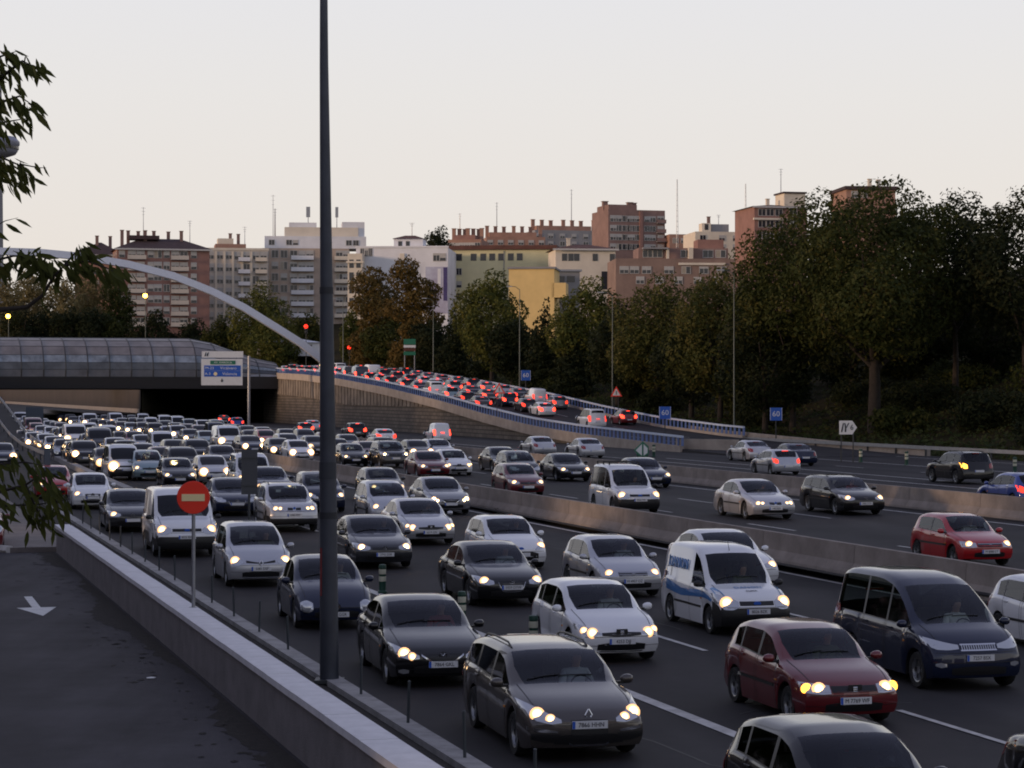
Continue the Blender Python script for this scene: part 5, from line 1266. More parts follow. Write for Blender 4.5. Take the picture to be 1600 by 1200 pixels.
# ------------------------------------------------------------------ buildings
M_PANE = mat('window_pane', (.03, .032, .04), .12)
M_SHUT = mat('roller_shutter', (.42, .41, .39), .7, noise=.15)
M_FRAME = mat('window_frame', (.50, .49, .47), .6)
M_AWN = mat('awning_green', (.05, .12, .08), .8)
M_TILE = mat('roof_tile', (.105, .045, .034), .85, noise=.3, nscale=.6)
M_DTILE = mat('dark_roof_tile', (.055, .034, .036), .85, noise=.3, nscale=.6)
M_GREY = mat('grey_render', (.26, .26, .27), .9, noise=.15, nscale=.2)
def render(name, c): return mat('render_' + name, c, .9, noise=.13, nscale=.18, detail=9)
WIN = {}; RW = random.Random(4)
M_CURT = mat('curtain', (.33, .29, .23), .8, noise=.2)
def win_mesh(w, h, style):
    k = (round(w, 1), round(h, 1), style)
    if k in WIN: return WIN[k]
    w, h = k[0], k[1]; b = MB()
    if style == 'small': b.box((0, -.02, 0), (w, .06, h), 1)
    elif style == 'shut': b.box((0, -.03, 0), (w, .08, h), 0); b.box((0, -.075, -h * .28), (w * .86, .03, h * .36), 1)
    else:
        b.box((0, -.02, 0), (w, .05, h), 1)
        for x in (-w / 2, 0, w / 2): b.box((x, -.06, 0), (.09, .08, h + .09), 0)
        for z in (-h / 2, h / 2): b.box((0, -.06, z), (w + .09, .079, .09), 0)
        if style == 'curtain': b.box((-w * .24, -.058, 0), (w * .45, .05, h * .95), 3)
        if style == 'open': b.box((0, -.058, h * .36), (w * .95, .05, h * .26), 2)
        if style == 'half': b.box((0, -.058, h * .24), (w * .95, .05, h * .5), 2)
    WIN[k] = b.mesh('window', [M_FRAME if style != 'shut' else M_SHUT, M_PANE, M_SHUT, M_CURT]); return WIN[k]
class Bld:
    def __init__(s, label, xl, xr, Y, rot, ztop_px, zb, depth, wall, cat='apartment block'):
        s.Y = Y; s.xc = (xl + xr) / 2; s.rot = R(rot)
        s.w = (xr - xl) / FPX * Y / math.cos(s.rot); s.z1 = CAMH - (ztop_px - HORIZON) / FPX * Y; s.zb = zb; s.d = depth
        c = at(s.xc, 0, Y); s.th = thing('apartment_building', label, cat, (c.x, Y, zb), s.rot)
        s.h = s.z1 - zb; s.wall = wall
        MB().box((0, depth / 2, s.h / 2), (s.w, depth, s.h)).obj('wall', wall, s.th)
    def u(s, x): return (x - s.xc) / FPX * s.Y / math.cos(s.rot)
    def v(s, y): return CAMH - (y - HORIZON) / FPX * s.Y - s.zb
    def windows(s, xs, ys, w, h, style='pane', depth=0):
        for y in ys:
            for x in xs: link('window', win_mesh(w, h, style if RW.random() < .62 else RW.choice(['half', 'pane', 'shut', 'open', 'curtain'])), s.th, (s.u(x), -.02 + depth, s.v(y))) if style != 'small' else link('window', win_mesh(w, h, style), s.th, (s.u(x), -.02 + depth, s.v(y)))
    def side_windows(s, n, ys, w, h, style='pane'):
        for y in ys:
            for i in range(n): link('window', win_mesh(w, h, style), s.th, (-s.w / 2 - .02, s.d * (i + .5) / n, s.v(y)), (0, 0, R(-90)))
    def balconies(s, x0, x1, ys, m, h=1.0, out=1.1):
        u0, u1 = s.u(x0), s.u(x1)
        me = MB().box((0, -out / 2, 0), (u1 - u0, out, .2)).box((0, -out, .5 * h), (u1 - u0, .1, h), 1).mesh('balcony', [M_GREY, m])
        for y in ys: link('balcony', me, s.th, ((u0 + u1) / 2, 0, s.v(y)))
    def block(s, name, x0, x1, y0, y1, d0, d1, m):
        u0, u1, z0, z1 = s.u(x0), s.u(x1), s.v(y1), s.v(y0)
        MB().box(((u0 + u1) / 2, (d0 + d1) / 2, (z0 + z1) / 2), (u1 - u0, d1 - d0, z1 - z0)).obj(name, m, s.th)
    def hip(s, y_eave, y_ridge, m, over=.7, ins=.28):
        z0, z1 = s.v(y_eave), s.v(y_ridge); w, d = s.w / 2 + over, s.d; i = d * ins
        MB().add([(-w, -over, z0), (w, -over, z0), (w, d + over, z0), (-w, d + over, z0), (-w + i * 1.6, d / 2, z1), (w - i * 1.6, d / 2, z1)],
                 [(0, 1, 5, 4), (1, 2, 5), (2, 3, 4, 5), (3, 0, 4), (3, 2, 1, 0)]).obj('roof', m, s.th)
        MB().box((0, -over, z0 - .15), (2 * w, .12, .4)).obj('cornice', M_FRAME, s.th)
    def parapet(s, m, h=.6): MB().box((0, .1, s.h + h / 2), (s.w + .3, .5, h)).box((-s.w / 2, s.d / 2, s.h + h / 2), (.5, s.d - .6, h)).obj('parapet', m, s.th)
    def chimneys(s, xs, ybase, hh, m, w=.8):
        for i, x in enumerate(xs): MB().box((0, 0, hh / 2 - 1.6), (w, w, hh + 3.2)).box((0, 0, hh + .05), (w * 1.3, w * 1.3, .16)).obj('chimney', m, s.th).location = (s.u(x), s.d * (.4 + .1 * (i % 3)), s.v(ybase))
    def mast(s, x, y0, y1, r=.10):
        q = MB().cyl((0, 0, 0), (0, 0, (y1 - y0) / FPX * s.Y), r, r * .6, 5)
        hh = (y1 - y0) / FPX * s.Y
        for k in range(3): q.box((0, 0, hh * (.97 - .1 * k)), (1.2 - .3 * k, .06, .06))
        q.obj('aerial', M_STEEL, s.th).location = (s.u(x), s.d * .5, s.v(y1))
M_BRICK = mat('red_brick', (.27, .15, .125), .9, noise=.2, nscale=.3, detail=9); M_BRICK2 = mat('orange_brick', (.34, .20, .15), .9, noise=.2, nscale=.3, detail=9)  # brick tones paled and greyed to suggest distance haze
M_BRBAND = mat('brown_brick', (.24, .155, .135), .9, noise=.2, nscale=.3)
FW = render('white', (.70, .71, .74)); FC = render('cream', (.68, .61, .50)); FB = render('beige', (.55, .49, .42)); FY = render('yellow_green', (.62, .58, .36)); FO = render('ochre', (.72, .52, .22))  # facade colours lightened in place of haze in the air
# red brick block with hipped roof
B = Bld('red brick apartment block with a dark hipped roof behind the arch', 186, 325, 560, 14, 389, 8, 16, M_BRICK)
B.hip(389, 370, M_DTILE); rows = (397.5, 415, 432.5, 450, 467.5, 485, 502)
B.windows((193, 236, 260, 301), rows, 1.5, 1.8, 'shut'); B.windows((247,), rows, 1.9, 1.8, 'half')
for x0, x1 in ((201, 229), (266, 293)):
    B.windows((x0 + 7, x0 + 20), rows, 1.9, 1.7, 'half'); B.balconies(x0, x1, [y + 8 for y in rows], FB, 1.0)
B.side_windows(3, rows, 1.3, 1.6, 'shut'); B.chimneys((196, 206, 222, 231, 245, 268, 286), 372, 2.2, M_BRBAND); B.mast(229, 320, 372); B.mast(300, 340, 376)
B.block('attic', 206, 252, 366, 372, 5, 11, M_DTILE)
# low orange wing on its left
B = Bld('low brick wing with a tiled roof left of the red brick block', 118, 190, 575, 8, 398, 8, 14, M_BRICK2); B.hip(398, 376, M_DTILE)
B.windows((150, 165, 178), (406, 424, 442), 1.5, 1.6, 'shut'); B.chimneys((150, 170), 380, 2.2, M_BRBAND)
# beige block with white window bands
B = Bld('beige apartment block with white window bands between brick and pale blocks', 322, 418, 590, 10, 391, 8, 18, FB); rows = (399, 418, 437, 456, 475, 494)
B.windows((330, 344, 358, 371, 385, 399, 411), rows, 1.7, 2.0, 'half'); B.balconies(372, 390, [y + 9 for y in rows], FW); B.balconies(398, 416, [y + 9 for y in rows], FC)
B.parapet(FC); B.block('attic', 338, 385, 380, 391, 3, 12, M_BRICK2); B.block('attic', 342, 366, 371, 380, 4, 10, FC); B.chimneys((362, 375), 372, 1.6, M_BRBAND); B.mast(385, 350, 384)
for x in (338, 351, 364, 378, 392): B.block('pilaster', x - 1.6, x + 1.6, 393, 505, -.25, .1, FC)
# tall pale block with stepped white attic
B = Bld('tall pale apartment block with stepped white attic storeys and dish masts behind the lamp post', 410, 545, 600, 6, 388, 8, 18, mat('tan_brick', (.42, .34, .28), .9, noise=.2, nscale=.3)); rows = (397, 415, 433, 451, 469, 487)
B.windows((430, 444), rows, 1.8, 2.0, 'pane'); B.windows((459, 472, 484, 530, 540), rows, 1.9, 1.9, 'half')
B.balconies(455, 490, [y + 9 for y in rows], FW, 1.1); B.balconies(522, 543, [y + 9 for y in rows], FC); B.windows((416,), rows, 1.5, 1.9, 'shut')
B.block('attic', 414, 572, 368, 387, 2.5, 15, FW); B.block('attic', 445, 560, 353, 368, 4.5, 14, FC); B.block('attic', 535, 570, 344, 368, 5, 13, FW); B.block('attic', 452, 495, 345, 353, 6, 12, FW)
B.windows((425, 452, 462, 545, 556), (378,), 1.5, 1.4, 'pane', 2.5)
for x, w_ in ((482, 1.2), (527, .9)):
    o = MB().cyl((0, 0, 0), (0, 0, 3.2), .12, .1, 6).box((0, 0, 4.4), (w_ * .9, .6, 2.8)).obj('phone_mast', M_STEEL, B.th); o.location = (B.u(x), 8, B.v(353))
B.mast(430, 322, 368, .22); B.mast(427, 300, 368)
# white block with mural
B = Bld('white block with a big mural on its blank wall and a tiled roof lodge', 556, 700, 520, -4, 387, 8, 20, FW)
B.windows((682, 692), (402,), 1.5, 1.8, 'shut'); B.windows((566, 572, 578), (394,), 1.0, 1.8, 'pane')
B.block('blind_strip', 625, 632, 396, 430, -.3, .1, FC)
B.parapet(FW, .4); B.block('attic', 612, 658, 371, 387, 4, 11, FW)
z0, z1 = B.v(371), B.v(364.5); MB().add([(B.u(610), 3.4, z0), (B.u(660), 3.4, z0), (B.u(660), 11.6, z0), (B.u(610), 11.6, z0), (B.u(627), 7.5, z1), (B.u(643), 7.5, z1)], [(0, 1, 5, 4), (1, 2, 5), (2, 3, 4, 5), (3, 0, 4), (3, 2, 1, 0)]).obj('roof', M_TILE, B.th)
B.windows((622, 634), (379,), .9, 1.2, 'small', 4); B.mast(636, 343, 366)
mu = mat('mural_print', (.30, .27, .38), .8, noise=.5, nscale=.22, col2=(.52, .55, .66), detail=3)
B.block('mural', 665, 700, 417, 490, -.06, .05, mu); B.block('mural_band', 693, 699, 418, 470, -.1, .04, mat('mural_indigo', (.06, .05, .16), .8, noise=.3)); B.block('mural_band', 684, 689, 420, 455, -.1, .04, FW)
B = Bld('narrow cream tower house in front of the white block', 543, 566, 515, -2, 396, 8, 14, FC)
B.windows((549, 560), (412, 432, 452, 472), 1.0, 1.9, 'small'); B.block('cornice', 541, 568, 408, 411, -.4, .2, FC)
# yellow building
B = Bld('long pale yellow building with a row of small dark windows under a tiled eave', 702, 868, 540, -6, 390, 8, 14, FY)
B.windows((717, 740, 755, 769, 783, 798, 812), (401.5,), 1.4, 1.7, 'small'); B.windows((717,), (424, 444), 1.3, 1.6, 'shut'); B.windows((717,), (463,), 1.3, 1.5, 'small')
B.block('tiled_eave', 700, 870, 383.5, 390, -.7, 14.5, M_TILE); B.block('downpipe', 787, 788.2, 392, 470, -.15, 0, M_GREY)
B = Bld('bright ochre shed wall in front of the yellow building', 795, 866, 430, -6, 420, 8, 12, FO, 'building'); B.block('lean_to', 862, 884, 442, 465, 0, 6, FO)
B.block('roof', 793, 868, 417, 420, -.3, 12, M_GREY)
B = Bld('grey roofed shed right of the ochre wall', 864, 906, 445, 8, 424, 8, 12, M_GREY, 'building'); B.windows((876, 892), (436,), 1.6, 1.2, 'small'); B.block('roof', 861, 909, 421, 424, -.4, 12, mat('zinc', (.3, .31, .34), .5, .3))
B = Bld('cream house with red hipped roof beside the yellow building', 868, 962, 520, 6, 390, 8, 14, FC); B.hip(389, 379, M_TILE); B.windows((882, 892, 901, 930, 957), (402,), 1.2, 1.7, 'small'); B.windows((945,), (438,), 1.5, 4.2, 'small'); B.chimneys((893,), 384, 2.0, FC)
# far red rooftops on the hill
for i, (xl, xr, yt, yb, lab) in enumerate(((700, 752, 366, 14, 'red brick block with roof chimneys right of the dark hill tree'), (760, 852, 362, 14, 'long red brick block on the hill with many chimneys'), (836, 940, 352, 14, 'grey gabled block with red parapets on the hill left of the tower'))):
    B = Bld(lab, xl, xr, 700 + 25 * i, (-8, 6, 14)[i], yt + 8, yb, 16, (M_BRICK2, M_BRICK2, M_GREY)[i])
    B.block('attic', xl + 6, xr - 12, yt, yt + 8, 3, 12, (M_BRICK, M_BRICK2, M_BRICK2)[i]); B.chimneys([xl + 4 + (xr - xl - 8) * k / 6 for k in range(7)], yt + 2, 2.6, M_BRICK2, 1.1)
    B.windows([xl + 6 + (xr - xl - 12) * k / 5 for k in range(6)], (yt + 17, yt + 29), 1.7, 1.5, 'half'); B.mast((712, 780, 903)[i], (330, 313, 292)[i], yt + 2, .16)
# brown brick tower
B = Bld('brown brick tower block standing highest on the skyline', 950, 1040, 640, 16, 328, 14, 15, M_BRBAND); rows = (342, 357, 371, 386)
B.windows((958, 966), rows, 1.9, 1.7, 'half'); B.windows((978, 986, 994), rows, 2.2, 1.6, 'pane'); B.windows((1012, 1020), rows, 1.9, 1.6, 'half'); B.balconies(1026, 1040, [y + 6 for y in rows], M_BRBAND); B.windows((1033,), rows, 1.9, 1.8, 'shut')
B.block('attic', 953, 998, 319.5, 328, 1.5, 12, M_BRBAND); B.chimneys((955, 997, 1006), 321, 1.4, M_BRBAND, 1.4); B.block('brick_fin', 999, 1004, 330, 392, -.5, .1, M_BRICK)
# terraced brown block
B = Bld('wide brown block with roof terraces and pale lintels behind the plane trees', 962, 1150, 480, 4, 404, 8, 16, mat('dull_brick', (.24, .165, .135), .9, noise=.2, nscale=.3, detail=9)); B.windows((975, 991, 1010, 1045, 1072, 1100, 1128), (422,), 1.9, 1.5, 'half'); B.windows((1000, 1030, 1060, 1090, 1120), (438,), 1.7, 1.5, 'half')
B.block('terrace', 1000, 1142, 386, 404, 3, 12, M_BRBAND); B.block('canopy_roof', 1006, 1046, 386, 388.5, 1, 9, M_GREY); B.block('lintel', 1060, 1134, 410.5, 414, -.3, .1, FC); B.windows((1015, 1030, 1075, 1110, 1130), (395,), 2.2, 1.6, 'pane', 3)
B.block('post', 1043, 1047, 388, 404, 1.5, 2.2, FC); B.block('post', 1078, 1085, 386, 404, 1.5, 3.2, FC); B.block('pergola', 1095, 1136, 372, 386, 4, 10, M_BRICK)
B = Bld('cream block with a small belvedere on its roof beyond the terraces', 1086, 1166, 600, 8, 362, 12, 15, FC); B.block('belvedere', 1102, 1116, 347, 362, 4, 8, FC); B.windows((1109,), (353,), 1.0, 1.6, 'small', 4); B.block('attic', 1118, 1146, 348, 362, 5, 10, M_GREY); B.mast(1133, 332, 350); B.chimneys((1115,), 347, 1.8, M_BRBAND)
B.windows((1098, 1128, 1150), (372, 386), 1.6, 1.5, 'half')
B = Bld('small orange house roofline between the tower and the cream block', 1046, 1086, 640, 10, 366, 12, 10, M_BRICK2); B.windows((1055, 1068), (376,), 1.5, 1.4, 'half')
B = Bld('red brick block with white attic tower behind the big tree', 1178, 1262, 560, 12, 323, 12, 16, M_BRICK); rows = (332, 350, 368)
B.windows((1190, 1203, 1217, 1240), rows, 1.9, 1.7, 'pane'); B.block('band', 1176, 1240, 341, 344, -.6, .1, FC); B.hip(323, 316, M_DTILE); B.block('attic_tower', 1232, 1266, 300, 326, 3, 10, FC); B.block('roof', 1230, 1268, 297.5, 300, 2.6, 10.4, M_DTILE); B.mast(1237, 258, 300, .12); B.chimneys((1212,), 318, 1.6, FC)
B = Bld('brown roofed building just showing over the crown of the big tree', 1322, 1400, 520, 6, 296, 12, 14, M_BRICK2); B.block('roof', 1319, 1403, 291, 296, -.6, 14.5, M_DTILE); B.chimneys((1369, 1386), 290, 2.0, FC); B.windows((1335, 1350), (304,), 1.5, 1.5, 'half')
# two guyed masts and the television tower
for x, y0, y1, Y, lab in ((1058, 280, 375, 620, 'tall thin lattice mast between the brown tower and the cream block'), (1165, 287, 360, 620, 'thin mast left of the white attic tower')):
    p = at(x, y1 + 20, Y); h = (y1 + 20 - y0) / FPX * Y; q = MB()
    for k in range(3): q.cyl((.35 * math.cos(2.1 * k), .35 * math.sin(2.1 * k), 0), (.1 * math.cos(2.1 * k), .1 * math.sin(2.1 * k), h), .06, .05, 4)
    for k in range(14): q.box((0, 0, h * k / 14), (.6 - .03 * k, .6 - .03 * k, .08))
    tag(q.obj('radio_mast', M_STEEL), lab, 'mast').location = p
p = at(-6, 520, 900); q = thing('television_tower', 'pale television tower with a round pod at the left edge', 'tower', p)
zt_ = lambda y: (520 - y) / FPX * 900
MB().lathe([(3.2, -10), (2.4, zt_(245)), (2.0, zt_(120))], 16).obj('shaft', M_GREY, q, 40)
MB().lathe([(2.4, zt_(248)), (7.5, zt_(241)), (8.4, zt_(236)), (8.8, zt_(228)), (9.2, zt_(226)), (9.2, zt_(221)), (7.6, zt_(214)), (3, zt_(212))], 24).obj('pod', mat('pod_grey', (.30, .31, .38), .5, .2), q, 40)
MB().lathe([(8.95, zt_(233)), (8.98, zt_(229))], 24).obj('pod_windows', M_PANE, q)
# low white building on the bridge street
q = thing('kiosk_building', 'low white building at street level behind the arch foot', 'building', at(450, 556, 400), 0)
MB().box((0, 4, 1.2), (11, 8, 2.4)).obj('wall', FW, q); MB().add([(-6, -.5, 2.4), (6, -.5, 2.4), (6, 8.5, 2.4), (-6, 8.5, 2.4), (-1.5, 4, 3.2), (1.5, 4, 3.2)], [(0, 1, 5, 4), (1, 2, 5), (2, 3, 4, 5), (3, 0, 4), (3, 2, 1, 0)]).obj('roof', FW, q)
for x in (-3.5, 0, 3.5): link('window', win_mesh(1.6, 1.0, 'pane'), q, (x, -.03, 1.5))

# ------------------------------------------------------------------ trees
F_GREEN = foliage('leaves_green', (.045, .060, .017), (.095, .105, .027), (.17, .15, .035))
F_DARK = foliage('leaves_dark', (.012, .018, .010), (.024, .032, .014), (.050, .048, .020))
F_RUST = foliage('leaves_rust', (.060, .056, .018), (.125, .085, .028), (.20, .13, .036))
F_MIX = foliage('leaves_mixed', (.024, .035, .011), (.050, .060, .018), (.10, .085, .024))
F_OLIVE = foliage('leaves_olive', (.040, .052, .016), (.082, .085, .026), (.15, .12, .036))
F_PALE = foliage('leaves_pale', (.11, .095, .045), (.18, .155, .075), (.25, .21, .10))
M_BARK = mat('bark', (.028, .022, .018), .95, noise=.4, nscale=2, bump=.8, bscale=8)
def crown(rn, blobs, n, leaf, flat=.6):
    V, F = [], []
    tot = sum(b[3] * b[4] * b[5] for b in blobs) ** .999
    for bx, by, bz, rx, ry, rz in blobs:
        k = int(n * rx * ry * rz / tot)
        for _ in range(k):
            while True:
                d = Vector((rn.uniform(-1, 1), rn.uniform(-1, 1), rn.uniform(-1, 1)))
                if .01 < d.length < 1: break
            r_ = d.length ** .42; d.normalize()
            wob = 1 + .16 * math.sin(5 * d.x + bx * 3) * math.sin(6 * d.z + by) + .10 * math.sin(11 * d.y + bz * 2)
            c = Vector((bx + d.x * rx * r_ * wob, by + d.y * ry * r_ * wob, bz + d.z * rz * r_ * wob))
            nrm = (d + Vector((rn.gauss(0, .7), rn.gauss(0, .7), rn.gauss(0, .7) + .25))).normalized()
            a = nrm.orthogonal().normalized(); b = nrm.cross(a); an = rn.uniform(0, 6.28)
            u = a * math.cos(an) + b * math.sin(an); w = nrm.cross(u); sz = leaf * rn.uniform(.6, 1.35)
            i = len(V)
            V += [c - u * sz, c - w * sz * .45 + nrm * sz * .1, c + u * sz, c + w * sz * .45 - nrm * sz * .12]
            F.append((i, i + 1, i + 2, i + 3))
    return V, F
def tree(label, x, ytop, Y, wpx, zbase, fol, seed, shape='round', name='tree', group=None, n=5200, leaf=.34, trunk=.3, cz=.28, lean=0):
    rn = random.Random(seed); p = at(x, ytop, Y); H = p.z - zbase; wr = wpx / FPX * Y / 2
    th = thing(name, label, 'tree', (p.x, Y, zbase), 0, group)
    bl = []
    if shape == 'round':
        c0 = H * cz; hh = (H - c0) / 2
        bl.append((0, 0, c0 + hh * .9, wr * .72, wr * .72, hh * .80))
        for k in range(12):
            an = rn.uniform(0, 6.28); e = rn.uniform(-.75, .85); rr_ = math.sqrt(max(.05, 1 - e * e))
            r_ = rn.uniform(.24, .42)
            bl.append((wr * .70 * rr_ * math.cos(an), wr * .70 * rr_ * math.sin(an), c0 + hh + e * hh * .70, wr * r_, wr * r_, hh * r_ * 1.0))
        bl.append((wr * .1, 0, H - hh * .33, wr * .34, wr * .34, hh * .33))
    elif shape == 'cone':
        for k in range(9):
            u = k / 8; bl.append((rn.uniform(-.1, .1) * wr, rn.uniform(-.1, .1) * wr, H * (.12 + .82 * u), wr * (1 - u * .85), wr * (1 - u * .85), H * .10))
    elif shape == 'column':
        for k in range(10):
            u = k / 9; r_ = wr * (.55 + .45 * math.sin(math.pi * (.15 + .75 * u))); an = rn.uniform(0, 6.28)
            bl.append((.35 * wr * math.cos(an), .35 * wr * math.sin(an), H * (.15 + .78 * u), r_ * .75, r_ * .75, H * .10))
    V, F = crown(rn, bl, n, leaf)
    me = bpy.data.meshes.new('crown'); me.from_pydata(V, [], F); me.materials.append(fol); link('crown', me, th)
    b = MB(); top = H * (.7 if shape != 'cone' else .9)
    b.tube([(0, 0, -.5), (.05 * H * .1 + lean * .2, 0, H * .2), (lean * .6, .1, H * .45), (lean, 0, top)], [trunk, trunk * .8, trunk * .55, trunk * .15], 8)
    if shape == 'round':
        for k in range(6):
            an = k * 1.05 + rn.uniform(-.3, .3); z0 = H * rn.uniform(.22, .42)
            b.tube([(lean * z0 / top, 0, z0), (wr * .35 * math.cos(an), wr * .35 * math.sin(an), z0 + H * .16), (wr * .68 * math.cos(an), wr * .68 * math.sin(an), z0 + H * rn.uniform(.25, .4))], [trunk * .45, trunk * .28, .05], 6)
    b.obj('trunk', M_BARK, th, 60)
    return th
BK = 'trees on the wooded bank'
def g_at(x, Y):
    p = at(x, 0, Y); s, t = st(p.x, p.y); return land(s, t) - .1
T = [ # label, x, ytop, Y, width px, foliage, seed, shape, n, leaf
 ('largest dark spreading tree with a forked trunk, crowning the wooded bank', 1365, 278, 196, 370, F_MIX, 1, 'round', 32000, .21),
 ('dark shaggy tree at the right edge of the photo beside the largest tree', 1600, 290, 192, 260, F_DARK, 2, 'round', 18000, .21),
 ('dark pine like tree between the largest tree and the right edge', 1492, 294, 204, 220, F_DARK, 3, 'round', 14000, .20),
 ('brownish tree left of the largest tree with a low crown', 1238, 322, 206, 230, F_MIX, 4, 'round', 21000, .21),
 ('brownish plane tree behind the slender lamp post', 1125, 412, 225, 180, F_OLIVE, 5, 'round', 13000, .23),
 ('olive plane tree right of the thin mid ramp lamp', 1025, 424, 240, 170, F_OLIVE, 6, 'round', 12000, .23),
 ('yellow green plane tree in front of the cream house', 918, 430, 266, 130, F_GREEN, 7, 'round', 11000, .24),
 ('green plane tree below the pale yellow building', 768, 420, 296, 122, F_GREEN, 8, 'round', 11000, .25),
 ('tall rust brown plane tree in front of the mural block', 645, 408, 332, 88, F_RUST, 9, 'column', 12000, .26),
 ('rust brown plane tree just right of the tall lamp post', 588, 420, 357, 92, F_RUST, 10, 'column', 12000, .27),
 ('dark conifer between the two green plane trees', 850, 470, 272, 76, F_DARK, 11, 'cone', 7000, .22),
 ('dark conifer beside the green direction board', 712, 484, 312, 74, F_DARK, 12, 'cone', 6500, .24),
 ('small dark conifer left of the thin mid ramp lamp', 895, 496, 264, 70, F_DARK, 13, 'cone', 6500, .22),
 ('yellowing bushy tree seen just right of the tall lamp post', 548, 478, 374, 44, F_GREEN, 14, 'round', 4500, .26),
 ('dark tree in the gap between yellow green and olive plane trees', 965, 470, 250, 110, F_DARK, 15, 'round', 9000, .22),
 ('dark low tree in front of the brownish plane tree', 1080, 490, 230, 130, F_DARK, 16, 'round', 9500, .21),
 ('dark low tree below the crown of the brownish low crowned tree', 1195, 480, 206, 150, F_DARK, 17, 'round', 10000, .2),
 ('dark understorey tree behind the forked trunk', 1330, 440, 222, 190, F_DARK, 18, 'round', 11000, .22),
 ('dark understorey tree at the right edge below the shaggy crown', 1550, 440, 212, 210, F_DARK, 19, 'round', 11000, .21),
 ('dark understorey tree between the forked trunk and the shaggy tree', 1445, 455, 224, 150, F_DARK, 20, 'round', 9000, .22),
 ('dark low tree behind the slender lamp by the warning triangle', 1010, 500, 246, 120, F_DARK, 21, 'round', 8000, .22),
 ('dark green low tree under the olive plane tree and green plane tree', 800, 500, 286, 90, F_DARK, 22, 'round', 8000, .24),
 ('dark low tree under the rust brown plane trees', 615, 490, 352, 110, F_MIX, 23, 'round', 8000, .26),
 ('dark low tree at the foot of the tall rust brown tree', 675, 500, 326, 80, F_DARK, 24, 'round', 7000, .25),
]
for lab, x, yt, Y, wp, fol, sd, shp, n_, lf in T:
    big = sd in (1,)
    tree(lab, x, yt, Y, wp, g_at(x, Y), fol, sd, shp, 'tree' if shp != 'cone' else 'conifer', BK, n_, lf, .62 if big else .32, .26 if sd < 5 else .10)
LB = 'trees beyond the bridge'
for i, (lab, x, yt, Y, wp, fol, shp, n_) in enumerate((
 ('pale wispy poplar at the far left edge beyond the bridge', 10, 432, 440, 52, F_PALE, 'column', 3000), ('pale wispy poplar second from the left edge', 55, 424, 450, 50, F_PALE, 'column', 3000),
 ('pale wispy poplar in the middle of the poplar row', 100, 436, 440, 48, F_PALE, 'column', 2800), ('tall pale wispy poplar left of the brick block', 145, 428, 450, 52, F_PALE, 'column', 3000),
 ('pale poplar touching the left wall of the brick block', 182, 442, 445, 46, F_MIX, 'column', 2600), ('dark bush tree low behind the canopy at the left', 105, 478, 430, 60, F_DARK, 'round', 2600),
 ('dark bush tree behind the canopy left of the round crowned tree', 30, 480, 430, 60, F_DARK, 'round', 2400), ('dark round crowned tree in front of the brick block', 240, 482, 430, 66, F_DARK, 'round', 3200),
 ('dark bush tree right of the round crowned tree behind the canopy', 300, 496, 430, 74, F_DARK, 'round', 2800), ('brown bush tree behind the canopy below the beige block', 345, 490, 425, 56, F_MIX, 'round', 2400),
 ('dark green tree in front of the beige block crossed by the arch', 405, 436, 420, 82, F_GREEN, 'round', 4200), ('yellowing tree under the arch foot', 430, 492, 400, 70, F_GREEN, 'round', 3000),
 ('dark tree between arch and tall lamp post', 480, 488, 410, 60, F_MIX, 'round', 2600), ('dark hill tree poking above the white block', 686, 352, 640, 56, F_DARK, 'round', 2400),
 ('pale poplar in the back row at the left edge', 32, 440, 475, 56, F_PALE, 'column', 2600), ('pale poplar in the back row between the second and middle poplar', 78, 438, 475, 56, F_PALE, 'column', 2600), ('pale poplar in the back row left of the tall poplar', 124, 442, 475, 56, F_PALE, 'column', 2600), ('brown poplar in the back row just left of the brick block', 166, 446, 475, 50, F_MIX, 'column', 2400), ('dark bush tree low between the poplars at the left', 70, 476, 434, 60, F_DARK, 'round', 2400), ('dark bush tree below the tall poplar', 140, 480, 430, 60, F_DARK, 'round', 2400),
 ('dark bush tree at the left behind poplars', 165, 486, 432, 60, F_MIX, 'round', 2400))):
    tree(lab, x, yt, Y, wp * 1.22, 7.6 if Y < 600 else 30, fol, 40 + i, shp, 'poplar' if fol is F_PALE else 'tree', LB, int(n_ * 2.4), .30 if Y < 600 else .5, .25, .06)
# ground cover on the bank
rn = random.Random(5); V, F = [], []
for _ in range(42000):
    s, t = rn.uniform(60, 345), 76 + abs(rn.gauss(0, 20)); z = land(s, t) + rn.uniform(-.1, .5) * (1 + .6 * math.sin(s * .4) * math.sin(t * .5))
    c = P(s, t, z); sz = rn.uniform(.10, .30); nrm = Vector((rn.gauss(0, .8), -.3 + rn.gauss(0, .8), 1)).normalized()
    a = nrm.orthogonal().normalized(); b = nrm.cross(a); an = rn.uniform(0, 6.28); u = a * math.cos(an) + b * math.sin(an); w = nrm.cross(u); i = len(V)
    V += [c - u * sz, c - w * sz * .5, c + u * sz, c + w * sz * .5]; F.append((i, i + 1, i + 2, i + 3))
me = bpy.data.meshes.new('undergrowth'); me.from_pydata(V, [], F); me.materials.append(foliage('undergrowth_leaves', (.028, .042, .015), (.052, .066, .022), (.10, .082, .032)))
tag(link('undergrowth', me), kind='stuff')
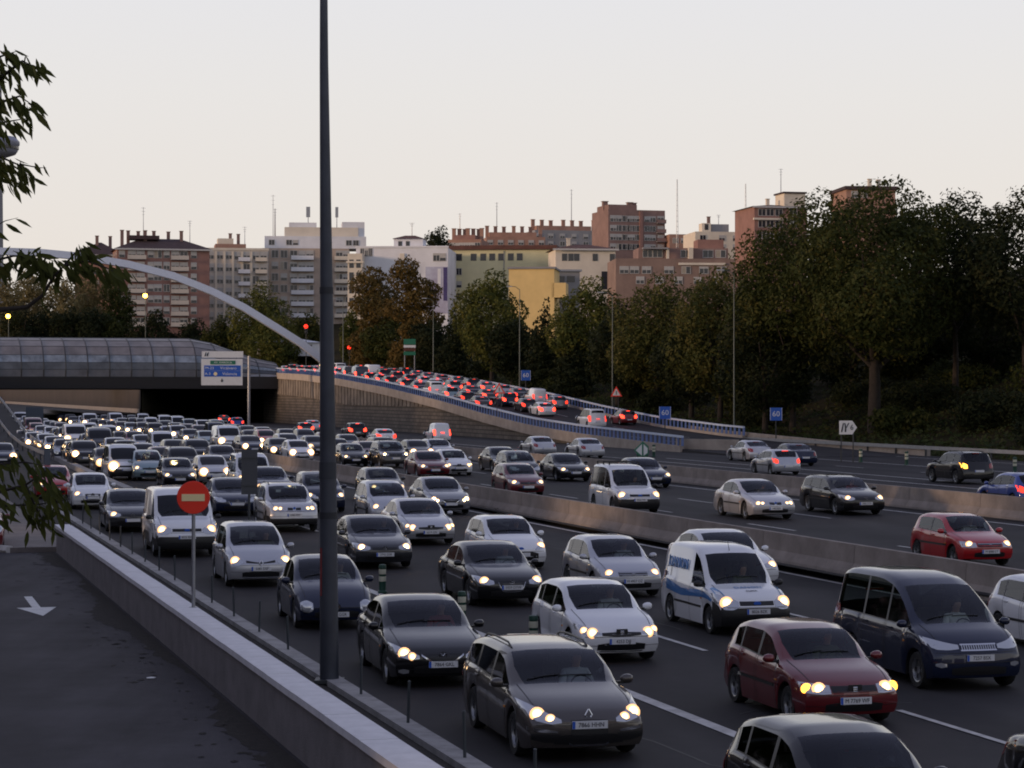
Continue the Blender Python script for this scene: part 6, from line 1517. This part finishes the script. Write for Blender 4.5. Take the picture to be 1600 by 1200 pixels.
# bushes along the foot and the top of the bank
BUSHES = [(150 + 5.5 * i, 87 + (i * 7) % 19, 5.5) for i in range(12)] + [(95 + 6 * i, 84 + (i * 11) % 26, 5.5) for i in range(10)] + [(98, 84, 5), (112, 88, 6), (124, 82, 4.4), (137, 90, 6), (150, 84, 5), (163, 92, 6), (176, 85, 5), (188, 90, 6), (198, 82, 4.6), (212, 86, 5.4), (226, 81, 5), (240, 83, 5), (256, 80, 5), (272, 81, 5), (290, 79, 5), (306, 80, 5), (322, 79, 5),
          (120, 104, 6), (140, 106, 7), (158, 103, 6), (176, 105, 7), (196, 102, 6), (216, 98, 6), (236, 95, 6), (258, 92, 6), (282, 90, 6), (90, 100, 6), (78, 94, 6), (168, 112, 7), (190, 114, 7), (148, 114, 7)]
for i, (s, t, w_) in enumerate(BUSHES):
    z = land(s, t) - .1; rn = random.Random(80 + i); h_ = w_ * rn.uniform(.45, .75)
    V, F = crown(rn, [(rn.uniform(-1, 1) * w_ * .35, rn.uniform(-1, 1) * w_ * .35, h_ * rn.uniform(.25, .6), w_ * .32, w_ * .32, h_ * .42) for _ in range(7)], 3200, .19)
    me = bpy.data.meshes.new('bush'); me.from_pydata(V, [], F); me.materials.append((F_DARK, F_MIX, F_DARK)[i % 3]); o = link('bush', me, None, P(s, t, z))
    tag(o, 'dense dark bush growing on the bank among the trees', 'bush', 'bushes on the bank')
for i in range(4):  # unseen blocks added behind the camera to darken car reflections
    q = thing('apartment_building', 'unseen tall flats added behind the camera to darken reflections', 'apartment block', P(-150, -10 + 42 * i, 0), R(16), 'added flats behind the camera')
    MB().box((0, 0, (26, 30, 24, 28)[i] / 2), (36, 14, (26, 30, 24, 28)[i])).obj('wall', (FB, M_BRICK)[i % 2], q)
    for f_ in range(8):
        for k in range(8): link('window', win_mesh(1.6, 1.7, 'half'), q, (-15 + 4.2 * k, 7.03, 2.6 + 2.9 * f_), (0, 0, R(180)))
# unseen flats and trees added on the camera's side to block the low sun
for i in range(8):
    s0 = -150 + 56 * i; q = thing('apartment_building', 'unseen brick flats added behind the service road to shade the motorway' , 'apartment block', P(s0, -34, 0), R(16), 'added flats behind the service road')
    hh = (17, 19, 16, 20, 17, 18, 16, 17)[i]
    MB().box((0, 25, hh / 2), (12, 50, hh)).obj('wall', M_BRICK if i % 2 else FB, q); MB().box((0, 25, hh + .2), (13, 51, .4)).obj('roof', M_DTILE, q)
    for f_ in range(5):
        for k in range(9): link('window', win_mesh(1.6, 1.7, 'half'), q, (6.03, 3 + 5.5 * k, 2.6 + 3.1 * f_), (0, 0, R(90)))
for i in range(15):
    rn = random.Random(300 + i); s = -38 + 20 * i; t = -14 - rn.uniform(0, 5); th = thing('tree', 'unseen leafy street tree added on the near side to shade the road', 'tree', P(s, t, 0), 0, 'added trees behind the service road')
    V, F = crown(rn, [(rn.uniform(-2, 2), rn.uniform(-2, 2), rn.uniform(4.5, 9), 2.6, 2.6, 2.2) for _ in range(7)], 2200, .4)
    me = bpy.data.meshes.new('crown'); me.from_pydata(V, [], F); me.materials.append(F_MIX); link('crown', me, th); MB().tube([(0, 0, -.2), (.1, 0, 3), (0, 0, 7)], [.22, .18, .08], 8).obj('trunk', M_BARK, th, 60)
# ------------------------------------------------------------------ lamp posts, signs, bollards
M_POST = mat('lamp_post_paint', (.055, .062, .078), .5, .3, noise=.25, nscale=1.5)
lp = thing('lamp_post', 'tall grey tapered lamp post standing in front of the traffic jam', 'lamp post', P(34.6, 6.94, .1), 0)
b = MB(); b.tube([(0, 0, -.1), (-.02, 0, 3), (-.055, 0, 7), (-.10, 0, 11), (-.11, 0, 13.6)], [.17, .155, .115, .078, .06], 16); b.obj('pole', M_POST, lp, 50)
for z, r_ in ((2.95, .163), (6.95, .124)): MB().cyl((-.02 - (z - 3) * .009, 0, z - .06), (-.02 - (z - 3) * .009, 0, z + .06), r_, r_, 16).obj('collar', mat('dark_band', (.02, .022, .028), .6), lp, 50)
MB().cyl((-.03, 0, 3.6), (-.03, 0, 3.9), .158, .154, 16).obj('dark_mark', mat('dark_band2', (.03, .035, .045), .6), lp, 50)
MB().box((0, 0, .01), (.5, .5, .06)).obj('base_plate', M_DKSTEEL, lp)
MB().box((-.115, -.105, 1.95), (.08, .02, .85)).obj('sticker', mat('sticker_red', (.16, .012, .014), .6), lp)
MB().tube([(-.11, 0, 13.6), (.3, .5, 14.0), (1.1, 1.4, 14.1)], [.05, .045, .04], 8).obj('arm', M_POST, lp); MB().box((1.4, 1.75, 14.08), (.35, .8, .14), 0, R(-40)).obj('lantern', M_STEEL, lp)
# no-entry sign on the wall
ne = thing('no_entry_sign', 'round red no-entry sign with a pale bar on a post fixed to the wall coping', 'road sign', (*at(302.5, 951, 39.7).xy, .80), R(2))
MB().cyl((0, 0, 0), (0, 0, 1.82), .033, .033, 10).obj('post', M_STEEL, ne, 60)
MB().lathe([(0, -.045), (.285, -.045), (.293, -.035), (.285, -.02), (0, -.02)], 32, 0, 'y', (0, 0, 1.96)).obj('sign_disc', M_SRED, ne, 30)
MB().box((0, -.05, 1.96), (.405, .012, .125)).obj('sign_bar', M_SYEL, ne); MB().box((0, -.02, 1.96), (.3, .03, .05)).obj('bracket', M_STEEL, ne)
MB().box((0, 0, .01), (.14, .14, .02)).obj('base_plate', M_STEEL, ne)
# the back of a road sign among the cars
gs = thing('road_sign', 'grey back of a road sign on a dark post among the jammed cars', 'road sign', P(66.5, 10.9, 0), R(16))
MB().cyl((0, 0, 0), (0, 0, 3.0), .04, .04, 8).obj('post', M_DKSTEEL, gs, 60); MB().box((0, -.05, 2.45), (.52, .03, 1.45)).obj('sign_panel', mat('sign_back', (.07, .075, .085), .6, .3), gs)
for z in (2.0, 2.9): MB().box((0, -.075, z), (.5, .02, .05)).obj('rail', M_DKSTEEL, gs)
# other sign backs at left
for x, y0, y1, Y, w_, lab in ((72, 700, 790, 103, .5, 'narrow sign seen edge-on beside the red hatchback'), (54, 636, 672, 260, 2.0, 'grey back of a big sign at the left among the distant cars')):
    zb = 0; p = at(x, 0, Y); q = thing('road_sign', lab, 'road sign', (p.x, Y, zs(st(p.x, Y)[0]) if False else 0), R(16 if Y > 200 else 70))
    z1 = at(x, y0, Y).z; z0 = at(x, y1, Y).z
    MB().cyl((0, 0, 0), (0, 0, z1), .045, .045, 8).obj('post', M_STEEL, q, 60); MB().box((0, -.06, z1 - (.55 if Y < 200 else 1.1)), (w_, .03, 1.1 if Y < 200 else 2.2)).obj('sign_panel', mat('sign_back_blue', (.07, .09, .12), .6, .3), q)
# big direction sign
Y = 318; p = at(389, 0, Y); bs = thing('direction_sign', 'big white direction sign with blue lettered panels on a single post before the bridge', 'road sign', (p.x, Y, 0), R(10))
k = Y / FPX; X0 = lambda x: (x - 389) * k; Z = lambda y: CAMH - (y - HORIZON) * k
def pan(name, x0, x1, y0, y1, m, d, par=bs): return MB().box(((X0(x0) + X0(x1)) / 2, d, (Z(y0) + Z(y1)) / 2), (X0(x1) - X0(x0), .04, Z(y0) - Z(y1))).obj(name, m, par)
MB().cyl((0, .1, 0), (0, .1, Z(556)), .22, .18, 10).obj('post', M_STEEL, bs, 60); MB().box((X0(352), .1, Z(575)), (X0(389) - X0(320), .2, .3)).obj('arm', M_STEEL, bs)
pan('sign_panel', 315, 379, 561, 602, M_WHITE, -.1); pan('sign_header', 316, 380, 549, 559, M_WHITE, -.1); pan('blue_panel', 319.5, 376, 571, 579.3, M_SBLUE, -.13); pan('blue_panel', 319.5, 376, 579.6, 588.5, M_SBLUE, -.13)
pan('green_panel', 329, 368, 563.5, 569.5, M_SGREEN, -.13)
for body, x, y, sz, m in (('M-23', 328, 575.3, .52, M_WHITE), ('Vicálvaro', 357, 575.3, .56, M_WHITE), ('A-3', 325, 584.2, .5, M_WHITE), ('Valencia', 359, 584.2, .56, M_WHITE), ('AV. DAROCA', 348.5, 566.6, .38, M_WHITE)):
    text(body, sz, m, bs, (X0(x), -.155, Z(y)), (R(90), 0, 0), ext=.004, sx=1.12)
MB().lathe([(0, -.01), (.26, -.01), (.26, .02)], 14, 0, 'y', (X0(337), -.15, Z(584.2))).obj('roundel', M_SYEL, bs)
MB().prism([(-.07, .25), (.07, .25), (.07, 0), (.22, 0), (0, -.26), (-.22, 0), (-.07, 0)], .02, (X0(347), -.13, Z(594.5)), (1, 0, 0), (0, 0, 1)).obj('down_arrow', M_INK, bs)
MB().prism([(-.3, -.25), (-.1, .3), (0, .3), (-.12, -.25)], .02, (X0(323), -.13, Z(554)), (1, 0, 0), (0, 0, 1)).prism([(.05, -.25), (.02, .0), (.25, .3), (.35, .3), (.2, -.25)], .02, (X0(323), -.13, Z(554)), (1, 0, 0), (0, 0, 1)).obj('exit_pictogram', M_INK, bs)
# blue 60 signs
def sixty(x, y, Y, zb, w, lab, body='60'):
    p = at(x, y, Y); q = thing('speed_sign', lab, 'road sign', (p.x, Y, zb), R(4))
    MB().cyl((0, .05, 0), (0, .05, p.z - zb + w / 2), .045, .045, 8).obj('post', M_DKSTEEL, q, 60)
    MB().box((0, -.02, p.z - zb), (w, .04, w * 1.05)).obj('sign_panel', M_SBLUE, q)
    for sx_ in (-1, 1): MB().box((sx_ * (w / 2 - .03), -.045, p.z - zb), (.03, .012, w)).obj('sign_edge', M_WHITE, q)
    text(body, w * .62, M_WHITE, q, (0, -.05, p.z - zb), (R(90), 0, 0), ext=.005, sx=1.05)
sixty(1039, 645, 180, 0.2, .95, 'square blue 60 sign standing at the ramp foot behind the parapet end')
sixty(1212.5, 647, 192, 0, 1.05, 'square blue 60 sign on the bank left of the white exit sign')
sixty(821.5, 586.5, 266, 3.6, 1.15, 'square blue sign beside the upper ramp at the top of the slope', '60')
# warning triangles
def tri(x, y, Y, zb, w, lab):
    p = at(x, y, Y); q = thing('warning_sign', lab, 'road sign', (p.x, Y, zb), R(3)); h = p.z - zb
    for sx_ in (-.22, .22): MB().cyl((sx_, .05, 0), (sx_, .05, h), .035, .035, 6).obj('post', M_DKSTEEL, q)
    MB().prism([(-w / 2, -w * .3), (w / 2, -w * .3), (0, w * .57)], -.03, (0, 0, h), (1, 0, 0), (0, 0, 1)).obj('sign_border', M_SRED, q)
    MB().prism([(-w * .34, -w * .21), (w * .34, -w * .21), (0, w * .38)], -.012, (0, -.012, h), (1, 0, 0), (0, 0, 1)).obj('sign_face', M_WHITE, q)
    MB().prism([(-.03, -.16), (.03, -.16), (.045, .2), (-.045, .2)], -.01, (0, -.03, h), (1, 0, 0), (0, 0, 1)).obj('symbol', M_INK, q)
tri(963, 614, 230, 1.7, 1.2, 'warning triangle beside the right parapet of the ramp'); tri(780, 609, 226, 2.3, 1.25, 'warning triangle on the left ramp parapet in front of the queueing cars')
# exit sign
Y = 150.5; p = at(1325, 668, Y); ex = thing('exit_sign', 'white arrow shaped exit sign numbered 6 on two posts in the gore', 'road sign', (p.x, Y, 0), R(4))
for x_ in (-.45, .36): MB().cyl((x_, .05, 0), (x_, .05, 2.7), .045, .045, 6).obj('post', M_DKSTEEL, ex)
MB().prism([(-.6, -.46), (.28, -.46), (.6, 0), (.28, .46), (-.6, .46)], .05, (0, 0, p.z), (1, 0, 0), (0, 0, 1)).obj('sign_panel', M_WHITE, ex)
mb = MB()
for poly in ([(-.50, -.3), (-.36, .3), (-.29, .3), (-.40, -.3)], [(-.24, -.3), (-.22, .02), (-.13, .02), (-.14, -.3)], [(-.22, .0), (-.27, .3), (-.2, .3), (-.13, .02)], [(-.17, -.02), (.0, .3), (.08, .3), (-.11, -.02)]): mb.prism(poly, .012, (0, -.055, p.z), (1, 0, 0), (0, 0, 1))
mb.v = [(x, y - 0.0, z) for x, y, z in mb.v]; mb.obj('exit_pictogram', M_INK, ex); text('6', .5, M_INK, ex, (.24, -.07, p.z), (R(90), 0, 0), ext=.005)
# green diamond board
p = at(1004, 705, 158); gd = thing('gore_board', 'green diamond gore board with two pale triangles at the ramp split', 'road sign', (p.x, 158, 0), R(4))
MB().box((0, .15, .4), (.8, .3, .8)).obj('base', M_BGREEN, gd); MB().prism([(-.62, 0), (0, .62), (.42, .25), (.42, -.3), (.1, -.45), (-.3, -.4)], .08, (0, 0, .62), (1, 0, 0), (0, 0, 1)).obj('sign_panel', M_SGREEN, gd)
MB().prism([(-.5, -.02), (-.06, .42), (-.06, -.4)], .02, (0, -.085, .62), (1, 0, 0), (0, 0, 1)).obj('pale_triangle', M_WHITE, gd); MB().prism([(.06, .42), (.34, .14), (.34, -.2), (.06, -.4)], .02, (0, -.085, .62), (1, 0, 0), (0, 0, 1)).obj('pale_triangle', M_WHITE, gd)
# green direction board at the ramp top
p = at(640, 545, 318); gb = thing('direction_board', 'green and white direction board on posts at the top of the ramp', 'road sign', (p.x, 318, 6.9), R(6))
for x_ in (-.7, .7): MB().cyl((x_, .05, 0), (x_, .05, p.z - 6.9 + 1.4), .06, .06, 6).obj('post', M_STEEL, gb)
for i, (m, h, z) in enumerate(((M_SGREEN, .8, 1.0), (M_WHITE, .35, .35), (mat('board_brown', (.10, .035, .02), .6), .4, -.1), (M_SGREEN, .5, -.65))): MB().box((0, -.03, p.z - 6.9 + z), (1.7, .05, h)).obj('board', m, gb)
# green bollards with pale bands
bo = MB(); bo.lathe([(.13, 0), (.13, .06), (.10, .09), (.095, .70), (.11, .72), (.10, .80), (0, .82)], 14); me_b = bo.mesh('bollard', M_BGREEN, 40)
me_r = MB().lathe([(.10, .34), (.103, .36), (.103, .46), (.10, .48)], 14).lathe([(.10, .54), (.103, .56), (.103, .66), (.10, .68)], 14).mesh('bands', M_BBAND, 40)
BL = [(43.2, 11.35, 'green bollard with pale bands beside the right flank of the black V-grille saloon'), (38.2, 11.35, 'green bollard showing just above the roof of the grey brown estate'), (50.4, 11.35, 'green bollard with pale bands behind the roof of the black V-grille saloon')]
for s, t, lab in BL:
    o = link('bollard', me_b, None, P(s, t, 0)); o.scale = (.9, .9, .92); tag(o, lab, 'bollard'); link('bands', me_r, o)
for i, (s, t, lab) in enumerate(((154, 54.2, 'leftmost of two green bollards by the green diamond board'), (154, 54.9, 'right one of two green bollards by the green diamond board'), (138, 63.9, 'green bollard at the right post of the exit sign'), (131.5, 64.1, 'first green bollard right of the exit sign'),
     (124, 64.2, 'second green bollard right of the exit sign'), (117.5, 64.2, 'third green bollard right of the exit sign, left of the black off-roader'), (147, 63.6, 'green bollard left of the exit sign posts'), (104, 64.3, 'green bollard right of the black off-roader at the right edge'))):
    o = link('bollard', me_b, None, P(s, t, 0)); o.scale = (1.15, 1.15, 1.1); tag(o, lab, 'bollard'); link('bands', me_r, o)
# slender lamp posts on the right
M_LP2 = mat('pale_post', (.11, .13, .12), .5, .3)
for x, yt, yb, Y, lab in ((1147, 428, 676, 202, 'slender street lamp tallest at the foot of the wooded bank'), (957, 462, 655, 235, 'slender street lamp beside the warning triangle on the ramp'), (812, 452, 600, 268, 'slender street lamp in front of the green plane tree'),
                          (677, 470, 580, 310, 'slender street lamp beside the mural block and rust brown tree'), (536, 470, 566, 340, 'slender street lamp just right of the tall lamp post')):
    p = at(x, yb, Y); h = (yb - yt) / FPX * Y; q = thing('street_lamp', lab, 'street lamp', (p.x, Y, p.z - .4), 0)
    MB().tube([(0, 0, 0), (0, 0, h * .5), (0, 0, h + .4)], [.085, .062, .038], 8).obj('pole', M_LP2, q, 60); MB().tube([(0, 0, h + .35), (-.5, -.1, h + .7), (-1.0, -.2, h + .75)], .04, 6).obj('arm', M_LP2, q); MB().box((-1.25, -.25, h + .74), (.7, .25, .12)).obj('lantern', M_STEEL, q)
# lit street lamps and traffic lights beyond the bridge
M_SOD = mat('sodium_lamp', (1, .6, .1), .3, emit=(1.0, .50, .06), es=14); M_TRED = mat('traffic_red', (.8, .02, .01), .3, emit=(1.0, 0.025, 0.010), es=2.6)
for x, y, Y, zb, lab in ((227, 462, 425, 7.6, 'lit yellow street lamp in front of the red brick block'), (13, 494, 425, 7.6, 'lit yellow street lamp at the left edge among the poplars')):
    p = at(x, y, Y); q = thing('street_lamp', lab, 'street lamp', (p.x, Y, zb)); h = p.z - zb
    MB().cyl((0, .2, 0), (0, .2, h), .09, .06, 8).obj('pole', M_LP2, q, 60); MB().lathe([(0, -.42), (.30, -.36), (.44, 0), (.36, .3), (0, .40)], 14, 0, 'z', (0, -.2, h)).obj('lamp_globe', M_SOD, q, 60)
for x, y, Y, zb, lab in ((478, 510, 372, 7.6, 'traffic light glowing red under the arch beside the tall lamp post'), (546, 543, 372, 7.6, 'traffic light glowing red at the ramp top, right of the tall lamp post')):
    p = at(x, y, Y); q = thing('traffic_light', lab, 'traffic light', (p.x, Y, zb)); h = p.z - zb
    MB().cyl((0, .3, 0), (0, .3, h + .2), .07, .06, 8).obj('post', M_DKSTEEL, q, 60); MB().box((0, .1, h - .45), (.5, .3, 1.5)).obj('housing', M_BLACK, q)
    MB().lathe([(0, -.12), (.26, -.06), (.34, .02), (.34, .1)], 14, 0, 'y', (0, -.08, h)).obj('red_lamp', M_TRED, q, 60)
    for dz in (-.45, -.9): MB().lathe([(0, -.06), (.15, -.03), (.17, .02)], 12, 0, 'y', (0, -.06, h + dz)).obj('dark_lamp', M_DKSTEEL, q, 60)

# ------------------------------------------------------------------ the near tree leaning in from the left
tr = thing('near_tree', 'tree with long drooping leaves reaching in from the left edge', 'tree', (-4.6, 14.2, 0))
TO = Vector((-4.6, 14.2, 0)); rn = random.Random(21)
lv = MB().add([(0, 0, 0), (.013, -.03, .002), (.016, -.075, 0), (0, -.135, -.012), (-.016, -.075, 0), (-.013, -.03, .002), (0, -.07, -.006)],
              [(0, 1, 6), (1, 2, 6), (2, 3, 6), (3, 4, 6), (4, 5, 6), (5, 0, 6)]).mesh('leaf', foliage('long_leaves', (.035, .045, .014), (.075, .085, .022), (.13, .12, .035)), 180)
lv2 = lv
MB().tube([Vector((0, 0, -.2)), Vector((.1, 0, 2.5)), Vector((.25, 0, 5)), Vector((.2, .1, 8))], [.2, .16, .12, .05], 10).obj('trunk', M_BARK, tr, 60)
def PX(x, y, Y): return at(x, y, Y) - TO
LEAVES = []
def twig(pts, r0, n, sp=1.0, dens=1.0):
    pts = [PX(*p) for p in pts]
    MB().tube(pts, [r0 * (1 - .8 * i / (len(pts) - 1)) for i in range(len(pts))], 6).obj('branch', M_BARK, tr, 60)
    n = int(n * 1.2)
    for i in range(n):
        u = (i + rn.random()) / n * (len(pts) - 1); k = min(int(u), len(pts) - 2); c = pts[k].lerp(pts[k + 1], u - k)
        d = (pts[k + 1] - pts[k]).normalized()
        LEAVES.append((c + Vector((rn.gauss(0, .035), rn.gauss(0, .08), rn.gauss(0, .03))) * sp, d))
Yt = 14.0
twig([(-60, 150, Yt), (-5, 125, Yt), (35, 95, Yt), (62, 110, Yt)], .018, 46)
twig([(-40, 190, Yt), (0, 160, Yt), (30, 150, Yt), (52, 165, Yt)], .014, 44)
twig([(-40, 110, Yt), (0, 88, Yt), (25, 80, Yt)], .012, 34)
twig([(-30, 200, Yt), (10, 190, Yt), (40, 185, Yt)], .010, 26)
twig([(-40, 250, 14.3), (0, 245, 14.3), (30, 258, 14.3), (48, 275, 14.3)], .012, 40)
twig([(-40, 270, 14.3), (0, 268, 14.3), (22, 285, 14.3)], .010, 26)
twig([(30, 256, 14.3), (60, 262, 14.3), (72, 262, 14.3)], .006, 3, .4)
twig([(-40, 490, 13.6), (0, 484, 13.6), (42, 480, 13.6), (66, 462, 13.6), (84, 432, 13.6), (100, 415, 13.6)], .022, 4)
twig([(100, 415, 13.6), (135, 408, 13.6), (165, 418, 13.6), (192, 430, 13.6)], .010, 46, .8)
twig([(84, 432, 13.6), (60, 405, 13.6), (20, 392, 13.6)], .010, 44)
twig([(100, 415, 13.6), (120, 392, 13.6), (140, 388, 13.6)], .008, 26, .7)
twig([(-20, 410, 13.6), (20, 400, 13.6), (60, 400, 13.6), (90, 410, 13.6)], .010, 44)
twig([(-20, 360, 13.6), (8, 345, 13.6), (28, 340, 13.6)], .005, 3, .4)
twig([(-60, 790, 13.0), (0, 768, 13.0), (40, 758, 13.0), (72, 735, 13.0)], .016, 21, 1.3)
twig([(-40, 730, 13.0), (0, 725, 13.0), (40, 722, 13.0), (70, 728, 13.0)], .010, 28, 1.3)
twig([(72, 735, 13.0), (85, 770, 13.0), (92, 800, 13.0)], .008, 27, 1.2)
twig([(-40, 800, 13.0), (10, 790, 13.0), (60, 788, 13.0), (110, 780, 13.0)], .010, 24, 1.3)
twig([(40, 758, 13.0), (60, 800, 13.0), (75, 825, 13.0)], .008, 22, 1.2)
def leaf_matrix(c, d):
    dr = (Vector((d.x * .7 + rn.gauss(0, .35), rn.gauss(0, .35), -1 + rn.gauss(0, .35)))).normalized()
    y = -dr; x = y.cross(Vector((rn.gauss(0, 1), -1, rn.gauss(0, .6)))).normalized(); z = x.cross(y); sc = rn.uniform(.6, 1.08)
    M = Matrix((x, y, z)).transposed().to_4x4(); return Matrix.Translation(c) @ M @ Matrix.Scale(sc, 4)
rn.shuffle(LEAVES)
rest = MB()
for i, (c, d) in enumerate(LEAVES):
    M = leaf_matrix(c, d)
    if i < 290:
        o = link('leaf', lv2, tr); o.matrix_local = M
    else:
        rest.add([M @ v.co for v in lv.vertices], [tuple(p.vertices) for p in lv.polygons])
o = rest.obj('leaves', lv.materials[0], tr, 180); tag(o, kind='stuff')
